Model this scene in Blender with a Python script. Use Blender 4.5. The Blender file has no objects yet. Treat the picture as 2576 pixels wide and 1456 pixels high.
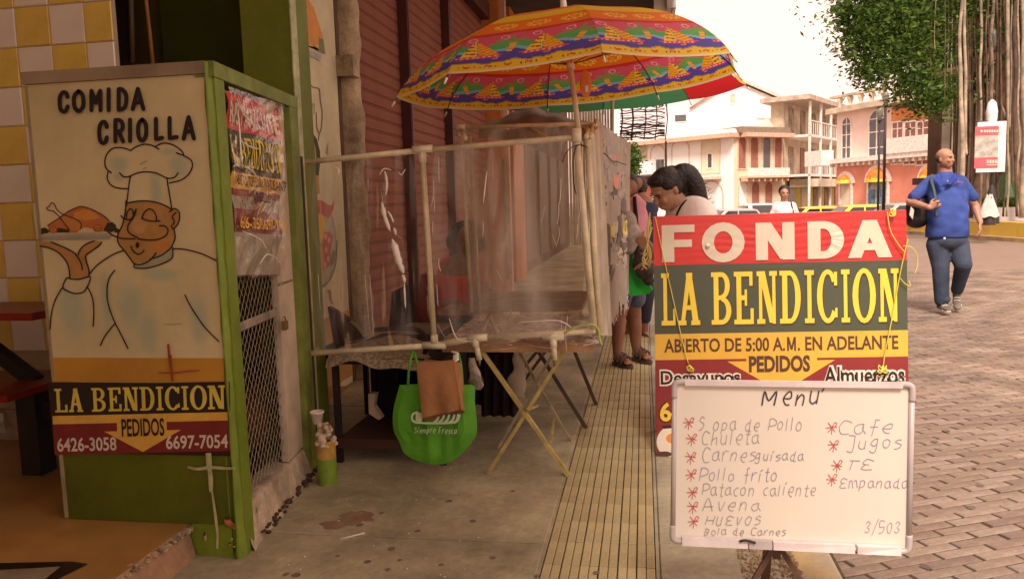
import bpy, math, random
from mathutils import Vector, Matrix
rnd = random.Random(7)
sc = bpy.context.scene
COL = sc.collection
D2R = math.radians

# ------------------------------------------------------------------ camera
FPX, CX, CY, EYE = 2000.0, 1288.0, 728.0, 1.31
CROT = (Matrix.Rotation(math.atan(335/2000), 3, 'Z') @ Matrix.Rotation(math.pi/2-math.atan(216/2000), 3, 'X')
        @ Matrix.Rotation(-.03, 3, 'Z'))
cam = bpy.data.cameras.new('camera')
cam.sensor_width = 36; cam.lens = 36*FPX/2576
cam.clip_start = .05; cam.clip_end = 2000
camo = bpy.data.objects.new('camera', cam); COL.objects.link(camo)
camo.matrix_world = Matrix.Translation((0, 0, EYE)) @ CROT.to_4x4()
sc.camera = camo

# ------------------------------------------------------------------ sky, sun, exposure
SUN_EL, SUN_AZ = D2R(50), D2R(177)          # azimuth clockwise from +Y
w = bpy.data.worlds.new('World'); sc.world = w; w.use_nodes = True
nt = w.node_tree; nt.nodes.clear()
sky = nt.nodes.new('ShaderNodeTexSky'); sky.sky_type = 'NISHITA'; sky.sun_disc = False
sky.sun_elevation = SUN_EL; sky.sun_rotation = SUN_AZ; sky.dust_density = 4
hs = nt.nodes.new('ShaderNodeHueSaturation'); hs.inputs['Saturation'].default_value = .12
nt.links.new(sky.outputs[0], hs.inputs['Color'])
vm = nt.nodes.new('ShaderNodeVectorMath'); vm.operation = 'SCALE'
vm.inputs[0].default_value = (1.34, .95, .80); vm.inputs['Scale'].default_value = 5.15
mx = nt.nodes.new('ShaderNodeMix'); mx.data_type = 'VECTOR'
mx.inputs['Factor'].default_value = .93
nt.links.new(hs.outputs[0], mx.inputs[4]); nt.links.new(vm.outputs[0], mx.inputs[5])
bg = nt.nodes.new('ShaderNodeBackground'); bg.inputs['Strength'].default_value = .12
nt.links.new(mx.outputs[1], bg.inputs['Color'])
wo = nt.nodes.new('ShaderNodeOutputWorld'); nt.links.new(bg.outputs[0], wo.inputs[0])
sl = bpy.data.lights.new('sun', 'SUN'); sl.energy = 3.0; sl.angle = D2R(18); sl.color = (1, .87, .77)
so = bpy.data.objects.new('sun', sl); COL.objects.link(so)
sd = Vector((math.sin(SUN_AZ)*math.cos(SUN_EL), math.cos(SUN_AZ)*math.cos(SUN_EL), math.sin(SUN_EL)))
so.rotation_euler = sd.to_track_quat('Z', 'Y').to_euler(); so.location = (0, -5, 20)
sc.view_settings.view_transform = 'Standard'; sc.view_settings.look = 'None'
sc.view_settings.exposure = 0.95; sc.view_settings.gamma = 1
sc.view_settings.use_curve_mapping = False
sc.cycles.use_denoising = True
sc.cycles.max_bounces = 8; sc.cycles.transparent_max_bounces = 24
sc.cycles.diffuse_bounces = 7

# ------------------------------------------------------------------ measuring helpers (photo sighting lines -> real positions)
EYEV = Vector((0, 0, EYE))
def ray(u, v): return CROT @ Vector(((u-CX)/FPX, -(v-CY)/FPX, -1))
def G(u, v, z=0): d = ray(u, v); return EYEV + d*((z-EYE)/d.z)
def PX(u, v, x): d = ray(u, v); return EYEV + d*(x/d.x)
def PY(u, v, y): d = ray(u, v); return EYEV + d*(y/d.y)
class Plane:                                    # vertical plane through two ground points, s along, z up
    def __init__(s, a, b):
        s.a = Vector((a[0], a[1], 0)); s.b = Vector((b[0], b[1], 0))
        s.t = (s.b-s.a).normalized(); s.n = Vector((s.t.y, -s.t.x, 0)); s.L = (s.b-s.a).length
    def hit(s, u, v):
        d = ray(u, v); return EYEV + d*((s.a-EYEV).dot(s.n)/d.dot(s.n))
    def sz(s, u, v): p = s.hit(u, v); return (p-s.a).dot(s.t), p.z
    def at(s, q, z, off=0): return s.a + s.t*q + s.n*off + Vector((0, 0, z))

# ------------------------------------------------------------------ materials
MATS = {}
def M(name, col, rough=.75, var=.12, scale=6, bump=.0, metal=0, col2=None, thr=None, trans=0, alpha=1,
      bscale=None, emit=None, spec=.4, coat=0, sheen=0, fine=0):
    if name in MATS: return MATS[name]
    m = bpy.data.materials.new(name); m.use_nodes = True; t = m.node_tree
    b = t.nodes['Principled BSDF']; MATS[name] = m
    b.inputs['Roughness'].default_value = rough; b.inputs['Metallic'].default_value = metal
    b.inputs['Specular IOR Level'].default_value = spec
    b.inputs['Coat Weight'].default_value = coat
    tc = t.nodes.new('ShaderNodeTexCoord')
    n = t.nodes.new('ShaderNodeTexNoise'); n.inputs['Scale'].default_value = scale
    n.inputs['Detail'].default_value = 8; n.inputs['Roughness'].default_value = .62
    t.links.new(tc.outputs['Object'], n.inputs['Vector'])
    r = t.nodes.new('ShaderNodeValToRGB')
    c2 = col2 if col2 else tuple(c*(1-2.2*var) for c in col)
    c1 = col if col2 else tuple(min(1, c*(1+var)) for c in col)
    lo, hi = thr if thr else (.33, .67)
    r.color_ramp.elements[0].position = lo; r.color_ramp.elements[1].position = hi
    r.color_ramp.elements[0].color = (*[max(0, c) for c in c2], 1); r.color_ramp.elements[1].color = (*c1, 1)
    t.links.new(n.outputs['Fac'], r.inputs[0]); out = r.outputs[0]
    if fine:
        n3 = t.nodes.new('ShaderNodeTexNoise'); n3.inputs['Scale'].default_value = scale*14; n3.inputs['Detail'].default_value = 4
        t.links.new(tc.outputs['Object'], n3.inputs['Vector'])
        mm = t.nodes.new('ShaderNodeMapRange'); mm.inputs[3].default_value = 1-fine; mm.inputs[4].default_value = 1+fine
        mm.inputs[1].default_value = .3; mm.inputs[2].default_value = .7
        t.links.new(n3.outputs['Fac'], mm.inputs[0])
        mu = t.nodes.new('ShaderNodeVectorMath'); mu.operation = 'SCALE'
        t.links.new(out, mu.inputs[0]); t.links.new(mm.outputs[0], mu.inputs['Scale']); out = mu.outputs[0]
    t.links.new(out, b.inputs['Base Color'])
    m['out'] = 1
    if bump:
        n2 = t.nodes.new('ShaderNodeTexNoise'); n2.inputs['Scale'].default_value = bscale or scale*5
        n2.inputs['Detail'].default_value = 6
        t.links.new(tc.outputs['Object'], n2.inputs['Vector'])
        bp = t.nodes.new('ShaderNodeBump'); bp.inputs['Strength'].default_value = bump; bp.inputs['Distance'].default_value = .02
        t.links.new(n2.outputs['Fac'], bp.inputs['Height']); t.links.new(bp.outputs[0], b.inputs['Normal'])
    if trans: b.inputs['Transmission Weight'].default_value = trans
    if alpha < 1: b.inputs['Alpha'].default_value = alpha
    if emit:
        b.inputs['Emission Color'].default_value = (*emit[:3], 1); b.inputs['Emission Strength'].default_value = emit[3]
    return m
def vcol_mat(name, rough=.6, transl=0):
    m = bpy.data.materials.new(name); m.use_nodes = True; t = m.node_tree; b = t.nodes['Principled BSDF']
    a = t.nodes.new('ShaderNodeVertexColor'); a.layer_name = 'print'
    b.inputs['Roughness'].default_value = rough
    t.links.new(a.outputs[0], b.inputs['Base Color'])
    if transl:
        tr = t.nodes.new('ShaderNodeBsdfTranslucent'); t.links.new(a.outputs[0], tr.inputs[0])
        mi = t.nodes.new('ShaderNodeMixShader'); mi.inputs[0].default_value = transl
        t.links.new(b.outputs[0], mi.inputs[1]); t.links.new(tr.outputs[0], mi.inputs[2])
        t.links.new(mi.outputs[0], t.nodes['Material Output'].inputs[0])
    return m
def translucent(name, col, f=.5, rough=.7):
    m = M(name, col, rough); t = m.node_tree; b = t.nodes['Principled BSDF']
    tr = t.nodes.new('ShaderNodeBsdfTranslucent'); tr.inputs[0].default_value = (*col, 1)
    mi = t.nodes.new('ShaderNodeMixShader'); mi.inputs[0].default_value = f
    t.links.new(b.outputs[0], mi.inputs[1]); t.links.new(tr.outputs[0], mi.inputs[2])
    t.links.new(mi.outputs[0], t.nodes['Material Output'].inputs[0]); return m
def film(name, tint=(.9, .86, .8), haze=.14, gl=.08, scale=3.0, bmp=.18, gk=.55, ms=(3, 3, .8), dc=(.75, .68, .6)):
    """thin clear plastic: see-through with patches of haze and creased gloss"""
    m = bpy.data.materials.new(name); m.use_nodes = True; t = m.node_tree; t.nodes.clear(); MATS[name] = m
    L = t.links.new; N = t.nodes.new
    o = N('ShaderNodeOutputMaterial'); tp = N('ShaderNodeBsdfTransparent'); tp.inputs[0].default_value = (*tint, 1)
    df = N('ShaderNodeBsdfDiffuse'); df.inputs[0].default_value = (*dc, 1)
    g = N('ShaderNodeBsdfGlossy'); g.inputs['Roughness'].default_value = .08; g.inputs[0].default_value = (1, .97, .93, 1)
    tc = N('ShaderNodeTexCoord'); mp = N('ShaderNodeMapping'); mp.inputs['Scale'].default_value = ms
    L(tc.outputs['Object'], mp.inputs[0])
    n = N('ShaderNodeTexNoise'); n.inputs['Scale'].default_value = scale; n.inputs['Detail'].default_value = 5
    n.inputs['Distortion'].default_value = .8; L(mp.outputs[0], n.inputs['Vector'])
    r = N('ShaderNodeMapRange'); r.inputs[1].default_value = .42; r.inputs[2].default_value = .75
    r.inputs[3].default_value = haze*.35; r.inputs[4].default_value = haze*2.2
    L(n.outputs['Fac'], r.inputs[0])
    m1 = N('ShaderNodeMixShader'); L(r.outputs[0], m1.inputs[0]); L(tp.outputs[0], m1.inputs[1]); L(df.outputs[0], m1.inputs[2])
    n2 = N('ShaderNodeTexNoise'); n2.inputs['Scale'].default_value = scale*2.2; n2.inputs['Detail'].default_value = 2
    n2.inputs['Distortion'].default_value = 1.2
    L(mp.outputs[0], n2.inputs['Vector'])
    bp = N('ShaderNodeBump'); bp.inputs['Strength'].default_value = bmp; bp.inputs['Distance'].default_value = .03
    L(n2.outputs['Fac'], bp.inputs['Height']); L(bp.outputs[0], g.inputs['Normal'])
    lw = N('ShaderNodeFresnel'); lw.inputs[0].default_value = 1.45; L(bp.outputs[0], lw.inputs['Normal'])
    ad = N('ShaderNodeMath'); ad.operation = 'MULTIPLY_ADD'; ad.inputs[1].default_value = gk; ad.inputs[2].default_value = gl*.05
    L(lw.outputs[0], ad.inputs[0])
    m2 = N('ShaderNodeMixShader'); L(ad.outputs[0], m2.inputs[0]); L(m1.outputs[0], m2.inputs[1]); L(g.outputs[0], m2.inputs[2])
    L(m2.outputs[0], o.inputs[0]); return m

# ------------------------------------------------------------------ mesh helpers
ROOTM = {}
def inv_of(parent):
    while parent is not None and parent.name not in ROOTM: parent = parent.parent
    return ROOTM[parent.name].inverted() if parent is not None else None
class MB:
    def __init__(s): s.v = []; s.f = []; s.m = []; s.c = []; s.k = 0
    def mat(s, k): s.k = k; return s
    def add(s, vs, fs):
        o = len(s.v); s.v += [Vector(p) for p in vs]
        for f in fs: s.f.append([o+i for i in f]); s.m.append(s.k)
        return s
    def hexa(s, p):      # 8 points: bottom 4 ccw, top 4 ccw
        return s.add(p, [(3, 2, 1, 0), (4, 5, 6, 7), (0, 1, 5, 4), (1, 2, 6, 5), (2, 3, 7, 6), (3, 0, 4, 7)])
    def box(s, x0, x1, y0, y1, z0, z1):
        return s.hexa([(x0, y0, z0), (x1, y0, z0), (x1, y1, z0), (x0, y1, z0), (x0, y0, z1), (x1, y0, z1), (x1, y1, z1), (x0, y1, z1)])
    def chbox(s, x0, x1, y0, y1, z0, z1, b=.003):     # box with chamfered top edges
        return s.add([(x0, y0, z0), (x1, y0, z0), (x1, y1, z0), (x0, y1, z0), (x0, y0, z1-b), (x1, y0, z1-b), (x1, y1, z1-b), (x0, y1, z1-b),
                      (x0+b, y0+b, z1), (x1-b, y0+b, z1), (x1-b, y1-b, z1), (x0+b, y1-b, z1)],
                     [(0, 1, 5, 4), (1, 2, 6, 5), (2, 3, 7, 6), (3, 0, 4, 7), (4, 5, 9, 8), (5, 6, 10, 9), (6, 7, 11, 10), (7, 4, 8, 11), (8, 9, 10, 11)])
    def slab(s, pl, q0, q1, z0, z1, o0, o1):          # box on a Plane
        P = [pl.at(q, z, o) for z in (z0, z1) for q, o in ((q0, o0), (q1, o0), (q1, o1), (q0, o1))]
        return s.hexa(P)
    def quad(s, a, b, c, d): return s.add([a, b, c, d], [(0, 1, 2, 3)])
    def poly(s, pts, off, d=None):                     # extruded polygon: pts 3D, off vector thickness
        n = len(pts); off = Vector(off)
        v = [Vector(p) for p in pts]; v2 = [p+off for p in v]
        return s.add(v+v2, [tuple(range(n-1, -1, -1)), tuple(range(n, 2*n))]+[(i, (i+1) % n, n+(i+1) % n, n+i) for i in range(n)])
    def tube(s, pts, r, n=8, cap=True):
        pts = [Vector(p) for p in pts]; k = len(pts); rs = r if isinstance(r, (list, tuple)) else [r]*k
        o = len(s.v); up = None
        for i, p in enumerate(pts):
            t = (pts[min(i+1, k-1)]-pts[max(i-1, 0)]).normalized()
            if up is None: up = Vector((0, 0, 1)) if abs(t.z) < .9 else Vector((1, 0, 0))
            a = t.cross(up).normalized(); b = a.cross(t).normalized(); up = b
            for j in range(n):
                th = 2*math.pi*j/n; s.v.append(p+(a*math.cos(th)+b*math.sin(th))*rs[i])
        for i in range(k-1):
            for j in range(n):
                s.f.append([o+i*n+j, o+i*n+(j+1) % n, o+(i+1)*n+(j+1) % n, o+(i+1)*n+j]); s.m.append(s.k)
        if cap:
            s.f.append([o+j for j in range(n-1, -1, -1)]); s.m.append(s.k)
            s.f.append([o+(k-1)*n+j for j in range(n)]); s.m.append(s.k)
        return s
    def bar(s, a, b, wx, wy):                          # square bar between two points
        a, b = Vector(a), Vector(b); t = (b-a).normalized()
        u = Vector((0, 1, 0)) if abs(t.y) < .9 else Vector((1, 0, 0))
        x = t.cross(u).normalized()*wx/2; y = x.cross(t).normalized()*wy/2
        return s.hexa([a-x-y, a+x-y, a+x+y, a-x+y, b-x-y, b+x-y, b+x+y, b-x+y])
    def ell(s, c, r, n=16, k=10, rot=None):
        c = Vector(c); r = Vector(r) if not isinstance(r, (int, float)) else Vector((r, r, r)); o = len(s.v)
        for i in range(k+1):
            ph = math.pi*i/k
            for j in range(n):
                th = 2*math.pi*j/n
                p = Vector((r.x*math.sin(ph)*math.cos(th), r.y*math.sin(ph)*math.sin(th), r.z*math.cos(ph)))
                if rot: p = rot @ p
                s.v.append(c+p)
        for i in range(k):
            for j in range(n):
                s.f.append([o+i*n+j, o+(i+1)*n+j, o+(i+1)*n+(j+1) % n, o+i*n+(j+1) % n]); s.m.append(s.k)
        return s
    def lathe(s, prof, c, n=24, axis=None):            # prof [(r,z)]
        c = Vector(c); o = len(s.v); k = len(prof)
        for r, z in prof:
            for j in range(n):
                th = 2*math.pi*j/n; p = Vector((r*math.cos(th), r*math.sin(th), z))
                if axis: p = axis @ p
                s.v.append(c+p)
        for i in range(k-1):
            for j in range(n):
                s.f.append([o+i*n+j, o+i*n+(j+1) % n, o+(i+1)*n+(j+1) % n, o+(i+1)*n+j]); s.m.append(s.k)
        return s
    def grid(s, fn, nu, nv, closeu=False):             # fn(a,b) a,b in 0..1
        o = len(s.v); w_ = nu if closeu else nu+1
        for j in range(nv+1):
            for i in range(w_): s.v.append(Vector(fn(i/nu, j/nv)))
        for j in range(nv):
            for i in range(nu):
                i2 = (i+1) % w_; s.f.append([o+j*w_+i, o+j*w_+i2, o+(j+1)*w_+i2, o+(j+1)*w_+i]); s.m.append(s.k)
        return s
    def build(s, name, mats, parent=None, smooth=False, local=False, cols=None, **kw):
        me = bpy.data.meshes.new(name)
        iv = None if local else inv_of(parent)
        vs = [iv @ p for p in s.v] if iv else s.v
        me.from_pydata([tuple(p) for p in vs], [], s.f)
        for m in (mats if isinstance(mats, (list, tuple)) else [mats]): me.materials.append(m)
        if any(s.m): me.polygons.foreach_set('material_index', s.m)
        if smooth: me.polygons.foreach_set('use_smooth', [True]*len(me.polygons))
        if cols:                                        # per-face print colours
            a = me.color_attributes.new('print', 'FLOAT_COLOR', 'CORNER'); arr = []
            for p in me.polygons:
                c = cols[p.index]
                for _ in range(p.loop_total): arr += [c[0], c[1], c[2], 1]
            a.data.foreach_set('color', arr)
        me.update()
        o = bpy.data.objects.new(name, me); COL.objects.link(o); o.parent = parent
        for k_, v_ in kw.items(): o[k_] = v_
        return o
def thing(name, label, cat, loc=(0, 0, 0), rz=0, group=None):
    o = bpy.data.objects.new(name, None); COL.objects.link(o); o.empty_display_size = .1
    o.location = loc; o.rotation_euler = (0, 0, rz); o['label'] = label; o['category'] = cat
    if group: o['group'] = group
    ROOTM[o.name] = Matrix.Translation(loc) @ Matrix.Rotation(rz, 4, 'Z')
    return o
def tag(o, label, cat, group=None):
    o['label'] = label; o['category'] = cat
    if group: o['group'] = group
    return o
def struct(o): o['kind'] = 'structure'; return o
def stuff(o, label=None, cat=None):
    o['kind'] = 'stuff'
    if label: o['label'] = label
    if cat: o['category'] = cat
    return o
def copy_tree(o, parent=None):
    c = o.copy(); COL.objects.link(c); c.parent = parent
    for ch in o.children: copy_tree(ch, c)
    return c
def inst(me, name, parent, loc, rz=0, scale=None):
    o = bpy.data.objects.new(name, me); COL.objects.link(o); o.parent = parent
    o.location = loc; o.rotation_euler = (0, 0, rz)
    if scale: o.scale = scale
    return o
def smoothpath(pts, k=4):
    if len(pts) < 3: return [tuple(p) for p in pts]
    out = []; n = len(pts); dm = len(pts[0])
    for i in range(n-1):
        p0, p1, p2, p3 = pts[max(i-1, 0)], pts[i], pts[i+1], pts[min(i+2, n-1)]
        for j in range(k):
            t = j/k
            out.append(tuple(.5*(2*p1[d]+(p2[d]-p0[d])*t+(2*p0[d]-5*p1[d]+4*p2[d]-p3[d])*t*t+(3*p1[d]-p0[d]-3*p2[d]+p3[d])*t**3) for d in range(dm)))
    out.append(tuple(pts[-1])); return out

# ---- flat print: everything is drawn in a 2-D frame (x right, y down) mapped by fn(x,y)->3D, lifted by n
class Ink:
    """collects flat marks; each mark sits a hair above the one before"""
    def __init__(s, fn, n, base=.0015): s.fn = fn; s.n = Vector(n); s.z = base; s.mb = MB(); s.keys = []
    def P(s, x, y): return s.fn(x, y)+s.n*s.z
    def step(s): s.z += .00006
    def k(s, key):
        if key not in s.keys: s.keys.append(key)
        s.mb.mat(s.keys.index(key)); return s
    def fill(s, pts, key):
        s.k(key); s.mb.add([s.P(*p) for p in pts], [tuple(range(len(pts)))]); s.step(); return s
    def rib(s, pts, w, key, taper=False, sm=True, cap=True):
        pts = smoothpath(pts) if sm else pts
        s.k(key); n = len(pts); L = []; R = []
        for i in range(n):
            a = pts[max(i-1, 0)]; b = pts[min(i+1, n-1)]
            dx, dy = b[0]-a[0], b[1]-a[1]; l = math.hypot(dx, dy) or 1
            ww = w/2*(math.sin(math.pi*(.12+.76*i/(n-1)))**.5 if taper else 1)
            L.append((pts[i][0]-dy/l*ww, pts[i][1]+dx/l*ww)); R.append((pts[i][0]+dy/l*ww, pts[i][1]-dx/l*ww))
        vs = [s.P(*p) for p in L+R]
        s.mb.add(vs, [(i, i+1, n+i+1, n+i) for i in range(n-1)])
        if cap:
            s.step()
            for p in (pts[0], pts[-1]):
                s.mb.add([s.P(p[0]+w/2*.97*math.cos(t*math.pi/4), p[1]+w/2*.97*math.sin(t*math.pi/4)) for t in range(8)], [tuple(range(8))])
        s.step(); return s
    def disc(s, x, y, rx, ry, key, n=20): return s.fill([(x+rx*math.cos(2*math.pi*i/n), y+ry*math.sin(2*math.pi*i/n)) for i in range(n)], key)
    def build(s, name, mats, parent, **kw): return s.mb.build(name, [mats[k] for k in s.keys], parent, **kw)
def quadmap(tl, tr, br, bl, hit):
    """unit square (x right, y down) -> sight lines inside a four-cornered outline -> 3D by hit(u,v)"""
    def f(x, y):
        u = (tl[0]*(1-x)+tr[0]*x)*(1-y)+(bl[0]*(1-x)+br[0]*x)*y
        v = (tl[1]*(1-x)+tr[1]*x)*(1-y)+(bl[1]*(1-x)+br[1]*x)*y
        return hit(u, v)
    return f
# ---- built-in sans face as filled shapes
def text2d(txt, offset=0.0, shear=0):
    cu = bpy.data.curves.new('t', 'FONT'); cu.body = txt; cu.offset = offset; cu.shear = shear; cu.resolution_u = 3
    o = bpy.data.objects.new('t', cu); COL.objects.link(o); bpy.context.view_layer.update()
    me = bpy.data.meshes.new_from_object(o.evaluated_get(bpy.context.evaluated_depsgraph_get()))
    vs = [v.co.copy() for v in me.vertices]; fs = [tuple(p.vertices) for p in me.polygons]
    bpy.data.objects.remove(o); bpy.data.curves.remove(cu); bpy.data.meshes.remove(me)
    x0 = min(v.x for v in vs); x1 = max(v.x for v in vs); y0 = min(v.y for v in vs); y1 = max(v.y for v in vs)
    return [((v.x-x0)/(x1-x0), 1-(v.y-y0)/(y1-y0)) for v in vs], fs
def ink_text(ink, txt, x0, y0, x1, y1, key, offset=0.0, shear=0, slope=0):
    vs, fs = text2d(txt, offset, shear); ink.k(key)
    ink.mb.add([ink.P(x0+(x1-x0)*a, y0+(y1-y0)*b+slope*a) for a, b in vs], fs); ink.step()
# ---- heavy poster letters (x 0..1, y 0..1 down) : b box, p slanted bar, r ring piece
def ring(cx, cy, rx, ry, tx, ty, a0, a1, n=20):
    o = []; i_ = []
    for i in range(n+1):
        a = D2R(a0+(a1-a0)*i/n); o.append((cx+rx*math.cos(a), cy-ry*math.sin(a))); i_.append((cx+(rx-tx)*math.cos(a), cy-(ry-ty)*math.sin(a)))
    return o, i_
SL = {  # slab-serif
 'L': [('b', .18, 0, .42, 1), ('b', .04, 0, .56, .09), ('b', .04, .91, .96, 1), ('b', .8, .68, .96, .95)],
 'A': [('p', .04+.06, .28, .96, .40, .62), ('p', .66, .94, .96, .40, .62), ('b', .25, .62, .78, .71), ('b', 0, .91, .36, 1), ('b', .58, .91, 1, 1), ('b', .36, 0, .66, .09)],
 'B': [('b', .12, 0, .36, 1), ('b', 0, 0, .5, .09), ('b', 0, .91, .5, 1), ('b', .3, .445, .55, .53), ('r', .5, .26, .42, .26, .24, .09, -90, 90), ('r', .5, .735, .48, .265, .25, .09, -90, 90)],
 'E': [('b', .12, 0, .36, 1), ('b', 0, 0, .92, .09), ('b', 0, .91, .96, 1), ('b', .3, .45, .62, .54), ('b', .76, .05, .92, .27), ('b', .8, .7, .96, .95), ('b', .52, .34, .64, .65)],
 'N': [('b', .1, 0, .26, 1), ('b', .76, 0, .92, 1), ('p', .62, .9, .98, .1, .4), ('b', 0, 0, .34, .09), ('b', 0, .91, .4, 1), ('b', .62, 0, 1, .09)],
 'D': [('b', .12, 0, .36, 1), ('b', 0, 0, .5, .09), ('b', 0, .91, .5, 1), ('r', .48, .5, .5, .5, .26, .09, -90, 90)],
 'I': [('b', .32, 0, .68, 1), ('b', .08, 0, .92, .09), ('b', .08, .91, .92, 1)],
 'C': [('r', .52, .5, .52, .51, .26, .09, 38, 322), ('b', .82, .04, .97, .3), ('b', .86, .72, .97, .9)],
 'O': [('r', .5, .5, .5, .52, .25, .09, 0, 360)]}
SA = {  # heavy sans
 'F': [('b', .02, 0, .38, 1), ('b', .02, 0, .98, .2), ('b', .02, .4, .9, .6)],
 'O': [('r', .5, .5, .53, .54, .3, .24, 0, 360)],
 'N': [('b', .02, 0, .32, 1), ('b', .68, 0, .98, 1), ('p', .62, .97, .98, .04, .4)],
 'D': [('b', .02, 0, .36, 1), ('b', .02, 0, .5, .2), ('b', .02, .8, .5, 1), ('r', .44, .5, .54, .5, .34, .2, -90, 90)],
 'A': [('p', -.02, .3, 1.0, .34, .68), ('p', .7, 1.04, 1.0, .34, .68), ('b', .25, .62, .8, .8)]}
def glyph(ink, g, x0, y0, x1, y1, key):
    X = lambda a: x0+(x1-x0)*a
    Y = lambda a: y0+(y1-y0)*a
    for q in g:
        if q[0] == 'b': ink.fill([(X(q[1]), Y(q[2])), (X(q[3]), Y(q[2])), (X(q[3]), Y(q[4])), (X(q[1]), Y(q[4]))], key)
        elif q[0] == 'p': _, a, b, yb, c, d = q; ink.fill([(X(c), Y(0)), (X(d), Y(0)), (X(b), Y(yb)), (X(a), Y(yb))], key)
        else:
            o, i_ = ring(*q[1:]); n = len(o); ink.k(key)
            ink.mb.add([ink.P(X(a), Y(b)) for a, b in o+i_], [(i, i+1, n+i+1, n+i) for i in range(n-1)]); ink.step()
# ---- handwriting strokes, box 0..4 wide (advance given), baseline y=0 up
HW = {
 'a': (3, ['24 14 03 01 10 21 24', '24 22 30']), 'b': (3, ['06 00', '03 14 23 21 10 00']), 'c': (2.6, ['24 14 02 10 20']),
 'd': (3.2, ['24 14 02 10 21', '26 20 30']), 'e': (2.8, ['02 22 24 14 02 10 20']), 'f': (2.6, ['26 16 15 1- ', '03 23']),
 'g': (3.2, ['24 14 02 11 22', '24 2- 1= 0-']), 'h': (3, ['06 00', '02 13 23 20']), 'i': (1.5, ['04 00', '05 16']),
 'j': (2, ['14 1- 0=']), 'l': (1.5, ['06 00']), 'm': (4.2, ['04 00', '03 14 20', '23 34 40']), 'n': (3, ['04 00', '02 14 23 20']),
 'o': (2.9, ['14 03 01 10 21 23 14']), 'p': (3, ['04 0=', '03 14 23 21 10 00']), 'r': (2.4, ['04 00', '02 14 24']),
 's': (2.6, ['24 14 03 22 21 10 00']), 't': (2.2, ['16 10 20', '04 24']), 'u': (3, ['04 01 10 21', '24 20']), 'v': (2.6, ['04 10 24']),
 'z': (2.6, ['04 24 00 20']),
 'A': (3.6, ['00 16 30', '02 32']), 'B': (3.4, ['06 00', '06 25 23 03', '03 22 21 00']), 'C': (3.4, ['35 16 03 10 30']),
 'E': (3.4, ['35 16 04 13 23', '13 01 10 30']), 'H': (3.4, ['06 00', '03 33', '36 30']), 'J': (3, ['06 26', '26 2- 0-']),
 'M': (4.4, ['00 06 22 46 40']), 'P': (3.4, ['06 00', '05 16 35 33 02']), 'S': (3, ['25 16 04 23 21 10 00']), 'T': (3.2, ['06 36', '16 10']),
 'F': (3, ['06 00', '06 26', '03 23']), 'U': (3, ['06 01 10 21', '26 20']), 'V': (3, ['06 10 26']), 'O': (3.2, ['16 04 02 10 21 25 16']),
 '3': (2.8, ['05 16 25 13 22 21 10 01']), '5': (2.8, ['26 06 03 23 21 10 00']), '0': (2.8, ['16 04 02 10 21 25 16']), '/': (2.4, ['0- 28']),
 '-': (2, ['03 23']), ' ': (2.2, []), "'": (1, ['07 16'])}
def hand(ink, txt, x, y, h, w, key, th, slope=0, slant=.08, jit=.12, seed=1):
    """x,y baseline start; h = height of one unit (y); w = width of one unit"""
    r_ = random.Random(seed); cx = 0
    cv = {'-': -1, '=': -2}
    for ch in txt:
        adv, st = HW.get(ch, HW[' ']); k = r_.uniform(.9, 1.1); dy = r_.uniform(-.35, .35)
        for s_ in st:
            pts = []
            for tk in s_.split():
                a = int(tk[0]); b = cv[tk[1]] if tk[1] in cv else int(tk[1])
                a = a+r_.uniform(-jit, jit)+b*slant*2; b = b*k+dy+r_.uniform(-jit, jit)
                px = x+(cx+a)*w; pts.append((px, y-b*h+slope*(px-x)))
            ink.rib(pts, th, key, cap=False)
        cx += adv+.9
def remeshed(name, mb, mat_, parent, vox=.01, sm=4, local=False, **kw):
    """one continuous skin over overlapping rounded forms"""
    o = mb.build('tmp', mat_, parent, True, local=local); o.parent = None
    a = o.modifiers.new('r', 'REMESH'); a.mode = 'VOXEL'; a.voxel_size = vox; a.use_smooth_shade = True
    b = o.modifiers.new('s', 'SMOOTH'); b.iterations = sm; b.factor = .5
    bpy.context.view_layer.update()
    me = bpy.data.meshes.new_from_object(o.evaluated_get(bpy.context.evaluated_depsgraph_get()))
    me.name = name; me.materials.clear(); me.materials.append(mat_)
    me.polygons.foreach_set('use_smooth', [True]*len(me.polygons))
    old = o.data; bpy.data.objects.remove(o); bpy.data.meshes.remove(old)
    n = bpy.data.objects.new(name, me); COL.objects.link(n); n.parent = parent
    for k_, v_ in kw.items(): n[k_] = v_
    return n
def capsule(mb, a, b, r0, r1, n=14):
    a, b = Vector(a), Vector(b); mb.tube([a, a.lerp(b, .5), b], [r0, (r0+r1)/2, r1], n); mb.ell(a, r0, n, 8); mb.ell(b, r1, n, 8)
# ================================================================== SETTING
RZ = -.04                                                    # road level below the pavement
m_conc = M('concrete', (.43, .365, .225), .85, .24, 1.6, .25, bscale=30, fine=.10)
m_conc2 = M('concrete_pale', (.40, .355, .25), .85, .16, 2.2, .25, bscale=30, fine=.10)
m_joint = M('joint_dirt', (.08, .055, .035), .95, .2, 20)
struct(MB().box(-9, .68, -14, 70, -1.2, -.02).build('pavement_bed', m_joint))
pv = thing('pavement', '', '', (0, 0, 0)); del pv['label']; del pv['category']; pv['kind'] = 'structure'
ys = [-3, -1, .93, 2.93, 4.95, 6.95, 8.95, 10.95, 12.95, 15, 18, 22, 26, 32, 40, 60]
for a, b in zip(ys, ys[1:]):
    MB().chbox(-2.4, -.392, a+.004, b-.004, -.02, 0, .004).build('paving_slab', m_conc, pv)
    MB().chbox(.045, .50, a+.004+.05, b-.004+.05, -.02, 0, .004).build('paving_slab', m_conc2, pv)
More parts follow.
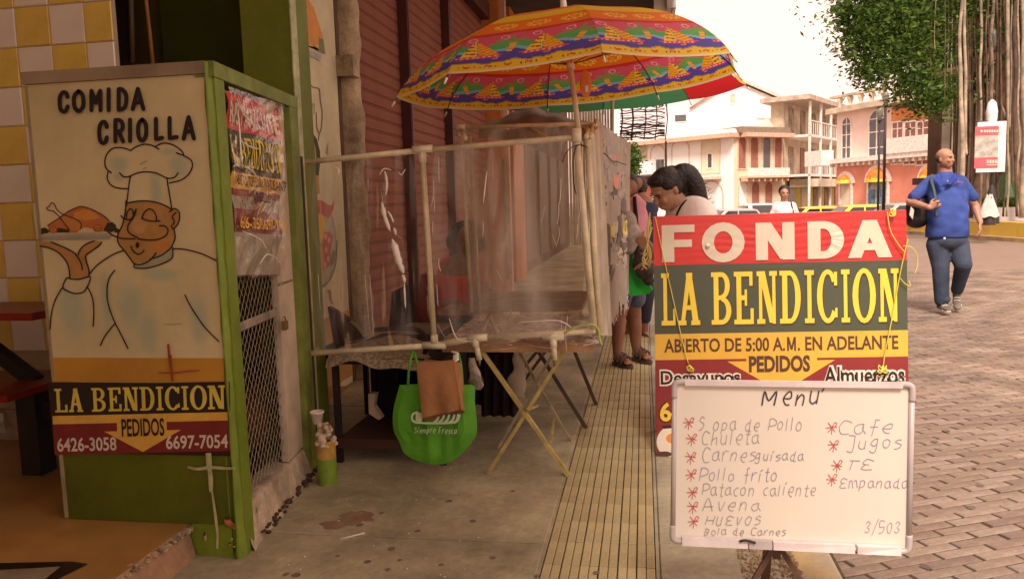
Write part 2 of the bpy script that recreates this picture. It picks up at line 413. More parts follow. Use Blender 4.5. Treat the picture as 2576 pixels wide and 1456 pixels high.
# crumbs, pale chips and gum spots on the slabs
m_chip = M('pale_chip', (.7, .6, .48), .8); m_gum = M('dark_gum_spot', (.20, .14, .085), .85)
mb = MB()
for i in range(170):
    x = rnd.uniform(-1.6, -.42) if rnd.random() < .8 else rnd.uniform(.06, .48); y = rnd.uniform(2.45, 5.2); r = rnd.uniform(.0018, .0055)
    mb.add([(x+r*rnd.uniform(.6, 1.4)*math.cos(t), y+r*rnd.uniform(.6, 1.4)*math.sin(t), .0015) for t in (0, 1.2, 2.4, 3.7, 5)]+[(x, y, .004)],
           [(0, 1, 5), (1, 2, 5), (2, 3, 5), (3, 4, 5), (4, 0, 5)])
stuff(mb.build('litter_crumbs', m_chip), 'pale crumbs and grit scattered over the grey pavement slabs', 'litter')
mb = MB()
for (u, v) in [(985, 1380), (1005, 1408), (925, 1412), (975, 1432), (745, 1446), (720, 1444), (1050, 1335), (1350, 1448), (1190, 1310), (1500, 1440),
               (905, 1320), (1130, 1260), (1290, 1235), (960, 1290), (1110, 1420), (850, 1398), (1240, 1402)]:
    p = G(u, v); r = rnd.uniform(.010, .017)
    mb.add([(p.x+r*rnd.uniform(.8, 1.2)*math.cos(t*.7), p.y+r*1.1*rnd.uniform(.8, 1.2)*math.sin(t*.7), .0012) for t in range(9)], [tuple(range(9))])
stuff(mb.build('gum_spots', m_gum), 'dark trodden gum spots on the pavement slabs in front of the gate', 'stain')
def blot(name, cx, cy, rx, ry, mat_, z, n=22, seed=0, jag=.35):
    r_ = random.Random(seed); q = MB()
    q.add([(cx+rx*(1+r_.uniform(-jag, jag))*math.cos(2*math.pi*i/n), cy+ry*(1+r_.uniform(-jag, jag))*math.sin(2*math.pi*i/n), z) for i in range(n)], [tuple(range(n))])
    return q.build(name, mat_)
m_stain = M('reddish_stain', (.29, .19, .115), .8, .25, 14, col2=(.22, .115, .07))
p = G(900, 1300); stuff(blot('red_stain', p.x, p.y, .075, .07, m_stain, .0016, seed=3), 'rust red stain on the pavement beside the concrete ledge', 'stain')
p = G(840, 1318); stuff(blot('red_stain', p.x, p.y, .055, .04, m_stain, .0013, seed=5), 'smaller rust red smear left of the main stain on pavement', 'stain')

# tactile strip : ribbed yellowish bars, one object each, sharing two meshes
m_tac = M('tactile_clay', (.46, .37, .19), .8, .12, 5, .2, bscale=60, fine=.08)
m_tac2 = M('tactile_clay_pale', (.50, .41, .215), .8, .12, 5, .2, bscale=60, fine=.08)
st = thing('tactile_strip', '', ''); del st['label']; del st['category']; st['kind'] = 'structure'
W6 = .405/6
def tac(off):
    q = MB(); a = .0023
    q.chbox(a, W6/2-.0015, a, .2-a, -.02, .001, .002)
    q.chbox(W6/2+.0012, W6-a, a, .2-a, -.02, -.0005, .002); return q
tms = []
for mm_ in (m_tac, m_tac2):
    o = tac(0).build('ribbed_paver', mm_, st, local=True); tms.append(o.data); bpy.data.objects.remove(o)
for j in range(50):
    for i in range(6):
        o = inst(tms[rnd.random() < .4], 'ribbed_paver', st, (-.377+W6*i, 2.36+.2*j, rnd.uniform(-.0012, .0012)), rnd.uniform(-.004, .004))
mb = MB()
for j in range(240):
    for i in range(6): mb.chbox(-.377+W6*i+.002, -.377+W6*(i+1)-.002, 12.36+.2*j+.002, 12.56+.2*j-.002, -.02, 0, .002)
for j in range(14):
    for i in range(6): mb.chbox(-.377+W6*i+.002, -.377+W6*(i+1)-.002, 2.16-.2*j+.002, 2.36-.2*j-.002, -.02, 0, .002)
stuff(mb.build('far_ribbed_pavers', m_tac, st))
MB().box(-.3915, -.3795, -1, 30, -.02, -.003).build('edging_line', m_conc, st)
MB().box(.03, .043, -1, 30, -.02, -.004).build('edging_line', m_conc2, st)

# kerb with worn yellow paint
m_kerb = M('worn_yellow_kerb', (.50, .37, .16), .8, .1, 5, .3, col2=(.36, .29, .2), thr=(.42, .6))
kb = thing('kerb', '', ''); del kb['label']; del kb['category']; kb['kind'] = 'structure'
for j in range(26):
    MB().chbox(.505, .668, -2+j*1.0+.004, -1+j*1.0-.004, -.3, .0+rnd.uniform(-.003, .003), .018).build('kerb_stone', m_kerb, kb)
# patch of broken gravel at the kerb under the menu board
m_grav = M('gravel', (.36, .24, .13), .9, .3, 18, .5)
mb = MB(); p0 = G(1858, 1400); p1 = G(2000, 1400)
for i in range(900):
    x = rnd.uniform(p0.x, p1.x); y = rnd.uniform(2.42, 2.98); r = rnd.uniform(.003, .009); z = .001
    mb.add([(x+r*math.cos(t+i), y+r*math.sin(t+i), z) for t in (0, 1.57, 3.14, 4.71)]+[(x+rnd.uniform(-.3, .3)*r, y, z+r*rnd.uniform(.6, 1))], [(0, 1, 4), (1, 2, 4), (2, 3, 4), (3, 0, 4)])
stuff(mb.build('gravel_patch', m_grav), 'brown broken gravel patch at the kerb under the menu board', 'gravel')

# road : every brick in front is a brick, farther off the surface pattern takes over
def brickmat():
    m = bpy.data.materials.new('brick_road'); m.use_nodes = True; t = m.node_tree; b = t.nodes['Principled BSDF']
    tc = t.nodes.new('ShaderNodeTexCoord'); mp = t.nodes.new('ShaderNodeMapping'); mp.inputs['Rotation'].default_value = (0, 0, D2R(-25))
    br = t.nodes.new('ShaderNodeTexBrick'); br.inputs['Scale'].default_value = 1
    br.inputs['Brick Width'].default_value = .24; br.inputs['Row Height'].default_value = .058; br.inputs['Mortar Size'].default_value = .004
    br.inputs['Color1'].default_value = (.235, .165, .125, 1); br.inputs['Color2'].default_value = (.27, .20, .15, 1); br.inputs['Mortar'].default_value = (.12, .08, .06, 1)
    n = t.nodes.new('ShaderNodeTexNoise'); n.inputs['Scale'].default_value = .5; n.inputs['Detail'].default_value = 6
    mi = t.nodes.new('ShaderNodeMix'); mi.data_type = 'RGBA'; mi.blend_type = 'MULTIPLY'; mi.inputs[0].default_value = 1
    r = t.nodes.new('ShaderNodeValToRGB'); r.color_ramp.elements[0].color = (.8, .77, .75, 1); r.color_ramp.elements[1].color = (1.1, 1.08, 1.06, 1)
    t.links.new(tc.outputs['Object'], mp.inputs[0]); t.links.new(mp.outputs[0], br.inputs[0]); t.links.new(tc.outputs['Object'], n.inputs[0])
    t.links.new(n.outputs[0], r.inputs[0]); t.links.new(br.outputs[0], mi.inputs[6]); t.links.new(r.outputs[0], mi.inputs[7]); t.links.new(mi.outputs[2], b.inputs['Base Color'])
    b.inputs['Roughness'].default_value = .7; return m
road = thing('road', '', ''); del road['label']; del road['category']; road['kind'] = 'structure'
def rz(y):
    t = min(1, max(0, (y-27)/20)); return RZ-.75*t*t*(3-2*t)
MB().grid(lambda a, b: (.66+a*119.4, -8+b*78, rz(-8+b*78)-.006), 4, 78).build('road_surface', brickmat(), road)
struct(MB().quad((-400, 58, RZ-.78), (400, 58, RZ-.78), (400, 900, RZ-.78), (-400, 900, RZ-.78)).build('far_ground', M('far_ground', (.26, .17, .12), .8)))
struct(MB().quad((-400, -400, RZ-.81), (400, -400, RZ-.81), (400, 59, RZ-.81), (-400, 59, RZ-.81)).build('ground', M('ground', (.26, .17, .12), .8)))
bm_ = [M('road_brick_%s' % n, c, .72, .2, 2.2, .3, bscale=90, fine=.10) for n, c in
       (('rose', (.215, .15, .11)), ('tan', (.235, .17, .122)), ('dusty', (.27, .20, .152)), ('dark', (.19, .13, .098)))]
e1 = Vector((math.sin(D2R(65)), math.cos(D2R(65)), 0)); e2 = Vector((e1.y, -e1.x, 0))
bl, bw = .238, .056
cand = []
for i in range(-5, 330):
    for j in range(-80, 70):
        c = Vector((.7, 2.2, 0))+e1*(j*bl+(i % 2)*bl/2+.02*math.sin(i))-e2*(i*bw)
        if c.x < .60 or c.y < 1.9 or c.y > 14.5 or c.x > .52*c.y+.45: continue
        cand.append(c)
cand.sort(key=lambda c: (CROT.transposed() @ (c-EYEV)).length + (3 if (lambda q: abs(q.x/q.z*2000) > 1300 or q.y/q.z*2000 > 740)(CROT.transposed() @ (c-EYEV)) else 0))
jd = MB(); jd.add([(.67, 1.5, RZ-.004), (1.4, 1.5, RZ-.004), (8.0, 14.4, RZ-.004), (.67, 14.4, RZ-.004)], [(0, 1, 2, 3)])
jd.build('joint_sand', M('joint_sand', (.055, .035, .022), .95, .2, 8), road)
bms = []
for m_ in bm_:
    o = MB().chbox(-bl/2+.006, bl/2-.006, -bw/2+.0028, bw/2-.0028, -.02, 0, .0025).build('brick', m_, road, local=True); bms.append(o.data); bpy.data.objects.remove(o)
ang = math.atan2(e1.y, e1.x)
for c in cand[:300]:
    inst(bms[min(3, int(rnd.random()*3.4))], 'brick', road, (c.x, c.y, RZ+rnd.uniform(-.002, .002)), ang+rnd.uniform(-.012, .012), (rnd.uniform(.97, 1), 1, 1))
mb = MB(); R2 = Matrix.Rotation(ang, 3, 'Z')
for c in cand[300:]:
    z = RZ+rnd.uniform(-.002, .001); a = rnd.uniform(-.01, .01); Rr = Matrix.Rotation(ang+a, 3, 'Z'); mb.mat(min(3, int(rnd.random()*3.4)))
    x, y, b = bl/2-.006, bw/2-.0028, .0025
    P = [Rr @ Vector(q)+Vector((c.x, c.y, z)) for q in ((-x, -y, -b*2), (x, -y, -b*2), (x, y, -b*2), (-x, y, -b*2), (-x+b, -y+b, 0), (x-b, -y+b, 0), (x-b, y-b, 0), (-x+b, y-b, 0))]
    mb.add(P, [(0, 1, 5, 4), (1, 2, 6, 5), (2, 3, 7, 6), (3, 0, 4, 7), (4, 5, 6, 7)])
stuff(mb.build('far_bricks', bm_, road))

m_soil = M('road_soil', (.13, .095, .07), .9, .3, 12)
mb = MB(); r_ = random.Random(77)
for k in range(46):
    y = r_.uniform(2.6, 9); x = r_.uniform(.9, .45*y+.4); rr = r_.uniform(.008, .03)
    mb.add([(x+rr*r_.uniform(.5, 1.3)*math.cos(t*.8), y+rr*r_.uniform(.5, 1.3)*math.sin(t*.8), RZ+.0035) for t in range(8)], [tuple(range(8))])
stuff(mb.build('road_spots', m_soil), 'dark dirt spots and trodden gum on the brick street', 'stain')
# ------------------------------------------------------------------ building on the left
m_terra = M('terracotta_floor', (.42, .22, .065), .35, .18, 1.3, .05, fine=.04)
rf = thing('raised_floor', '', ''); del rf['label']; del rf['category']; rf['kind'] = 'structure'
mb = MB(); n = 26; ex = []
r_ = random.Random(5)
for i in range(n+1):
    y = 2.68-i*(2.68+3)/n; ex.append((-1.735+(r_.uniform(-.022, .012) if i < 9 and i > 0 else 0), y))
top = [(x, y, .122) for x, y in ex]
vs = top+[(-6, -3, .122), (-6, 5.0, .122), (-1.95, 5.0, .122), (-1.95, 2.72, .122), (-1.735, 2.72, .122)]
mb.add(vs, [tuple(range(len(vs)-1, -1, -1))])
mb.build('floor_top', m_terra, rf)
mb = MB()
for i in range(n):
    (x0, y0), (x1, y1) = ex[i], ex[i+1]
    mb.add([(x0, y0, .122), (x1, y1, .122), (x1+.008, y1, .09), (x0+.008, y0, .09)], [(0, 1, 2, 3)])
    mb.add([(x0+.008, y0, .09), (x1+.008, y1, .09), (-1.70, y1, -.02), (-1.70, y0, -.02)], [(0, 1, 2, 3)])
mb.build('floor_riser', M('riser_clay', (.36, .20, .10), .8, .2, 6, .5, col2=(.2, .12, .07)), rf)
mb = MB(); m_chips = M('broken_edge', (.5, .38, .24), .9, .25, 20, .4)
for k in range(60):
    i = int(abs(r_.gauss(0, .5))*5) % 8; x, y = ex[i]; y -= r_.uniform(0, .2); s_ = r_.uniform(.006, .02)
    mb.hexa([(x+r_.uniform(-.02, .02)+a*s_+r_.uniform(-.004, .004), y+b*s_, .105+c*s_*.9) for c in (0, 1) for a, b in ((0, 0), (1, 0), (1, 1), (0, 1))])
mb.build('broken_edge', m_chips, rf, kind='stuff')
fl = lambda pts, z: [tuple(G(u, v, z)) for u, v in pts]
MB().add(fl([(-60, 1416), (180, 1411), (222, 1417), (95, 1480), (-60, 1500)], .125), [(0, 4, 3, 2, 1)]).build('black_inlay', M('black_inlay', (.02, .012, .008), .3), rf)
MB().add(fl([(-60, 1436), (152, 1424), (70, 1490), (-60, 1500)], .128), [(0, 3, 2, 1)]).build('grey_inlay', M('grey_inlay', (.28, .22, .14), .4), rf)

# tiled wall : checkerboard of glazed tiles
TY = 3.7
t0 = PY(43, 120, TY); t1 = PY(128, 110, TY); tw = abs(t1.x-t0.x)
tb = PY(55, 317, TY); th = (t0.z-tb.z)/2; tw = .5*tw+.5*th
xr = PY(284, 80, TY).x
m_tw = M('glazed_white_tile', (.80, .71, .60), .18, .05, 2, 0, spec=.5); m_ty = M('glazed_yellow_tile', (.76, .54, .11), .18, .1, 3, 0, spec=.5)
m_ty2 = M('glazed_ochre_tile', (.68, .45, .07), .2, .1, 3, 0, spec=.5)
wall = thing('tiled_wall', 'wall checkered in glazed yellow and white tiles behind the red booth', 'wall', (xr, TY, .122))
MB().box(-6, xr, TY+.006, TY+.035, .122, 4.5).build('wall_core', M('tile_grout', (.4, .3, .18), .8), wall)
tme = {}
c0 = int(math.ceil((xr-t0.x)/tw))
for i in range(-9, c0):
    for j in range(-16, 8):
        x0 = t0.x+i*tw; x1 = min(x0+tw, xr); z1 = t0.z-j*th; z0 = z1-th
        if z1 > 4.2 or z0 < .30 or x1-x0 < .03: continue
        k = (i+j) % 2; q = MB(); wv = [rnd.uniform(-.0022, .0012) for _ in range(4)]
        key = (k, round(x1-x0, 3), rnd.randint(0, 3))
        if key not in tme:
            a, b = .0018, .004; ww = x1-x0
            q.add([(a, 0, a), (ww-a, 0, a), (ww-a, 0, th-a), (a, 0, th-a), (a+b, -.006+wv[0], a+b), (ww-a-b, -.006+wv[1], a+b), (ww-a-b, -.006+wv[2], th-a-b), (a+b, -.006+wv[3], th-a-b)],
                  [(0, 1, 5, 4), (1, 2, 6, 5), (2, 3, 7, 6), (3, 0, 4, 7), (4, 5, 6, 7)])
            o = q.build('tile', [m_tw, rnd.choice((m_ty, m_ty2))][k], None, local=True); tme[key] = o.data; bpy.data.objects.remove(o)
        inst(tme[key], 'tile', wall, (x0-xr, .006, z0-.122))
MB().box(-6, xr, TY-.012, TY+.004, .122, .29).build('skirting', M('skirting_tile', (.36, .25, .15), .4, .25, 8), wall)
for i in range(8):
    x = PY(2+i*0, 1105, TY).x + .0 + (i-3)*.34
    if x < xr-.1: MB().box(x-.045, x+.045, TY-.017, TY-.0125, .16, .27).build('skirting_insert', M('pale_insert', (.55, .47, .38), .4, .3, 25), wall)

# dark recess behind the kiosk and above it
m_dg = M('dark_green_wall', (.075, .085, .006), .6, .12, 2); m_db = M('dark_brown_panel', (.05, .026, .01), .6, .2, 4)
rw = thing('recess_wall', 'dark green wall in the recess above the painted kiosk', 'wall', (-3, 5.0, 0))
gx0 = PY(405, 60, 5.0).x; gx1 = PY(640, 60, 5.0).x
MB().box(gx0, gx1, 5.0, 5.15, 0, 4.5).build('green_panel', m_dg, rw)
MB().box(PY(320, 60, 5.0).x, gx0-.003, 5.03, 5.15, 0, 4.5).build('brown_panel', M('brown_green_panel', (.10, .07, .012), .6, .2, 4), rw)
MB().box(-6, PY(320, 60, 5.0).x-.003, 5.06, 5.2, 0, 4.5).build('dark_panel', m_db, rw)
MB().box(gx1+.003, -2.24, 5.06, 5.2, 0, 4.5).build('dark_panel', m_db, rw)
q = thing('thin_pipe', 'thin orange pipe running down the dark recess above kiosk', 'pipe', tuple(PY(385, 160, 4.4)))
MB().tube([PY(362, -60, 4.4), PY(367, 0, 4.4), PY(376, 80, 4.4), PY(387, 190, 4.4)], .012, 8).build('pipe', M('orange_pipe', (.42, .17, .03), .5), q, True)
q = thing('thin_pipe', 'dull brown pipe left of the orange one in the recess', 'pipe', tuple(PY(335, 160, 4.5)))
MB().tube([PY(328, -60, 4.5), PY(333, 160, 4.5)], .016, 8).build('pipe', M('brown_pipe', (.14, .09, .05), .5), q, True)
q = thing('thin_pipe', 'dark upright pipe beside the green column above the gate', 'pipe', tuple(PY(675, 200, 4.5)))
MB().tube([PY(664, -60, 4.5), PY(680, 330, 4.5)], .03, 10).build('pipe', M('dark_pipe', (.07, .04, .03), .5), q, True)

# ceiling, roof edge
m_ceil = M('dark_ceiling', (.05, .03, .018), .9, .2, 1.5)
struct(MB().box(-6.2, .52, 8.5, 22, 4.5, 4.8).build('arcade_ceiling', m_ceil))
struct(MB().box(-6.2, .52, -12, 8.497, 4.503, 4.8).build('near_ceiling', M('bounce_cream_ceiling', (.62, .54, .36), .8)))  # unseen near half, split off and kept pale to bounce light into the arcade
struct(MB().box(-6.2, -6, -12, 5.3, 0, 4.5).build('restaurant_side_wall', M('ochre_wall', (.66, .52, .28), .8)))
struct(MB().box(-6, -1.8, -3.2, -3, 0, 4.5).build('restaurant_front_wall', M('ochre_wall', (.66, .52, .28), .8)))
q = thing('roof_fascia', 'white painted board hanging at the roof edge above the umbrella', 'fascia', (.3, 13, 4.3))
a_, b_ = PY(1645, 20, 13), PY(1676, 20, 13)
MB().box(a_.x, b_.x, 13, 13.3, PY(1660, 52, 13).z, 4.497).build('board', M('white_board', (.7, .62, .5), .7, .1), q)
MB().box(b_.x+.005, PY(1700, 20, 13).x, 12.9, 16, PY(1690, 20, 12.9).z, 4.497).build('trim', M('grey_trim', (.5, .42, .38), .6), q)
MB().tube([PY(1682, 80, 13), PY(1704, -30, 13)], .022, 8).build('drain_pipe', M('grey_trim', (.5, .42, .38), .6), q, True)

# mural wall
WX = -2.2
m_mural = M('cream_mural_paint', (.56, .49, .30), .7, .10, 2.5, .08, fine=.04)
mw = thing('mural_wall', 'cream wall with a painted chicken plate, right of the green column', 'wall', (WX, 4.5, 0))
yb = PX(884, 850, WX).y
MB().box(WX-.035, WX, 4.58, 5.72, 0, 4.5).build('wall_face', m_mural, mw)
MB().box(WX+.0005, WX+.003, 4.6, 5.71, .05, PX(820, 800, WX).z).build('ochre_dado', M('ochre_dado', (.46, .24, .05), .7, .12, 4), mw)
ink = Ink(lambda u, v: PX(u, v, WX), (1, 0, 0), .0045)
IM = {k: M('paint_'+k, c, .65, .08, 12) for k, c in dict(black=(.02, .012, .01), dark=(.06, .03, .02), orange=(.6, .24, .05), amber=(.58, .33, .08), red=(.40, .09, .06),
      pink=(.6, .25, .2), white=(.62, .52, .42), green=(.16, .17, .07), grey=(.3, .27, .2), bluegrey=(.32, .34, .29), flesh=(.42, .22, .065), brick=(.45, .15, .04),
      sage=(.36, .33, .215), yellow=(.62, .5, .06), gold=(.66, .38, .06), maroon=(.18, .02, .015), bonepale=(.6, .46, .25), red2=(.5, .03, .02), deep=(.035, .03, .012), rust=(.3, .05, .02)).items()}
MZ = lambda pts, o=(546, 485.2): [(o[0]+x/3, o[1]+y/3) for x, y in pts]      # notes were taken on a 3x enlargement
ink.fill([(765, 0), (775, 0), (788, 20), (800, 60), (812, 95), (790, 120), (762, 112), (762, 0)], 'orange')
ink.fill([(762, 112), (790, 120), (812, 95), (817, 136), (800, 133), (782, 112)], 'amber'); ink.fill([(800, 95), (812, 100), (817, 137), (800, 130)], 'green')
ink.fill([(762, 120), (808, 140), (804, 155), (762, 133)], 'bluegrey')
ink.rib(MZ([(668, 600), (690, 625), (720, 660), (750, 665), (770, 680), (775, 750), (790, 850), (785, 950), (770, 1005), (750, 960), (745, 850)], (546, 0)), 1.6, 'dark')
ink.rib(MZ([(770, 1005), (760, 1060)], (546, 0)), 1.4, 'dark')
for x in (715, 730): ink.rib(MZ([(x, 780), (x-4, 860)], (546, 0)), 1.2, 'dark')
for k in range(6): ink.rib(MZ([(815+k*4, 1150-k*14), (840-k*2, 1170-k*12)], (546, 0)), 1.2, 'grey')
ink.fill([(774, 336), (784, 334), (795, 350), (803, 380), (804, 400), (798, 460), (772, 460)], 'deep')
ink.fill([(774, 350), (780, 345), (786, 352), (792, 372), (794, 398), (780, 420), (772, 420)], 'flesh')
ink.fill(MZ([(650, -150), (760, -130), (770, 0), (740, 20), (700, 20), (650, 0)]), 'flesh')
ink.disc(802, 615, 43, 112, 'grey'); ink.disc(800, 612, 41, 106, 'sage'); ink.rib([(846, 605), (843, 660), (830, 700), (812, 718), (784, 724)], 2.2, 'dark')
ink.fill(MZ([(655, 0), (700, 10), (735, 55), (790, 60), (830, 90), (860, 95), (880, 55), (870, 130), (840, 190), (805, 180), (770, 150), (740, 175), (660, 195)]), 'red')
for x in (700, 735, 770): ink.rib(MZ([(x, 70), (x+6, 160)]), 2.5, 'pink')
ink.fill(MZ([(665, 195), (740, 170), (790, 165), (810, 230), (800, 330), (760, 380), (720, 430), (690, 420), (665, 380)]), 'gold')
ink.fill(MZ([(690, 430), (760, 380), (800, 380), (808, 600), (780, 640), (700, 620)]), 'flesh')
ink.rib(MZ([(720, 420), (716, 520), (700, 600)]), 3, 'amber'); ink.rib(MZ([(760, 400), (770, 520), (790, 620)]), 3, 'amber')
for a in (700, 720, 740): ink.rib(MZ([(a, 655), (a+18, 620)]), 2, 'dark')
ink.fill(MZ([(800, 300), (840, 290), (865, 330), (850, 430), (845, 540), (815, 570), (800, 500), (792, 380)]), 'red')
for a, b in ((812, 330), (838, 360), (815, 430), (832, 500), (808, 540)): ink.disc(546+a/3, 485+b/3, 3.5, 8, 'pink')
ink.fill(MZ([(870, 430), (895, 440), (880, 520), (850, 560), (845, 500)]), 'green')
ink.rib(MZ([(835, 735), (850, 760), (858, 800), (872, 840)]), 3, 'pink')
ink.rib(MZ([(830, 740), (845, 735), (855, 770)]), 2, 'rust')
ink.build('painted_figures', IM, mw)
# stone pilaster
m_stone = M('weathered_stone', (.38, .28, .165), .9, .3, 4, .6, bscale=25, fine=.15)
pil = thing('stone_pilaster', 'weathered grey brown pilaster between mural wall and red shutter', 'pilaster', (WX, 5.8, 0))
mb = MB()
def pilf(a, b):
    z = b*4.5; x = WX+.02+.09*math.sin(math.pi*min(1, max(0, a*1.1)))**.35+.012*math.sin(z*9+a*5)+.008*math.sin(z*23)
    return (x if 0 < a < 1 else WX-.05, 5.725+a*.27+.008*math.sin(z*7), z)
mb.grid(pilf, 10, 60); mb.build('pilaster_shaft', m_stone, pil, True)
MB().box(WX-.02, WX+.008, 5.67, 5.722, 0, 4.5).build('shadow_gap_strip', M('shadow_gap_dark', (.10, .055, .03), .8), pil)  # dark strip painted in for the shadow in the gap beside the shaft
MB().box(WX-.02, WX+.13, 5.66, 5.80, 2.27, 2.42).build('stone_bracket', m_stone, pil)

# shutters
m_sh = M('red_brown_shutter', (.20, .06, .03), .8, .12, 1.6, .08, fine=.04)
m_shd = M('shutter_frame', (.07, .013, .008), .6, .15, 3)
def shutter(y0, y1, label, h=3.85):
    t = thing('roller_shutter', label, 'shutter', (WX-.06, y0, 0), 0, 'red roller shutters along the arcade')
    pitch = .105; k = int(h/pitch)
    mb = MB(); L = y1-y0-.06
    prof = [(0, 0), (.001, .003), (.013, .004), (.013, .015), (.001, .016), (.001, .019), (.014, .021), (.017, pitch*.55), (.014, pitch-.001), (0, pitch)]
    vs = []; n = len(prof)
    for yy in (0, L):
        for x, z in prof: vs.append((x, yy, z))
    mb.add(vs, [(i, n+i, n+i+1, i+1) for i in range(n-1)])
    o = mb.build('slat', m_sh, t, local=True); me = o.data; o.location = (0, .03, .06)
    for i in range(1, k): inst(me, 'slat', t, (0, .03, .06+i*pitch))
    MB().box(WX-.1, WX+.02, y0+.005, y0+.05, 0, h+.1).build('guide_rail', m_shd, t)
    MB().box(WX-.1, WX-.02, y0, y1, .0, .06).build('bottom_bar', m_shd, t)
    MB().box(WX-.1, WX+.05, y0, y1, h+.1, h+.32).build('header_beam', m_shd, t)
    return t
shutter(6.0, 7.42, 'red brown roller shutter beside the stone pilaster')
shutter(7.42, 9.10, 'second red brown shutter, between the two dark rails above plastic booth')
shutter(9.10, 11.6, 'far red brown shutter whose end meets the orange pillar')
q = thing('shutter_post', 'dark red upright post between the first two roller shutters', 'post', (WX, 7.42, 0))
MB().box(WX-.1, WX+.05, 7.38, 7.46, 0, 3.95).build('post', m_shd, q); MB().box(WX+.051, WX+.056, 7.405, 7.435, 0, 3.95).build('web', M('post_face', (.12, .02, .015), .5), q)
q = thing('shutter_post', 'dark red upright post further off, left of the umbrella rim', 'post', (WX, 9.1, 0))
MB().box(WX-.1, WX+.05, 9.05, 9.15, 0, 3.95).build('post', m_shd, q)
struct(MB().box(WX-.3, WX-.08, 5.72, 12, 0, 4.5).build('arcade_wall', M('dark_red_wall', (.14, .028, .012), .8, .15, 1.5)))
# pillars and shop fronts farther along
m_or = M('orange_plaster', (.50, .16, .03), .7, .12, 2); m_pk = M('pink_edge', (.55, .33, .22), .7)
q = thing('orange_pillar', 'orange plaster pillar with pale edge at the end of shutters', 'pillar', (WX, 11.7, 0))
MB().box(WX-.2, WX+.17, 11.62, 11.9, 0, 4.5).build('shaft', m_or, q); MB().box(WX+.175, WX+.25, 11.7, 11.84, 0, 4.5).build('pale_edge', m_pk, q)
q = thing('orange_pillar', 'second orange pillar just beyond, nearer the tarpaulin roof', 'pillar', (WX, 13.6, 0))
MB().box(WX-.2, WX+.08, 13.2, 14.4, 0, 4.5).build('shaft', m_or, q)
q = thing('shop_front', 'dark shop front wall deep under the arcade behind the stall', 'shop front', (WX, 16, 0))
MB().box(WX-.3, WX, 12.0, 24, 0, 4.5).build('wall', M('dark_shop', (.10, .045, .025), .8, .3, 1), q)
for k in range(4): MB().box(WX+.001, WX+.04, 14.8+k*2, 16.2+k*2, .2, 2.4).build('door', M('brown_door', (.13, .08, .055), .6), q)
q = thing('corrugated_wall', 'pale corrugated wall at the far end of the arcade', 'wall', (WX, 30, 0))
mb = MB()
mb.grid(lambda a, b: (WX+.15+.06*math.sin(a*240), 24.2+a*16, b*5.6), 240, 1)
mb.build('sheet', M('pale_corrugated', (.6, .52, .42), .7), q)
# ================================================================== PAINTED KIOSK AND GATE
A = Vector((-1.520, 2.698, 0)); B = Vector((-1.655, 3.70, 0)); CF = 2.698
SP = Plane(A, B)
m_green = M('green_paint', (.15, .21, .014), .5, .14, 3, .1, fine=.06); m_greend = M('green_paint_base', (.10, .12, .007), .5, .2, 1.7, .08, fine=.05)
m_cream = M('cream_panel', (.57, .48, .255), .6, .12, 1.6, .05, fine=.03)
kx0 = -2.262
def painted_panel():
    m = M('kiosk_front_paint', (.60, .505, .275), .6, .10, 1.6, .05, fine=.03); t = m.node_tree; b = t.nodes['Principled BSDF']; N = t.nodes.new; L = t.links.new
    src = b.inputs['Base Color'].links[0].from_socket; tc = N('ShaderNodeTexCoord')
    for col, k, blobs in (((.30, .37, .27), .62, ((180, 775, 47, 100), (330, 770, 40, 75), (372, 835, 34, 66), (500, 805, 30, 85), (268, 760, 18, 95), (403, 690, 60, 22), (300, 413, 34, 28), (448, 415, 32, 36), (392, 480, 20, 60), (300, 445, 18, 18), (425, 382, 30, 12))),
                          ((.56, .44, .14), .45, ((340, 245, 55, 20), (220, 250, 40, 22), (395, 345, 70, 20)))):
        acc = None
        for (u, v, ru, rv) in blobs:
            c = PY(u, v, 2.698)-Vector((-1.9, 2.7, 0)); rx = abs(PY(u+ru, v, 2.698).x-PY(u, v, 2.698).x); rz_ = abs(PY(u, v+rv, 2.698).z-PY(u, v, 2.698).z)
            s1 = N('ShaderNodeVectorMath'); s1.operation = 'SUBTRACT'; s1.inputs[1].default_value = c; L(tc.outputs['Object'], s1.inputs[0])
            s2 = N('ShaderNodeVectorMath'); s2.operation = 'MULTIPLY'; s2.inputs[1].default_value = (1/rx, 0, 1/rz_); L(s1.outputs[0], s2.inputs[0])
            s3 = N('ShaderNodeVectorMath'); s3.operation = 'LENGTH'; L(s2.outputs[0], s3.inputs[0])
            mr = N('ShaderNodeMapRange'); mr.interpolation_type = 'SMOOTHSTEP'; mr.inputs[1].default_value = .25; mr.inputs[2].default_value = 1.15; mr.inputs[3].default_value = k; mr.inputs[4].default_value = 0
            L(s3.outputs['Value'], mr.inputs[0])
            if acc is None: acc = mr.outputs[0]
            else:
                mm = N('ShaderNodeMath'); mm.operation = 'MAXIMUM'; L(acc, mm.inputs[0]); L(mr.outputs[0], mm.inputs[1]); acc = mm.outputs[0]
        mi = N('ShaderNodeMix'); mi.data_type = 'RGBA'; mi.inputs[7].default_value = (*col, 1); L(acc, mi.inputs[0]); L(src, mi.inputs[6]); src = mi.outputs[2]
    L(src, b.inputs['Base Color']); return m
kiosk = thing('painted_kiosk', 'tall kiosk cabinet painted with a chef over a green base, left of gate', 'kiosk', (-1.9, 2.7, 0))
zt = PY(300, 168, CF).z; zb = PY(350, 900, CF).z; zc = PY(350, 962, CF).z; zd = PY(350, 1140, CF).z
mb = MB().box(kx0, -2.06, CF+.0187, 3.62, .124, zt-.045); mb.box(-2.059, -1.535, CF+.0187, CF+.05, .124, zt-.045); mb.build('carcass', m_greend, kiosk)
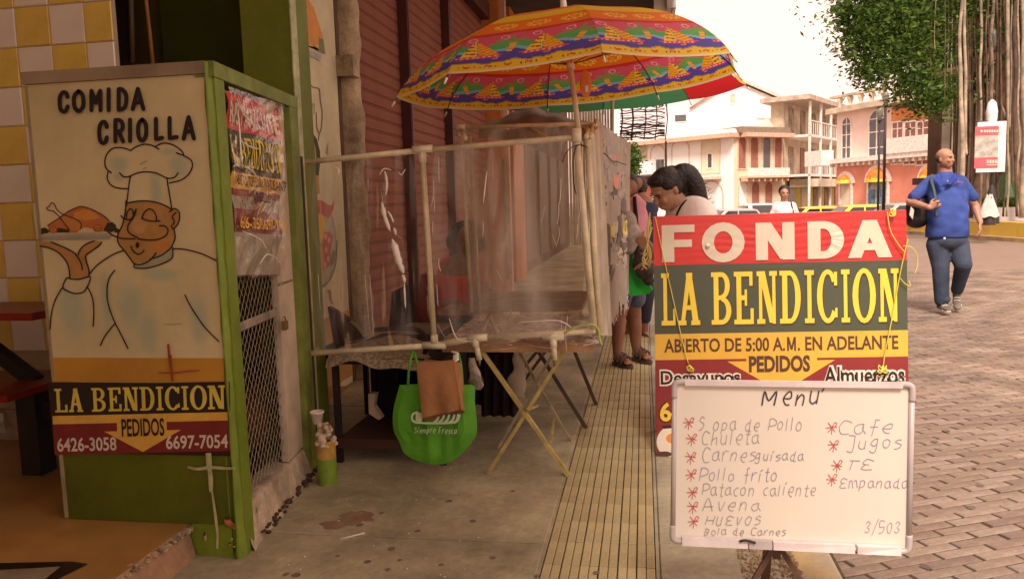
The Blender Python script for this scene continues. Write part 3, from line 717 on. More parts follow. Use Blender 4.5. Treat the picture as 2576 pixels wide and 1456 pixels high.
MB().box(kx0, -1.545, CF, CF+.0185, zd+.001, zt-.045).build('front_panel', painted_panel(), kiosk)
MB().box(kx0, -1.545, CF+.004, CF+.0185, .124, zd-.001).build('base_panel', m_greend, kiosk)
# rounded green corner pillar, bulging at the foot
mb = MB()
def corner(a, b):
    z = b*(zt-.003); k = max(0, (.5-z)/.5)**2
    th = math.pi*(1.0+a*1.0)
    x0 = -1.543; r = .02+.02*k
    pts = [(x0, 2.78), (x0, CF-.004-r*.2), (-1.536, CF-.006-r*.4), (-1.52+k*.01, CF+.01), (-1.522, 2.735)]
    f = a*(len(pts)-1); i = min(int(f), len(pts)-2); t = f-i
    return (pts[i][0]*(1-t)+pts[i+1][0]*t+.002*math.sin(z*31+a*9), pts[i][1]*(1-t)+pts[i+1][1]*t, z)
mb.grid(corner, 12, 46); mb.build('corner_pillar', m_green, kiosk, True)
MB().chbox(-1.735, -1.560, CF-.006, 2.90, 0, .1235, .01).build('pillar_foot', m_green, kiosk)
mb = MB().hexa([(kx0-.012, CF-.012, zt-.044), (-1.537, CF-.012, zt-.044), (-1.70, 3.66, zt-.044), (kx0-.012, 3.66, zt-.044), (kx0-.012, CF-.012, zt), (-1.537, CF-.012, zt), (-1.70, 3.66, zt), (kx0-.012, 3.66, zt)]); mb.build('top_cap', M('dull_brown_cap', (.30, .22, .14), .7, .15, 4), kiosk)
MB().box(kx0-.008, kx0+.004, CF-.004, CF+.02, .13, zt-.05).build('edge_trim', M('worn_trim', (.3, .24, .13), .6), kiosk)
MB().box(kx0+.002, -1.546, CF-.002, CF-.0003, zc+.001, zb).build('ochre_band', M('ochre_band', (.50, .25, .03), .6, .12, 2), kiosk)
K = lambda u, v: PY(u, v, CF)
BO = (0, 485.2); z3 = lambda pts, o: [(o[0]+x/3.0, o[1]+y/3.0015) for x, y in pts]
# chef painting
ink = Ink(K, (0, -1, 0), .0012)
S = lambda pts, o, w_=3.3, k='black': ink.rib(z3(pts, o), w_, k)
a_, b_, c_ = (0, 0), BO, (0, 970.4)
def soft(cx, cy, rx, ry, k, n=5):
    n = n*2                 # airbrushed paint patch in a few thin coats
    for i in range(n): ink.disc(cx, cy, rx*(1.12-.085*i), ry*(1.12-.085*i), k+str(i), 28)
base = (.57, .48, .255)
def coats(k, c, n=10):
    for i in range(n):
        f = (i+1)/n*.70; IM[k+str(i)] = M('coat_'+k+str(i), tuple(base[j]*(1-f)+c[j]*f for j in range(3)), .65, .05, 9)
coats('s', (.27, .34, .24)); coats('y', (.50, .36, .10))
face = [(960, 78), (1050, 62), (1150, 65), (1240, 90), (1302, 125), (1320, 118), (1355, 140), (1362, 190), (1345, 240), (1318, 270), (1328, 350), (1300, 400), (1260, 440), (1185, 480), (1100, 530), (1040, 540), (1022, 535), (985, 490), (940, 430), (905, 390), (893, 350), (897, 310), (930, 240), (950, 150)]
ink.fill(z3(face, b_), 'flesh')
IM['flesh2'] = M('coat_cheek', (.47, .20, .05), .65, .05, 9); IM['flesh3'] = M('coat_cheek2', (.45, .26, .09), .65, .05, 9)
ink.disc(405, 620, 26, 14, 'flesh2'); ink.disc(350, 565, 18, 22, 'flesh3')
ink.fill(z3([(985, 500), (1022, 535), (1040, 540), (1100, 530), (1185, 480), (1300, 420), (1312, 470), (1290, 505), (1200, 545), (1100, 568), (1022, 562), (1022, 535)], b_), 'sage')
ink.fill(z3([(1022, 537), (1075, 540), (1140, 510), (1185, 482), (1100, 520)], b_), 'sage')
hand_ = [(310, 365), (395, 368), (470, 400), (560, 445), (600, 465), (615, 425), (660, 385), (720, 362), (775, 370), (760, 395), (690, 445), (655, 475), (665, 530), (680, 580), (682, 632), (600, 650), (535, 637), (530, 570), (505, 510), (450, 450), (380, 415), (312, 400)]
ink.fill(z3(hand_, b_), 'flesh')
ink.fill(z3([(515, 640), (600, 652), (685, 630), (685, 670), (665, 710), (640, 745), (580, 758), (520, 740), (485, 712), (500, 660)], b_), 's2')
zz_ = ink.z; ink2 = Ink(K, (0, -1, 0), zz_)
body = [(365, 250), (380, 235), (460, 185), (520, 140), (600, 105), (640, 106), (700, 125), (790, 175), (830, 215), (835, 290), (600, 300), (375, 300)]
ink2.fill(z3(body, b_), 'brick'); ink2.fill(z3([(560, 150), (640, 125), (720, 150), (760, 190), (640, 210), (560, 190)], b_), 'orange')
ink2.fill(z3([(420, 120), (470, 160), (530, 185), (580, 200), (618, 235), (612, 270), (570, 288), (530, 278), (490, 230), (455, 180), (400, 135)], b_), 'flesh2')
ink2.fill(z3([(360, 110), (380, 84), (400, 78), (418, 90), (428, 120), (470, 160), (455, 180), (405, 135), (370, 130)], b_), 'bonepale')
ink2.fill(z3([(440, 262), (530, 278), (520, 300), (430, 300)], b_), 'deep')
ink2.fill(z3([(590, 290), (640, 262), (700, 270), (720, 300), (590, 302)], b_), 'bonepale')
for x, y in ((335, 278), (325, 292), (350, 290), (315, 298), (825, 240), (850, 262), (875, 275), (840, 280), (812, 262), (862, 250), (822, 282), (885, 285), (805, 275), (845, 236)):
    ink2.disc(x/3, 485.2+y/3, 6.5+rnd.uniform(-1.5, 2), 5.5, 'deep', 9)
for x in (405, 742):
    ink2.disc(x/3, 485.2+(262 if x > 500 else 278)/3, 10, 8.5, 'rust'); ink2.disc(x/3, 485.2+(262 if x > 500 else 278)/3, 7.5, 6.2, 'orange')
    for t in (0, 1, 2): ink2.rib([(x/3-7*math.cos(t*1.05), 485.2+(262 if x > 500 else 278)/3-6*math.sin(t*1.05)), (x/3+7*math.cos(t*1.05), 485.2+(262 if x > 500 else 278)/3+6*math.sin(t*1.05))], 1.3, 'rust', cap=False)
ink2.fill(z3([(310, 312), (835, 304), (850, 325), (830, 350), (310, 357)], b_), 'sage'); ink2.fill(z3([(310, 330), (848, 322), (830, 350), (310, 357)], b_), 'grey')
for pts in ([(365, 250), (380, 235), (460, 185), (520, 140), (600, 105), (640, 106), (700, 125), (790, 175), (830, 215)], [(400, 135), (370, 130), (358, 112), (380, 100), (385, 82), (405, 76), (420, 92), (432, 122), (470, 155), (530, 182), (580, 200), (618, 235), (610, 272)], [(405, 135), (455, 180), (490, 230), (530, 278)]):
    ink2.rib(z3(pts, b_), 2.2, 'black')
ink2.build('painted_roast_chicken', IM, kiosk, kind='stuff'); ink.z = ink2.z
hat = [[(985, 1135), (930, 1118), (860, 1120), (815, 1160), (797, 1215), (805, 1270), (845, 1305)], [(820, 1300), (815, 1350), (840, 1395), (890, 1420), (965, 1425)],
       [(990, 1140), (1030, 1110), (1090, 1092), (1150, 1098), (1205, 1128)], [(1180, 1105), (1240, 1082), (1310, 1095), (1370, 1135), (1392, 1168)],
       [(1335, 1155), (1400, 1180), (1450, 1215), (1455, 1265), (1425, 1320), (1370, 1360), (1285, 1382)], [(908, 1305), (935, 1332), (975, 1335), (1040, 1308), (1110, 1298), (1190, 1310), (1265, 1345), (1320, 1340), (1350, 1305)],
       [(990, 1330), (978, 1400), (968, 1490), (958, 1560)], [(1265, 1345), (1278, 1430), (1290, 1500), (1302, 1578)]]
for q_ in hat: S(q_, a_)
for q_ in ([(960, 78), (1050, 62), (1150, 65), (1240, 90), (1302, 125)], [(958, 60), (950, 150), (930, 240), (897, 310), (893, 350), (905, 390), (940, 430), (985, 490), (1022, 535), (1075, 538), (1140, 505), (1185, 450)],
           [(1140, 498), (1220, 472), (1290, 420), (1318, 370), (1328, 330), (1318, 270)], [(1285, 145), (1320, 118), (1355, 140), (1362, 190), (1345, 240), (1310, 270), (1300, 245)],
           [(1335, 148), (1305, 180), (1322, 212), (1312, 240)], [(960, 195), (965, 150), (990, 120), (1010, 140), (1010, 180), (985, 203)], [(990, 206), (960, 200), (940, 193), (920, 172)], [(1035, 122), (1022, 170), (1000, 205)],
           [(1080, 190), (1095, 150), (1130, 122), (1165, 135), (1185, 175), (1188, 208)], [(1075, 192), (1140, 212), (1215, 212)], [(1030, 130), (1010, 190), (975, 240), (975, 290), (1010, 320), (1045, 335)],
           [(825, 295), (870, 325), (930, 343), (1030, 345)], [(1045, 345), (1120, 355), (1200, 350), (1260, 320), (1275, 280), (1250, 250), (1210, 248)], [(995, 400), (1015, 440), (1050, 462), (1080, 450), (1095, 430)],
           [(1022, 535), (1024, 562), (1100, 568), (1200, 545), (1290, 505), (1312, 470), (1310, 415)], [(940, 435), (870, 460), (780, 515), (720, 565), (690, 605)], [(1312, 420), (1400, 425), (1520, 455), (1600, 490), (1665, 522)],
           [(312, 400), (380, 415), (450, 450), (505, 510), (530, 570), (535, 635)], [(395, 370), (470, 400), (560, 445), (600, 490), (625, 540), (630, 580)], [(720, 362), (660, 385), (615, 425), (600, 465)], [(775, 370), (760, 395), (690, 445), (655, 475), (665, 530), (680, 580), (682, 630)],
           [(515, 640), (600, 652), (685, 630), (685, 670), (665, 710), (640, 745), (580, 758), (520, 740), (485, 712), (500, 660), (515, 640)], [(480, 715), (430, 800), (400, 900), (388, 1025)], [(670, 710), (705, 780), (718, 880), (713, 1005)],
           [(875, 583), (835, 640), (818, 720), (825, 830), (870, 960), (930, 1080), (975, 1170)], [(875, 985), (800, 1080), (768, 1150)], [(1405, 768), (1440, 840), (1530, 980), (1600, 1060), (1660, 1118)]):
    S(q_, b_)
ink.disc(349, 485.2+393/3, 4.5, 7.5, 'black')
S([(1068, 1240), (1115, 1215)], a_, 2, 'grey'); S([(1090, 1276), (1115, 1266)], a_, 2, 'grey'); S([(1250, 990), (1380, 985)], b_, 1.5, 'grey')
ink.build('painted_chef', IM, kiosk, kind='stuff')
# brush lettering
BR = {'C': [[(.9, .25), (.75, .06), (.45, .02), (.15, .2), (.08, .55), (.2, .88), (.5, .98), (.78, .9), (.9, .72)]], 'O': [[(.5, 0), (.14, .2), (.06, .5), (.16, .84), (.5, 1), (.86, .82), (.95, .5), (.84, .17), (.5, 0)]],
      'M': [[(.1, 1), (.1, 0)], [(.1, 0), (.5, .6)], [(.5, .6), (.92, 0)], [(.92, 0), (.95, 1)]], 'I': [[(.5, 0), (.5, 1)]], 'D': [[(.1, 0), (.1, 1)], [(.1, 0), (.5, .02), (.88, .25), (.92, .6), (.7, .9), (.1, 1)]],
      'A': [[(.02, 1), (.48, 0)], [(.48, 0), (.98, 1)], [(.2, .68), (.8, .66)]], 'R': [[(.1, 0), (.1, 1)], [(.1, .02), (.6, .02), (.9, .22), (.75, .48), (.1, .55)], [(.5, .55), (.95, 1)]], 'L': [[(.1, 0), (.12, .98)], [(.12, .98), (.9, .92)]]}
ink = Ink(K, (0, -1, 0), .012)
for ch, x0, x1, y0, y1 in (('C', 154, 178, 233, 283), ('O', 190, 217, 231, 281), ('M', 233, 260, 230, 279), ('I', 275, 283, 226, 279), ('D', 302, 325, 226, 278), ('A', 339, 367, 225, 276),
                           ('C', 254, 277, 307, 362), ('R', 294, 317, 303, 357), ('I', 328, 338, 302, 356), ('O', 352, 375, 302, 355), ('L', 396, 416, 300, 352), ('L', 430, 453, 298, 350), ('A', 467, 494, 296, 350)):
    for st_ in BR[ch]: ink.rib([(x0+(x1-x0)*x, y0+(y1-y0)*y) for x, y in st_], 10.8, 'black', sm=len(st_) > 2)
ink.build('brush_lettering', IM, kiosk)
# red paint cross on the ochre band
ink = Ink(K, (0, -1, 0), .012)
ink.rib([(428, 866), (431, 900), (436, 935), (438, 955)], 6, 'rust'); ink.rib([(405, 935), (440, 936), (475, 932), (505, 930)], 4, 'rust', taper=True); ink.rib([(433, 895), (437, 940)], 9, 'rust', taper=True)
ink.build('red_paint_cross', IM, kiosk)
# small banner low on the kiosk
ban = MB().box(PY(131, 1050, CF).x, PY(580, 1050, CF).x, CF-.006, CF-.0025, zd, zc).build('banner', M('banner_back', (.03, .012, .01), .4), kiosk)
bq = quadmap((131, 968), (580, 958), (584, 1132), (141, 1142), K)
ink = Ink(bq, (0, -1, 0), .007)
ink.fill([(0, 0), (1, 0), (1, .44), (0, .44)], 'black'); ink.fill([(0, .44), (1, .44), (1, .56), (0, .56)], 'gold'); ink.fill([(0, .56), (1, .56), (1, 1), (0, 1)], 'maroon')
def arrow(i, col='gold'): i.fill([(.36, .5), (.64, .5), (.64, .68), (.72, .68), (.5, .985), (.285, .68), (.36, .68)], col)
arrow(ink); ink.fill([(.36, .615), (.285, .615), (.285, .635), (.36, .635)], 'maroon')
xs = [.02, .125, .235, .325, .425, .52, .61, .655, .745, .80, .90]
def slabline(i, txt, spans, y0, y1, key):
    for ch, (a, b) in zip(txt, spans): glyph(i, SL[ch], a, y0, b, y1, key)
slabline(ink, 'LABENDICION', [(.015, .09), (.095, .175), (.225, .305), (.318, .395), (.403, .487), (.497, .58), (.585, .632), (.637, .722), (.727, .773), (.778, .873), (.878, .975)], .05, .39, 'yellow')
ink_text(ink, 'PEDIDOS', .388, .50, .628, .76, 'black', .02)
ink_text(ink, '6426-3058', .02, .755, .355, .955, 'white', .02); ink_text(ink, '6697-7054', .635, .755, .985, .955, 'white', .02)
ink.build('banner_print', IM, kiosk)
# scratched pale cross and flaked paint on the green foot
ink = Ink(K, (0, -1, 0), .012)
IM['scratch'] = M('scratched_plaster', (.42, .40, .2), .8, .2, 30); IM['flake'] = M('bare_brick_flake', (.42, .15, .06), .9, .3, 30)
c3 = lambda pts: [(x/3.0, 970.4+y/3.0015) for x, y in pts]
ink.rib(c3([(1585, 498), (1592, 600)]), 14, 'scratch', sm=False, cap=False); ink.rib(c3([(1440, 605), (1500, 618), (1600, 606), (1700, 612), (1778, 615)]), 8, 'scratch', taper=True)
ink.rib(c3([(1590, 600), (1602, 680), (1605, 790)]), 12, 'scratch', taper=True, cap=False); ink.rib(c3([(1612, 780), (1630, 900), (1645, 1020), (1655, 1120), (1652, 1215)]), 7, 'scratch', taper=True, cap=False)
ink.fill(c3([(1705, 1000), (1730, 975), (1760, 1010), (1800, 1050), (1800, 1080), (1760, 1062), (1710, 1030)]), 'flake'); ink.fill(c3([(1705, 985), (1740, 968), (1755, 990), (1725, 1005)]), 'dark')
ink.fill(c3([(1548, 1095), (1570, 1100), (1575, 1150), (1560, 1160)]), 'scratch'); ink.fill(c3([(1548, 1090), (1568, 1100), (1562, 1122), (1550, 1118)]), 'dark')
for k in range(9): x, y = 1740+rnd.uniform(0, 70), 1130+rnd.uniform(0, 110); ink.disc(x/3, 970.4+y/3, rnd.uniform(1.5, 5), rnd.uniform(1.5, 4), rnd.choice(('scratch', 'flake', 'dark')), 7)
ink.build('scratched_cross', IM, kiosk)

# ---- gate in the side, seen obliquely
gate = thing('gate', 'green framed gate with torn restaurant poster over chain link mesh', 'gate', (A.x, A.y, 0), 0)
sz = SP.sz
s_l0, s_l1 = .03, sz(578, 500)[0]; s_r0, s_r1 = sz(742, 600)[0], sz(762, 600)[0]; s_p0 = sz(703, 600)[0]
ztop = sz(555, 165)[1]
mb = MB().slab(SP, .0, s_r1, ztop-.055, ztop+.0, -.06, .012); mb.build('top_rail', M('green_paint_pale', (.16, .195, .03), .6, .2, 7, .1), gate)
MB().slab(SP, .01, s_l1, .0, ztop-.056, -.05, .008).build('left_stile', m_green, gate)
MB().slab(SP, s_r0, s_r1, .0, ztop-.056, -.05, .010).build('right_stile', M('green_paint_pale', (.16, .195, .03), .6, .2, 7, .1), gate)
MB().slab(SP, s_p0, s_r0-.002, .16, ztop-.058, -.05, -.02).build('concrete_post', M('pale_post', (.50, .40, .28), .7, .12, 5, .1), gate)
MB().slab(SP, s_l1+.002, s_p0-.002, ztop-.16, ztop-.058, -.10, -.06).build('dark_lintel', M('lintel_grey', (.13, .09, .05), .8), gate)
# mesh lower part
zp = sz(640, 700)[1]; zm = .19
mb = MB(); wd = .0013; p_ = .055; s0, s1 = s_l1+.004, s_p0-.004
for k in range(-60, 120):
    for sgn in (1, -1):
        a = s0; za = k*p_ if sgn > 0 else k*p_+1.0
        pts = []
        za_ = za; slope = 1.2*sgn
        lo = max(zm, min(za, za+slope*(s1-s0))); hi = min(zp+.05, max(za, za+slope*(s1-s0)))
        if hi <= lo: continue
        sa = s0+(lo-za)/slope; sb = s0+(hi-za)/slope
        if min(sa, sb) < s0-1e-4 or max(sa, sb) > s1+1e-4: continue
        mb.tube([SP.at(sa, lo, -.035+.002*sgn), SP.at(sb, hi, -.035+.002*sgn)], wd, 4, False)
o = mb.build('chain_link_mesh', M('galvanised_wire', (.34, .27, .18), .5, .2, 30, metal=.3), gate); o['kind'] = 'stuff'
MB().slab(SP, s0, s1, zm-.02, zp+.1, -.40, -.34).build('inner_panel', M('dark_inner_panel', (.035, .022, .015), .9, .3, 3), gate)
for k in range(7):
    a = s0+.06+k*.105; h = rnd.uniform(.45, .95)
    MB().slab(SP, a, a+rnd.uniform(.03, .06), .2, h, -.33, -.30).build('plank', M('grey_plank', (.26, .21, .16), .85, .3, 8), gate)
MB().slab(SP, s0, s1, .84, .875, -.036, -.03).build('cross_wire_rail', M('grey_plank', (.26, .21, .16), .85, .3, 8), gate)
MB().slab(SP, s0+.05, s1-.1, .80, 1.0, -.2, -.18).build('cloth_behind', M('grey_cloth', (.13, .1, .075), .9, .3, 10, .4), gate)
# bolt and padlock
a = sz(700, 715); MB().tube([SP.at(a[0]-.03, a[1], .012), SP.at(a[0]+.14, a[1]+.005, .02)], .005, 8).build('bolt', M('old_steel', (.25, .17, .1), .4, metal=.8), gate, True)
a = sz(712, 818); mb = MB(); c = SP.at(a[0], a[1], .0)
mb.tube([c+Vector((0, .012*math.cos(t*.45), .02+.018*math.sin(t*.45)))+SP.n*.008 for t in range(8)], .004, 6)
mb.slab(SP, a[0]-.02, a[0]+.02, a[1]-.02, a[1]+.02, -.002, .018); mb.build('padlock', M('brass', (.35, .24, .12), .35, metal=.7), gate)
# poster
pst = MB()
pq = quadmap((574, 228), (707, 272), (713, 692), (597, 694), SP.hit)
def wav(x, y): return (math.sin(y*21+x*5)*.006+math.sin(x*13+y*4)*.005+math.sin((x+y)*33)*.003)
def pfn(x, y): return pq(x, y)+SP.n*(-.014+wav(x, y)*1.2)
poster = MB().grid(lambda a, b: pfn(a, b), 30, 90).build('poster', M('poster_ground', (.30, .03, .02), .35), gate, True)
class WInk(Ink):
    """print laid on the wavy sheet: marks are cut fine so they follow it"""
    def fill(s, pts, key):
        xs = [p[0] for p in pts]; ys = [p[1] for p in pts]; x0, x1, y0, y1 = min(xs), max(xs), min(ys), max(ys)
        if len(pts) == 4 and len(set(round(x, 5) for x in xs)) == 2:
            s.k(key); nx = max(1, int((x1-x0)*26)); ny = max(1, int((y1-y0)*70))
            for i in range(nx):
                for j in range(ny):
                    a, b = x0+(x1-x0)*i/nx, x0+(x1-x0)*(i+1)/nx; c, d = y0+(y1-y0)*j/ny, y0+(y1-y0)*(j+1)/ny
                    s.mb.add([s.P(a, c), s.P(b, c), s.P(b, d), s.P(a, d)], [(0, 1, 2, 3)])
            s.step(); return s
        return Ink.fill(s, pts, key)
    def step(s): s.z += .0004
ink = WInk(pfn, SP.n, .001)
ink.fill([(0, .01), (1, .01), (1, .20), (0, .20)], 'red2'); ink.fill([(0, .20), (1, .20), (1, .43), (0, .43)], 'deep')
ink.fill([(0, .43), (1, .43), (1, .52), (0, .52)], 'gold'); ink.fill([(0, .52), (1, .52), (1, .655), (0, .655)], 'maroon'); ink.fill([(0, .56), (.4, .56), (.4, .63), (0, .63)], 'grey'); ink.fill([(.68, .56), (1, .56), (1, .63), (.68, .63)], 'grey')
ink.fill([(.3, .51), (.78, .51), (.54, .67)], 'gold'); ink.fill([(0, .655), (1, .655), (1, .76), (0, .76)], 'maroon'); ink.fill([(0, .76), (1, .76), (1, .995), (0, .995)], 'grey')
for i, ch in enumerate('RESTAURANTE'): ink_text(ink, ch, .03+i*.086, .055, .03+i*.086+.07, .165, 'white', .03)
for i, (ch, a) in enumerate(zip('LABENDICION', (0, .09, .2, .29, .375, .465, .555, .6, .69, .74, .84))): glyph(ink, SL[ch], a, .235, a+(.045 if ch == 'I' else .082), .40, 'yellow')
ink_text(ink, 'ABIERTO DE 5:00', .03, .447, .5, .505, 'dark', .01); ink_text(ink, 'EN ADELANTE', .55, .447, .96, .505, 'dark', .01); ink_text(ink, 'PEDIDOS', .36, .535, .72, .585, 'dark', .02)
ink_text(ink, '6426-3058', .03, .675, .5, .74, 'gold', .02); ink_text(ink, '6697-7054', .55, .675, .97, .74, 'gold', .02)
ink.build('poster_print', IM, gate)
pl_ = MB().grid(lambda a, b: pq(-.02+a*1.04, -.02+b*1.03)+SP.n*(.006+.005*math.sin(a*9+b*17)*math.sin(b*31+a*3)+.002*math.sin(b*50+a*20)), 34, 110)
film('poster_plastic', (.96, .94, .9), .05, .2, 4, .05, .16); pl_.build('plastic_cover', MATS['poster_plastic'], gate, True)
m_glint = M('white_plastic_glint', (.75, .68, .6), .2, .05)  # pale colour standing in for glints on creased plastic
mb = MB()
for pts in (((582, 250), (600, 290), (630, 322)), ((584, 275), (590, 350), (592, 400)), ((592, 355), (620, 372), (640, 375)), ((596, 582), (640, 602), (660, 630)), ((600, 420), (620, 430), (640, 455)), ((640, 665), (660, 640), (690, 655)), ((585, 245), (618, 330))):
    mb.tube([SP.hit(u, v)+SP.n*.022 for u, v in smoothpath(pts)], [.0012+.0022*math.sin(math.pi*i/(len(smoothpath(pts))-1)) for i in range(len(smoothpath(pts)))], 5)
mb.build('fold_glints', m_glint, gate, True)  # glints on the poster cover, put in as pale tubes
# concrete ledge under the gate
m_led = M('rough_ledge', (.42, .33, .22), .9, .25, 5, .7, bscale=22, fine=.12)
q = thing('concrete_ledge', 'low chipped concrete ledge under the gate at the pavement edge', 'ledge', (-1.6, 3.2, 0))
mb = MB()
def led(a, b):
    s = .05+a*.99; w_ = .012*math.sin(s*23)+.008*math.sin(s*51)
    prof = [(-.12, .165), (-.035, .165), (-.018, .155), (-.008+w_*.4, .1), (.006+w_*.5, .03), (.018+w_*.6, .0)]
    f = b*5; i = min(int(f), 4); t = f-i
    o_ = prof[i][0]*(1-t)+prof[i+1][0]*t; z = prof[i][1]*(1-t)+prof[i+1][1]*t
    return SP.at(s, z*(1-.12*a)+.003*math.sin(s*40+b*9), o_)
mb.grid(led, 40, 10); mb.build('ledge_body', m_led, q, True)
mb = MB()
for k in range(80):
    s = rnd.uniform(.15, 1.0); r = rnd.uniform(.004, .015); c = SP.at(s, .004+rnd.uniform(0, .03), .014+rnd.uniform(-.006, .012)); mb.ell(c, (r, r, r*.6), 6, 4)
mb.build('dirt_crust', M('dark_dirt', (.06, .035, .02), .95), q, kind='stuff')
# green column rising behind the gate and the foot stump
q = thing('green_column', 'tall green painted column rising behind the gate', 'column', (-1.8, 3.8, 0))
MB().box(-1.93, -1.675, 3.74, 3.95, .0, 4.5).build('shaft', M('green_column_paint', (.13, .155, .011), .6, .14, 2.5, .08, fine=.05), q)
MB().box(-1.674, -1.668, 3.735, 3.80, 0, 4.5).build('pale_edge', M('pale_green_edge', (.42, .42, .22), .6, .2, 12), q)
MB().slab(SP, 1.02, 1.045, .16, PY(775, 392, 3.7).z, -.06, .012).build('edge_trim', M('dark_edge', (.06, .035, .02), .8), q)
q = thing('stump', 'broken green and yellow pipe stump with crumbling mortar beside gate', 'stump', tuple(G(825, 1222)))
c = G(825, 1215); c.z = 0; r0 = .047
zr = lambda v: PY(825, v, c.y).z
mb = MB(); mb.lathe([(r0*1.06, -.01), (r0, .01), (r0*.98, zr(1150))], c, 20); mb.build('green_sleeve', M('green_sleeve', (.17, .26, .02), .55, .15, 9), q, True)
mb = MB(); mb.lathe([(r0*.97, zr(1150)), (r0*1.0, zr(1110)), (r0*.98, zr(1105))], c, 20); mb.build('yellow_sleeve', M('ochre_sleeve', (.45, .26, .05), .6, .2, 15), q, True)
mb = MB(); r_ = random.Random(3)
for k in range(46):
    f = r_.random(); rr = r0*(.95-.5*f); th = r_.uniform(0, 6.28); s_ = r_.uniform(.009, .02); mb.ell(c+Vector((rr*math.cos(th), rr*math.sin(th), zr(1118)+f*(zr(1068)-zr(1118)))), (s_, s_, s_*.8), 7, 5)
remeshed('crumbled_top', mb, M('crumbled_mortar', (.55, .43, .28), .95, .3, 18, .5, col2=(.16, .1, .05), thr=(.35, .5)), q, .005, 2)
q = thing('foam_cup', 'white foam cup standing on the broken stump by the column', 'cup', tuple(PY(798, 1062, c.y)))
cc = PY(799, 1064, c.y-.0); mb = MB(); hc = (PY(799, 1034, c.y).z-cc.z)
mb.lathe([(0, 0), (.021, 0), (.032, hc), (.034, hc), (.034, hc-.006), (.029, hc-.01), (.019, .004), (0, .004)], cc, 20); mb.build('cup_body', M('white_foam', (.72, .64, .54), .5), q, True)
# drinking straw on the pavement
a = G(855, 1357); b = G(917, 1342); q = thing('drinking_straw', 'white drinking straw lying on the pavement below the gate', 'straw', tuple(a))
MB().tube([a+Vector((0, 0, .0035)), b+Vector((0, 0, .0035))], .0033, 8).build('straw', M('white_plastic', (.75, .68, .58), .4), q, True)

# ---- red booth on the raised floor
m_red = M('dark_red_board', (.22, .012, .008), .35, .15, 3); m_blk = M('black_steel', (.012, .008, .007), .5)
q = thing('red_booth', 'dark red table and bench booth on black steel legs by tiles', 'booth', (-2.7, 3.2, .122))
P3 = lambda u, v, y=3.2: PY(u, v, y)
a, b = P3(-150, 800), P3(113, 781); MB().box(-4.2, b.x, 3.12, 3.55, b.z-.035, b.z).build('table_top', m_red, q)
b2 = P3(123, 946); MB().hexa([(-4.2, 2.80, b2.z-.09), (b2.x, 2.95, b2.z-.06), (b2.x, 3.5, b2.z-.06), (-4.2, 3.5, b2.z-.09), (-4.2, 2.80, b2.z-.06), (b2.x, 2.95, b2.z-.03), (b2.x, 3.5, b2.z-.03), (-4.2, 3.5, b2.z-.06)]).build('seat', m_red, q)
MB().box(P3(88, 900).x, P3(118, 900).x, 3.36, 3.40, b2.z+.0, b.z-.036).build('end_board', M('brown_board', (.06, .02, .012), .6), q)
MB().bar(P3(-40, 860, 3.3), P3(92, 960, 3.3), .06, .06).build('diagonal_leg', m_blk, q)
MB().box(P3(64, 1100).x, P3(112, 1100).x, 3.16, 3.26, .124, b2.z-.062).build('leg', m_blk, q)
MB().box(P3(112, 1030).x-.02, P3(128, 1030).x, 3.2, 3.26, P3(110, 1055).z, P3(110, 1010).z).build('bracket', m_blk, q)
MB().box(-3.9, -3.82, 3.16, 3.26, .124, b2.z-.09).build('leg', m_blk, q)
# ================================================================== THE STALL
m_pvc = M('old_pvc', (.68, .60, .40), .4, .14, 8, fine=.08); m_pvcf = M('pvc_fitting', (.72, .65, .46), .4, .08, 8)
m_wood = M('rough_table_wood', (.36, .20, .095), .8, .2, 7, .3); m_leg = M('yellow_leg_paint', (.46, .36, .12), .5, .2, 12)
m_legd = M('dark_leg', (.10, .065, .035), .5, .2, 12)
FY = 3.62
T = lambda u, v, y=FY: PY(u, v, y)
# front booth frame
fr = thing('pipe_frame', 'cream plastic pipe frame on the table edge, tied to the gate', 'frame', tuple(T(1300, 860)))
RP = .0135
def pipe(pts, r=RP, name='pipe', m=m_pvc, par=None): return MB().tube(pts, r, 10).build(name, m, par or fr, True)
def fit(p, a, b, par=None, m=m_pvcf, r=.018): return MB().tube([p-a, p+b], r, 10).build('fitting', m, par or fr, True)
t1, t2, t3 = T(770, 408), T(1062, 378), T(1448, 346)
pipe([t1, t2]); pipe([t2, t3]); fit(t2, Vector((.045, 0, -.004)), Vector((.05, 0, .006))); fit(t2-Vector((0, 0, .03)), Vector((0, 0, .03)), Vector((0, 0, .02)))
b0, b1, b2, b3 = T(785, 888), T(1093, 868), T(1200, 850), T(1498, 832)
pipe([b0, b1]); pipe([b1, b2]); pipe([b2, b3]); fit(b1, Vector((.055, 0, 0)), Vector((.055, 0, .0))); fit(b2, Vector((.045, 0, 0)), Vector((.05, 0, .004)))
pipe([t2-Vector((0, 0, .02)), b1]); fit(b1+Vector((0, 0, .03)), Vector((0, 0, .02)), Vector((0, 0, .02)))
c1, c2 = T(1450, 352), T(1494, 828); pipe([c1, c2], .017); pipe([T(1478, 352, 3.66), T(1508, 838, 3.66)], .015); pipe([T(1500, 318, 3.9), T(1522, 830, 3.9)], .013)
fit(c1+Vector((0, 0, .02)), Vector((0, 0, .03)), Vector((0, 0, .03)), r=.024)
for u in (1200, 1392):                                            # short feet pointing down over the table edge
    a, b = T(u-(4 if u < 1300 else 0), 862), T(u+(6 if u < 1300 else 3), 905)
    pipe([a, b], .014); fit(a, Vector((0, 0, .02)), Vector((0, 0, .02))); MB().tube([b, b-Vector((0, 0, .03))], [.008, .003], 8).build('screw_end', M('old_steel', (.25, .17, .1), .4, metal=.8), fr, True)
fit(T(1392, 846), Vector((.05, 0, 0)), Vector((.05, 0, 0)))
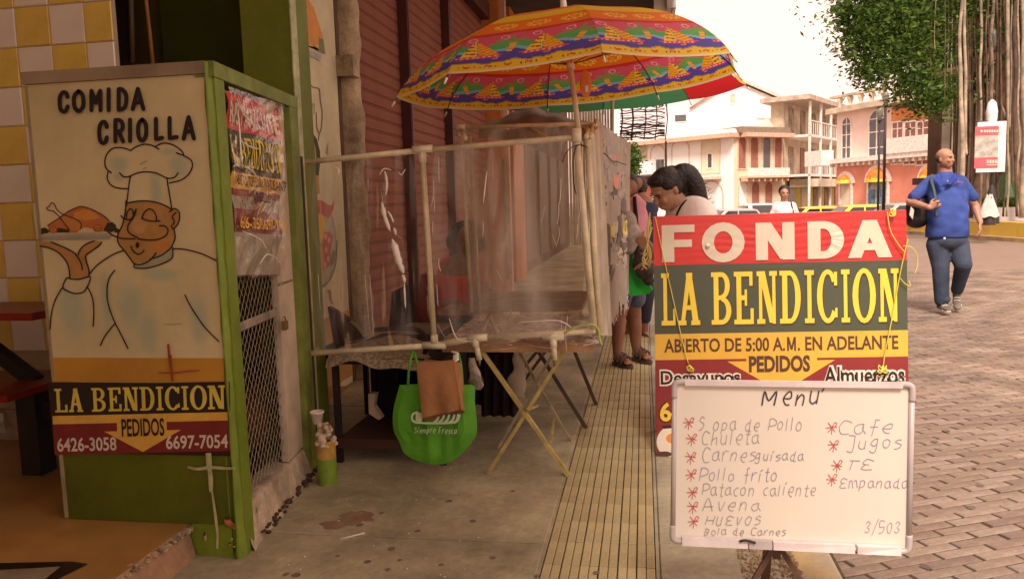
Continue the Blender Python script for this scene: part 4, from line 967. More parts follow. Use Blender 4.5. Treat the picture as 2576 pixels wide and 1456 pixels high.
pipe([T(1475, 345, 3.63), T(1480, 330, 4.0), T(1476, 322, 4.62)], .012)
# back frame
bf = thing('pipe_frame', 'rear cream plastic pipe frame with rail and crossbar inside the stall', 'frame', tuple(T(1300, 795, 4.55)))
Y2 = 4.55
q1, q2, q3 = T(1142, 322, Y2), T(1158, 322, Y2), T(1492, 312, Y2)
pipe([q1, q3], par=bf); pipe([q2, T(1187, 785, Y2)], par=bf); fit(q2, Vector((.03, 0, 0)), Vector((.03, 0, 0)), bf); fit(q2-Vector((0, 0, .03)), Vector((0, 0, .02)), Vector((0, 0, .02)), bf)
pipe([T(1182, 345, Y2+.1), T(1207, 790, Y2+.1)], .012, par=bf); pipe([T(1266, 400, 5.3), T(1277, 700, 5.3)], .014, par=bf)
pipe([T(1190, 796, Y2), T(1462, 787, Y2)], par=bf); fit(T(1288, 791, Y2), Vector((.05, 0, 0)), Vector((.05, 0, 0)), bf); fit(T(1290, 800, Y2), Vector((0, 0, .03)), Vector((0, 0, .02)), bf)
fit(T(1448, 787, Y2), Vector((.04, 0, 0)), Vector((.04, 0, 0)), bf)
pipe([T(1160, 328, Y2), T(1170, 348, 3.64)], .012, par=bf); pipe([T(1492, 314, Y2), T(1486, 345, 3.66)], .012, par=bf)
pipe([T(1335, 322, Y2), T(1382, 350, 4.0)], .009, par=bf)
pipe([T(1500, 300, 4.7), T(1530, 790, 4.7)], .014, par=bf)
# A-shaped strut on the table
q = thing('folding_strut', 'small grey A shaped strut standing on the table by the frame corner', 'strut', tuple(T(1220, 850, 4.0)))
ap = T(1232, 798, 4.0)
MB().tube([ap, T(1206, 850, 3.9)], .010, 8).build('strut_leg', M('grey_plastic', (.42, .36, .29), .4), q, True); MB().tube([ap, T(1256, 846, 3.9)], .012, 8).build('strut_leg', M('grey_plastic', (.42, .36, .29), .4), q, True)
MB().ell(ap, .018, 12, 8).build('hinge', M('old_steel', (.25, .17, .1), .4, metal=.8), q, True)

# table in front : worn wooden top
tz = T(1300, 862, 3.66).z
xl, xr_ = T(1112, 870, 3.66).x, T(1492, 868, 3.66).x
tbl = thing('folding_table', 'folding table with worn wooden top and yellow crossed legs', 'table', ((xl+xr_)/2, 4.0, 0))
BT = 4.62
MB().box(xl, xr_, 3.66, 3.72, tz-.045, tz).build('front_board', m_wood, tbl); MB().box(xl, xr_, BT-.06, BT, tz-.045, tz).build('back_board', m_wood, tbl)
MB().box(xl, xl+.05, 3.722, BT-.062, tz-.045, tz).build('side_board', m_wood, tbl); MB().box(xr_-.05, xr_, 3.722, BT-.062, tz-.045, tz).build('side_board', m_wood, tbl)
m_top = M('speckled_top', (.50, .42, .32), .6, .3, 26, .1, col2=(.14, .085, .05), thr=(.40, .47))
MB().grid(lambda a, b: (xl+.052+a*(xr_-xl-.104), 3.723+b*(BT-3.786), tz-.004+.006*math.sin(a*14)*math.sin(b*11)), 20, 24).build('worn_top', m_top, tbl, True)
def xleg(a0, a1, c0, c1, m, w_=.016):      # two crossing legs: foot0->top0, foot1->top1
    MB().bar(a0, a1, w_, w_*1.4).build('leg', m, tbl); MB().bar(c0, c1, w_, w_*1.4).build('leg', m, tbl)
top = lambda u, y: (lambda p: Vector((p.x, y, tz-.047)))(PY(u, 880, y))
xleg(G(1228, 1190), top(1422, 3.72), G(1432, 1190)-Vector((0, .03, 0)), top(1212, 3.70), m_leg, .018)
xleg(G(1254, 1126), top(1425, 4.3), G(1434, 1108), top(1278, 4.3), M('tan_leg', (.34, .27, .15), .5, .2, 12), .015)
xc = (G(1228, 1190)+top(1422, 3.72))*.5
MB().bar(PY(1386, 1112, 3.70), PY(1394, 1053, 4.1), .012, .012).build('brace', m_leg, tbl)
MB().bar(PY(1325, 1030, 3.70), PY(1352, 1020, 4.1), .012, .012).build('brace', m_leg, tbl)
MB().ell(PY(1327, 1028, 3.69), .014, 8, 6).build('rivet', m_leg, tbl)
t2_ = thing('folding_table', 'second folding table behind, on dark crossed legs', 'table', (-.6, 5.0, 0))
MB().box(-1.25, -.38, 4.70, 5.7, .64, .67).build('table_top', m_wood, t2_)
for foot, tu, y in (((1475, 1076), 1300, 4.7), ((1500, 1018), 1402, 5.1)):
    MB().bar(G(*foot), Vector((PY(tu, 880, y).x, y, .64)), .022, .022).build('leg', m_legd, t2_)
for fx, tx, y in ((-1.0, -.45, 4.85), (-.9, -.42, 5.2)): MB().bar((fx, y-.1, 0), (tx, y, .64), .02, .02).build('leg', m_legd, t2_)

# clear plastic sheets
film('clear_sheet_front', (.93, .89, .83), .17, .2, 1.6, .14, .34); film('clear_sheet_left', (.95, .92, .88), .04, .2, 2.2, .12, .40)
film('cloudy_sheet', (.88, .83, .76), .22, .3, 1.1, .12, .3, (1.6, 1.6, 1.1), (.60, .55, .48))
def sheet(name, label, tl, tr, br, bl_, y0, y1, m, amp=.012, k=3, nx=40, nz=40):
    a, b, c, d = PY(*tl, y0), PY(*tr, y1), PY(*br, y1), PY(*bl_, y0)
    def f(s, t):
        p = (a*(1-s)+b*s)*(1-t)+(d*(1-s)+c*s)*t
        wv = amp*(math.sin(s*k*6.28+math.sin(t*3)*1.5)*(.3+t*.7)+.5*math.sin(s*k*17+t*4)*math.sin(t*7))
        return p+Vector((wv*.3, -wv, 0))
    o = MB().grid(f, nx, nz).build(name, MATS[m], None, True); tag(o, label, 'plastic sheet'); return o
sheet('plastic_sheet', 'clear plastic sheet hanging over the table front between the cream pipes', (1064, 378), (1452, 346), (1492, 838), (1094, 866), FY-.02, FY-.02, 'clear_sheet_front', .012, 2)
sheet('plastic_sheet', 'clear glossy plastic sheet hanging between gate and first upright pipe', (776, 406), (1060, 380), (1088, 866), (788, 884), FY-.02, FY-.02, 'clear_sheet_left', .014, 3)
sheet('plastic_sheet', 'cloudy plastic sheet on the rear frame inside the stall', (1160, 324), (1490, 314), (1462, 790), (1192, 800), Y2-.02, Y2-.02, 'cloudy_sheet', .016, 2)
# white creases where the sheet has been folded, their glint modelled as pale tubes
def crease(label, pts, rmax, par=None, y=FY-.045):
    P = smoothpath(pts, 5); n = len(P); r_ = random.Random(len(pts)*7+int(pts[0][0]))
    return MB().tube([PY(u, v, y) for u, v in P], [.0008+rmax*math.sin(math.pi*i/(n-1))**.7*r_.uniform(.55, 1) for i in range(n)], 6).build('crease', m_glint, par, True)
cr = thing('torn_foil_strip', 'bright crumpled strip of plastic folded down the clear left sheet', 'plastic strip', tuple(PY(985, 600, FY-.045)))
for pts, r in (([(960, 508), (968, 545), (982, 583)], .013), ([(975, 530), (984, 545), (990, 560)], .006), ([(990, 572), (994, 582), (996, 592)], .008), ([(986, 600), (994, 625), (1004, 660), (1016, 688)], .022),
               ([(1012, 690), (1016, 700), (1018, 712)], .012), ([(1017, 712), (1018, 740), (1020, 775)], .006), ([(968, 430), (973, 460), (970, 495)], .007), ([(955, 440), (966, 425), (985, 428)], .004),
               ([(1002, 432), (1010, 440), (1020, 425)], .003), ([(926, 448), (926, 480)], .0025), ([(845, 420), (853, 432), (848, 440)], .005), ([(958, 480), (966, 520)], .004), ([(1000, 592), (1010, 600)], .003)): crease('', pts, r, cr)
c4 = thing('fold_highlights', 'thin painted highlights on folds in the clear sheet over the table', 'plastic strip', tuple(PY(1250, 450, FY-.045)))  # highlights on the front sheet, added as thin pale tubes
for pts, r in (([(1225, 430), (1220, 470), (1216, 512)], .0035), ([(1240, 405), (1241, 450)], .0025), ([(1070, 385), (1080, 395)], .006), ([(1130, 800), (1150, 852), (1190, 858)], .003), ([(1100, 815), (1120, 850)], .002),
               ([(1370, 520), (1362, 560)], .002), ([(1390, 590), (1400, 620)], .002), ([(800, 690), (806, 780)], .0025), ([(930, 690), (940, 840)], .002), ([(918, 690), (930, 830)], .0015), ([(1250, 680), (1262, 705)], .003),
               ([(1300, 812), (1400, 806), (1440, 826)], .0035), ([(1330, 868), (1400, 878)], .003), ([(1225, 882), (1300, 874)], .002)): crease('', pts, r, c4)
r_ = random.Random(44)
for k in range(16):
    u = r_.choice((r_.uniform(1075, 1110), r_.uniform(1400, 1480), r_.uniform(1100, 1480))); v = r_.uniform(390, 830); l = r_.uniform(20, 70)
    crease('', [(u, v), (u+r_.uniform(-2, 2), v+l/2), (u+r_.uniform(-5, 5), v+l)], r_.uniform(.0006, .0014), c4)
film('table_cover', (.85, .8, .72), .5, .5, 5)
tag(MB().grid(lambda a, b: (xl+.0+a*(xr_-xl+.03), 3.652+b*.9, tz+.012+.008*math.sin(a*22+b*5)*math.sin(b*13)-max(0, .04-b)*.5*(1+.3*math.sin(a*30))), 40, 30).build('table_cover', MATS['table_cover'], None, True),
    'crinkled clear plastic cover spread over the worn table top', 'plastic sheet')
# grey tarpaulin roof behind
m_tarp = M('grey_brown_tarp', (.20, .155, .12), .6, .15, 3, .2)
q = thing('tarpaulin_roof', 'grey brown tarpaulin stretched over the rear pipe frame', 'tarpaulin', tuple(PY(1340, 310, 4.7)))
A1, B1, C1, D1 = PY(1205, 327, Y2), PY(1492, 318, Y2), PY(1500, 306, 5.6), PY(1232, 322, 5.6)
rid = PY(1335, 292, 5.0)
def tp(s, t):
    p = (A1*(1-s)+B1*s)*(1-t)+(D1*(1-s)+C1*s)*t; h = max(0, 1-abs(s-.42)*1.9)*math.sin(math.pi*min(1, t*.9+.05)); return p+Vector((0, 0, h*.13+.006*math.sin(s*30)))
MB().grid(tp, 30, 14).build('tarp', m_tarp, q, True)
MB().grid(lambda s, t: A1.lerp(B1, s)+Vector((0, -.012-.008*math.sin(s*20), -t*(.05+.03*s)+.005*math.sin(s*18))), 24, 3).build('hanging_hem', M('grey_tarp_hem', (.36, .30, .25), .6, .15, 5, .2), q, True)
# printed white sheet down the street side of the stall
SHP = Plane((PX(1500, 600, -.27).x, 3.95), (-.128, 5.95))
def shp(u, v): return SHP.hit(u, v)
m_sheetw = translucent('white_printed_vinyl', (.93, .84, .74), .62)
q = thing('printed_vinyl_sheet', 'pleated white vinyl sheet with dark and yellow print and torn hem', 'vinyl sheet', tuple(shp(1540, 800)))
r_ = random.Random(12)
NS = 120
def edge(s):
    u = 1500+80*s; return (846-100*s**1.0+ (10*math.sin(s*60)+8*math.sin(s*131)))
def vs_(s, t, off=0):
    u = 1500+80*s; vt = 306+s*54; v = vt+(edge(s)-vt)*t
    p = shp(u, v); wv = .016*math.sin(s*46+1.2*math.sin(t*5))+.007*math.sin(s*103+t*3); return p+SHP.n*(wv+off)
MB().grid(lambda a, b: vs_(a, b), NS, 40).build('vinyl', m_sheetw, q, True)
class SInk(Ink): pass
ink = Ink(lambda s, t: vs_(s, t), SHP.n, .0015); ink.step = lambda: setattr(ink, 'z', ink.z+.0001)
IM['smoke'] = M('print_smoke', (.16, .12, .10), .6); IM['lilac'] = M('print_pale_grey', (.42, .36, .32), .6); IM['lemon'] = M('print_lemon', (.75, .62, .15), .6); IM['rose'] = M('print_rose', (.65, .28, .2), .6)
def patch(s0, s1, t0_, t1_, key, jag=.25):
    n = max(3, int((s1-s0)*NS)); L = []; Rr = []
    for i in range(n+1):
        s = s0+(s1-s0)*i/n; e = math.sin(math.pi*(i+.4)/(n+.8))**.5
        m_ = (t0_+t1_)/2; h = (t1_-t0_)/2*e*(1+r_.uniform(-jag, jag)); L.append((s, m_-h)); Rr.append((s, m_+h))
    ink.k(key)
    for i in range(n): ink.mb.add([ink.P(*L[i]), ink.P(*L[i+1]), ink.P(*Rr[i+1]), ink.P(*Rr[i])], [(0, 1, 2, 3)])
    ink.step()
for k in range(34): s = r_.uniform(.05, .85); patch(s, s+r_.uniform(.05, .14), (t := r_.uniform(.02, .38)), t+r_.uniform(.02, .07), r_.choice(('smoke', 'lilac', 'lilac')))
for k in range(26): s = r_.uniform(.2, .85); patch(s, s+r_.uniform(.06, .16), (t := r_.uniform(.42, .72)), t+r_.uniform(.03, .09), r_.choice(('smoke', 'smoke', 'lilac', 'white')))
patch(.74, .97, .50, .58, 'lemon'); patch(.40, .5, .50, .58, 'lemon'); patch(.5, .62, .22, .30, 'rose'); patch(.45, .56, .1, .16, 'rose'); patch(.72, .95, .58, .60, 'lilac')
patch(.55, .8, .72, .735, 'white'); patch(.70, .9, .36, .46, 'smoke')
ink.build('vinyl_print', IM, q)
mb = MB()
for k in range(26):
    s = r_.uniform(.1, 1); p = vs_(s, .99); mb.tube([p, p+Vector((r_.uniform(-.01, .01), -.005, -.02)), p+Vector((r_.uniform(-.012, .012), 0, -r_.uniform(.03, .07)))], [.007, .006, .004], 6)
mb.build('torn_tassels', M('pale_vinyl_shreds', (.75, .66, .56), .5), q, kind='stuff')
q2_ = thing('pale_drape', 'plain pale plastic drape between the corner pipes and printed vinyl', 'plastic sheet', tuple(PY(1520, 840, 3.9)))
def dr(a, b):
    p, r2 = PY(1482+a*28, 352-a*40, 3.72+a*.2), PY(1512+a*30, 842+a*4, 3.72+a*.25)
    return p.lerp(r2, b)+Vector((.006*math.sin(a*20+b*4), .012*math.sin(a*16+b*2), 0))
MB().grid(dr, 20, 30).build('drape', translucent('pale_drape_plastic', (.62, .54, .42), .3, .4), q2_, True)
# ties and cables at the corner
m_tie = M('black_cord', (.035, .02, .015), .6)
def cord(label, pts, r=.0022, m=m_tie, name='cord', y=None):
    P = [PY(p[0], p[1], p[2] if len(p) > 2 else y) for p in pts]
    o = MB().tube(smoothpath([tuple(p) for p in P], 5), r, 6).build(name, m, None, True); return tag(o, label, 'cord')
cord('black tie wrapped around the top corner of the pipe frame', [(1478, 372, 3.6), (1460, 364, 3.58), (1436, 372, 3.57), (1420, 392, 3.57), (1415, 410, 3.57)])
cord('black cord dangling down the corner pipe', [(1450, 366, 3.57), (1442, 400, 3.57), (1442, 440, 3.57), (1446, 478, 3.57), (1450, 488, 3.57)], .003)
cord('black tie reaching from the corner pipe to the printed vinyl', [(1452, 366, 3.6), (1480, 368, 3.7), (1500, 370, 3.9)], .003)
cord('thin dark wire looping across the printed vinyl', [(1505, 390, 4.0), (1520, 386, 4.2), (1540, 405, 4.4), (1556, 408, 4.8), (1575, 415, 5.3)], .003)
cord('pale green ribbon knotted on the lower pipe corner', [(1420, 838, 3.57), (1440, 826, 3.56), (1462, 820, 3.56), (1490, 816, 3.56), (1505, 830, 3.57), (1508, 852, 3.57), (1514, 868, 3.57)], .0055, M('green_ribbon', (.36, .42, .10), .6), 'ribbon')

# ---- hanging bags
m_tote = translucent('green_tote', (.15, .50, .035), .35, .6)
ty = 3.44
q = thing('tote_bag', 'bright green fabric tote bag with white print hung under the frame', 'bag', tuple(PY(1095, 980, ty)))
out = [(1006, 968), (1050, 966), (1110, 968), (1160, 968), (1192, 971), (1194, 1010), (1200, 1072), (1194, 1102), (1160, 1142), (1128, 1163), (1094, 1167), (1062, 1162), (1020, 1142), (1006, 1112), (990, 1078), (990, 1030), (1000, 990)]
cu, cv_ = 1095, 1065
def bagf(u, v, side):
    p = PY(u, v, ty); return p
mb = MB(); n = len(out); rings = 7; idx = []
for side in (-1, 1):
    for k in range(rings):
        f = 1-k/rings
        for j, (u, v) in enumerate(smoothpath(out+[out[0]], 3)[:-1]):
            uu, vv = cu+(u-cu)*f, cv_+(v-cv_)*f; d = math.sin(math.acos(min(1, f)))
            fold = .012*math.sin(uu*.07+vv*.01)+.008*math.sin((uu-1095)*.16)*(vv-960)/200
            idx.append(0); p = PY(uu, vv, ty); mb.v.append(p+Vector((0, side*(.018*d+.004)+(fold*1.8*(1-f) if side < 0 else 0), 0)))
m_n = len(smoothpath(out+[out[0]], 3))-1
for s_ in (0, 1):
    o_ = s_*rings*m_n
    for k in range(rings-1):
        for j in range(m_n): a = [o_+k*m_n+j, o_+k*m_n+(j+1) % m_n, o_+(k+1)*m_n+(j+1) % m_n, o_+(k+1)*m_n+j]; mb.f.append(a if s_ else a[::-1]); mb.m.append(0)
    mb.f.append([o_+(rings-1)*m_n+j for j in range(m_n)]); mb.m.append(0)
for j in range(m_n): mb.f.append([j, (j+1) % m_n, rings*m_n+(j+1) % m_n, rings*m_n+j]); mb.m.append(0)
mb.build('bag_body', m_tote, q, False)
for x in (1040, 1150): MB().tube(smoothpath([tuple(PY(x-14, 975, ty)), tuple(PY(x-10, 920, ty)), tuple(PY(x, 885, ty+.08)), tuple(PY(x+10, 920, ty+.02)), tuple(PY(x+14, 975, ty+.02))]), .006, 6).build('handle', m_tote, q, True)
IM['tote_white'] = M('tote_white', (.62, .72, .5), .7)
ink = Ink(lambda u, v: PY(u, v, ty-.062), (0, -1, 0), .001)
ink.rib([(1050, 1036), (1040, 1040), (1036, 1050), (1042, 1060), (1060, 1063), (1100, 1064), (1140, 1062), (1150, 1054), (1152, 1042)], 5, 'tote_white')
for k in range(5): ink.rib([(1092+k*13, 1062), (1100+k*13, 1055), (1104+k*13, 1044)], 6, 'tote_white')
ink.fill([(1046, 1040), (1058, 1036), (1066, 1048), (1060, 1060), (1046, 1058)], 'tote_white')
hand(ink, 'Siempre', 1042, 1088, 2.4, 2.15, 'tote_white', 1.5); hand(ink, 'Fresco', 1104, 1090, 2.4, 2.2, 'tote_white', 1.7, seed=2)
ink.build('tote_print', IM, q)
m_paper = M('brown_paper', (.34, .155, .06), .85, .12, 7, .2)
q = thing('paper_bag', 'brown paper bag hung from pipe hooks over the green tote', 'bag', tuple(PY(1105, 915, 3.36)))
a, b, c, d = PY(1048, 912, 3.36), PY(1140, 905, 3.36), PY(1160, 1030, 3.33), PY(1062, 1050, 3.33)
e, f_ = PY(1160, 914, 3.42), PY(1172, 1034, 3.44); g = d+Vector((.02, .1, 0))
mb = MB(); mb.grid(lambda s, t: (a.lerp(b, s)).lerp(d.lerp(c, s), t)+Vector((0, -.010*math.sin(math.pi*s)*math.sin(math.pi*t)-.005*math.sin(s*11)*t, 0)), 14, 14)
mb.quad(b, e, f_, c); mb.quad(c, f_, g, d); mb.quad(e, a+Vector((.01, .09, 0)), g, f_); mb.build('bag_body', m_paper, q)
mb = MB(); mb.add([d+Vector((0, -.004, .0)), c+Vector((0, -.004, 0)), f_+Vector((0, 0, -.006)), PY(1072, 1058, 3.37)], [(0, 3, 2, 1)]); mb.build('folded_base', M('brown_paper_dark', (.24, .10, .035), .85), q)
q = thing('clip', 'small white hooks clipping the paper bag to the pipe', 'clip', tuple(PY(1146, 900, 3.4)))
for k in range(3): MB().tube(smoothpath([tuple(PY(1136+k*6, 884+k*8, 3.40)), tuple(PY(1152, 890+k*7, 3.38)), tuple(PY(1140, 898+k*6, 3.38))]), .005, 6).build('hook', M('white_plastic', (.75, .68, .58), .4), q, True)
def limpbag(label, pts, y, m, w_=12):
    mb = MB(); P = smoothpath(pts, 4); n = len(P)
    def f(a, b):
        i = min(int(b*(n-1)), n-2); t = b*(n-1)-i; u, v, w0 = [P[i][k]*(1-t)+P[i+1][k]*t for k in range(3)]
        th = a*2*math.pi; return PY(u+w0*math.cos(th)*(1+.15*math.sin(b*14+a*9)), v, y+(w0/2000*y)*.5*math.sin(th))
    mb.grid(f, 16, n*2, False); o = mb.build('limp_bag', m, None, True); return tag(o, label, 'bag')
m_thin = translucent('thin_white_plastic', (.55, .46, .36), .5, .3)
limpbag('limp clear white plastic bag hanging under the table middle', [(1295, 885, 3), (1300, 905, 10), (1306, 930, 16), (1300, 960, 22), (1305, 1000, 12)], 3.9, m_thin)
limpbag('crumpled grey plastic bag hanging beside the brown paper bag', [(1186, 900, 8), (1192, 930, 12), (1198, 960, 18), (1200, 980, 10)], 3.6, M('grey_crumpled_bag', (.33, .26, .2), .6, .3, 20, .4))

# ---- black cart with woven cloth, things stored under the table
m_dark = M('black_cloth', (.018, .008, .006), .85, .3, 6, .3); m_cloth = M('woven_cloth', (.40, .33, .22), .9, .3, 60, .5, col2=(.2, .15, .09), thr=(.42, .58))
q = thing('black_cart', 'black covered cart with a shelf, standing under the stall', 'cart', (-1.35, 4.1, 0))
cx0, cx1 = G(852, 1165).x, -1.02; zt_ = .52
for x, y in ((cx0, 3.82), (cx1, 3.82), (cx0, 4.45), (cx1, 4.45)): MB().box(x-.015, x+.015, y-.015, y+.015, .0, zt_).build('post', m_dark, q)
MB().box(cx0-.02, cx1+.02, 3.80, 4.47, zt_, zt_+.03).build('upper_tray', m_dark, q); MB().box(cx0, cx1, 3.80, 4.47, .08, .13).build('lower_shelf', M('dark_red_shelf', (.06, .02, .012), .6), q)
MB().box(cx0+.01, cx1-.01, 4.40, 4.44, .13, zt_).build('back_cloth', m_dark, q); MB().box(cx1-.002, cx1+.01, 3.83, 4.39, .13, zt_).build('side_cloth', m_dark, q)
MB().tube(smoothpath([(cx1-.1, 3.9, zt_+.03), (cx1-.08, 3.88, zt_+.12), (cx1-.15, 3.88, zt_+.17), (cx0+.2, 3.88, zt_+.165)]), .012, 8).build('handle_bar', m_dark, q, True)
o = MB().grid(lambda a, b: (cx0-.03+a*(cx1-cx0+.02), 3.76+b*.5, zt_+.045+.012*math.sin(a*9+b*4)+.02*math.sin(a*5)-max(0, .10-b)*.55*(1+.15*math.sin(a*17))), 30, 16).build('woven_cloth', m_cloth, None, True)
tag(o, 'beige woven cloth spread over the black cart', 'cloth')
def lump(name, label, cat, c, r, m, vox=.012, parts=((0, 0, 0, 1),), seed=1):
    mb = MB(); 
    for dx, dy, dz, s_ in parts: mb.ell(Vector(c)+Vector((dx, dy, dz)), (r[0]*s_, r[1]*s_, r[2]*s_), 12, 8)
    o = remeshed(name, mb, m, None, vox, 2); return tag(o, label, cat)
m_orange = M('orange_plastic', (.65, .09, .03), .45)
lump('orange_bundle', 'bright orange bundle on the woven cloth at left', 'bundle', PY(918, 892, 3.95), (.035, .04, .025), m_orange)
lump('orange_bundle', 'bright orange red wrapper on the cart beside the black handle', 'bundle', PY(966, 895, 3.95), (.045, .04, .02), m_orange)
q = thing('white_sleeve_boot', 'pale stocking shape standing on the dark cart shelf', 'garment', tuple(PY(935, 1035, 4.0)))
MB().poly([PY(u, v, 3.9) for u, v in ((926, 990), (945, 990), (940, 1022), (960, 1052), (952, 1056), (928, 1040))], (0, .05, 0)).build('stocking', M('pale_knit', (.36, .27, .17), .9), q)
lump('dark_bundle', 'dark brown bundle under the cart shelf edge', 'bundle', PY(985, 1130, 4.2), (.16, .08, .05), M('brown_bundle', (.07, .028, .015), .8))
# things piled behind the clear sheet
q = thing('black_chair', 'black chair back seen behind the clear plastic sheet', 'chair', (-1.6, 5.0, 0))
MB().poly([PY(u, v, 4.9) for u, v in ((985, 735), (1030, 713), (1044, 830), (978, 830))], (0, .04, 0)).build('backrest', m_dark, q)
a = PY(1010, 830, 4.9); MB().box(a.x-.22, a.x+.2, 4.7, 5.15, a.z-.12, a.z-.06).build('seat', m_dark, q)
for dx in (-.2, .16): MB().bar((a.x+dx, 4.75, 0), (a.x+dx, 4.75, a.z-.12), .03, .03).build('leg', m_dark, q)
q = thing('chair', 'brown dark chair with metal arm bars left behind the sheet', 'chair', (-1.9, 4.6, 0))
MB().poly([PY(u, v, 4.5) for u, v in ((824, 772), (832, 775), (880, 805), (918, 850), (840, 868))], (0, .05, 0)).build('backrest', M('dark_brown_seat', (.05, .02, .012), .6), q)
for k in range(2): MB().tube(smoothpath([tuple(PY(882+k*6, 810, 4.4)), tuple(PY(900+k*6, 825, 4.35)), tuple(PY(915+k*6, 846, 4.3))]), .006, 6).build('arm_bar', M('pale_steel', (.5, .42, .3), .3, metal=.6), q, True)
a = PY(870, 868, 4.5); MB().box(a.x-.12, a.x+.25, 4.3, 4.6, a.z-.05, a.z).build('seat', m_dark, q)
for dx in (-.1, .22): MB().bar((a.x+dx, 4.35, 0), (a.x+dx, 4.35, a.z-.05), .03, .03).build('leg', m_dark, q)
tag(MB().poly([PY(u, v, 5.2) for u, v in ((1096, 700), (1060, 690), (1042, 800), (1050, 850), (1100, 850))], (0, .12, 0)).build('red_backpack', M('deep_red_cloth', (.20, .008, .008), .8, .2, 6), None), 'deep red cloth bag propped beside the seated person', 'bag')
q = thing('storage_box', 'low dark box behind the lower pipe, left of the table', 'box', tuple(PY(1060, 860, 4.4)))
a, b = PY(1000, 868, 4.4), PY(1100, 840, 4.4); MB().box(a.x, b.x, 4.4, 4.7, a.z-.3, b.z).build('box_body', M('dark_box', (.035, .015, .012), .7), q); MB().box(a.x-.01, b.x+.01, 4.39, 4.71, b.z+.001, b.z+.02).build('lid', M('grey_lid', (.2, .15, .12), .7), q)
a, b = PY(1210, 1060, 4.6), PY(1300, 900, 4.6)
q = thing('dark_drape', 'black cloth hanging behind the crossed table legs', 'cloth', tuple(a))
MB().grid(lambda s, t: (a.x+(b.x-a.x)*s, 4.6+.02*math.sin(s*25+t*2), .04+(b.z+.0)*(1-t)), 24, 8).build('cloth', m_dark, q, True)
MB().grid(lambda s, t: (PY(1090, 900, 4.6).x+(a.x-PY(1090, 900, 4.6).x)*s, 4.62+.02*math.sin(s*20+t*2), .1+b.z*(1-t)), 16, 8).build('cloth', m_dark, q, True)

# ================================================================== UMBRELLAS
def colmix(a, b, t): return tuple(a[i]*(1-t)+b[i]*t for i in range(3))
CR, CO, CYL, CM, CG, CB, CP, CW, CBL = (.62, .04, .03), (.85, .20, .01), (.85, .56, .02), (.62, .05, .18), (.10, .44, .14), (.10, .08, .42), (.70, .10, .17), (.8, .7, .5), (.25, .50, .62)
def in_tri(p, a, b, c):
    s = lambda p, q, r: (p[0]-r[0])*(q[1]-r[1])-(q[0]-r[0])*(p[1]-r[1])
    d1, d2, d3 = s(p, a, b), s(p, b, c), s(p, c, a); return not ((min(d1, d2, d3) < 0) and (max(d1, d2, d3) > 0))
def beach(t, x):
    """print of one panel: t 0 apex..1 rim ; x 0..1 across the panel (width scales with t)"""
    X = (x-.5)*t*2.7                                   # real width across in print units
    ww = .009*math.sin(X*7.5)+.004*math.sin(X*17+1)
    if t < .12: return CR
    if t < .28: return (.95, .60, .05) if .17 < t < .23 and math.sin(X*16) > .3 else CO
    if t < .31: return colmix(CR, CP, .3)
    if t < .42: return CO
    if t < .55: return CYL
    if t < .69:
        c = CO
        for k in (-1, 0, 1):
            dx, dy = (X-k*.52-.1)*1.0, (t-.622)*5; r = math.hypot(dx, dy)
            if .105 < r < .135 or (.145 < r < .19 and math.sin(math.atan2(dy, dx)*11) > .2): c = (.95, .66, .10)
            elif r < .05: c = (.8, .45, .05)
        return c
    if t < .712+ww*.5: return CR
    for k in (-1, 0, 1):
        cx = k*1.12+.30; p = ((X-cx)*1.15, (t-.895)*6.4)
        if -.04 < p[1] < .09 and -.42+p[1] < p[0] < .46-(p[1])*1.5: return (.75, .07, .2) if abs(p[1]-.02) > .025 or int((p[0]+5)*18) % 2 else (.95, .75, .3)
        if in_tri(p, (-.34, -.05), (-.02, -.9), (.0, -.05)): return (.42, .08, .02) if (p[1]*1.0-p[0]*.3) % .19 < .07 and -.22 < p[0] < -.04 else (.92, .62, .05)
        if in_tri(p, (.03, -.05), (.0, -.84), (.44, -.05)): return (.92, .62, .05) if (p[1]+p[0]*.5)*7 % 1 < .3 else (.80, .28, .01)
        cx -= .56; p = ((X-cx)*1.1, (t-.862)*6)
        if abs(p[0]+.05*math.sin(p[1]*5)) < .055 and -.36 < p[1] < .08: return (.9, .5, .05) if int((p[1]+9)*13) % 2 else (.85, .28, .03)
        for an in (-.45, .05, .6, 2.5, 3.05, 3.6, 1.57):
            dx, dy = p[0], -(p[1]+.40); l = dx*math.cos(an)+dy*math.sin(an); pr_ = -dx*math.sin(an)+dy*math.cos(an)
            if 0 < l < .38 and abs(pr_+.3*l*l*(1 if math.cos(an) > 0 else -1)) < .055*(1-l/.38)+.012: return (.16, .42, .10)
    if t < .80+ww:
        q = ((X*1.9+.2) % 1.0-.5, (t-.745)*8); r = math.hypot(*q)
        return (.85, .50, .58) if .11 < r < .15 else CP
    if t < .845+ww: return CG
    if t < .868+ww: return CBL
    if t < .938+ww*.8:
        p = ((X*1.1+.1) % 1.0-.5, (t-.905)*10)
        if abs(math.hypot(p[0]*2.4, p[1]*1.6)-.22) < .07 and math.sin(p[0]*30+p[1]*7) > -.3: return (.85, .3, .08)
        return CB
    if t < .945+ww*.8: return (.55, .33, .02)
    if t < .988:
        s_ = math.sin(X*17)
        if abs(t-.965-.003*math.sin(X*60)) < .006 and s_ > .45: return (.6, .12, .02)
        if abs(t-.968) < .005 and -.75 < s_ < -.6: return (.05, .1, .03)
        return (.85, .56, .03)
    return CW
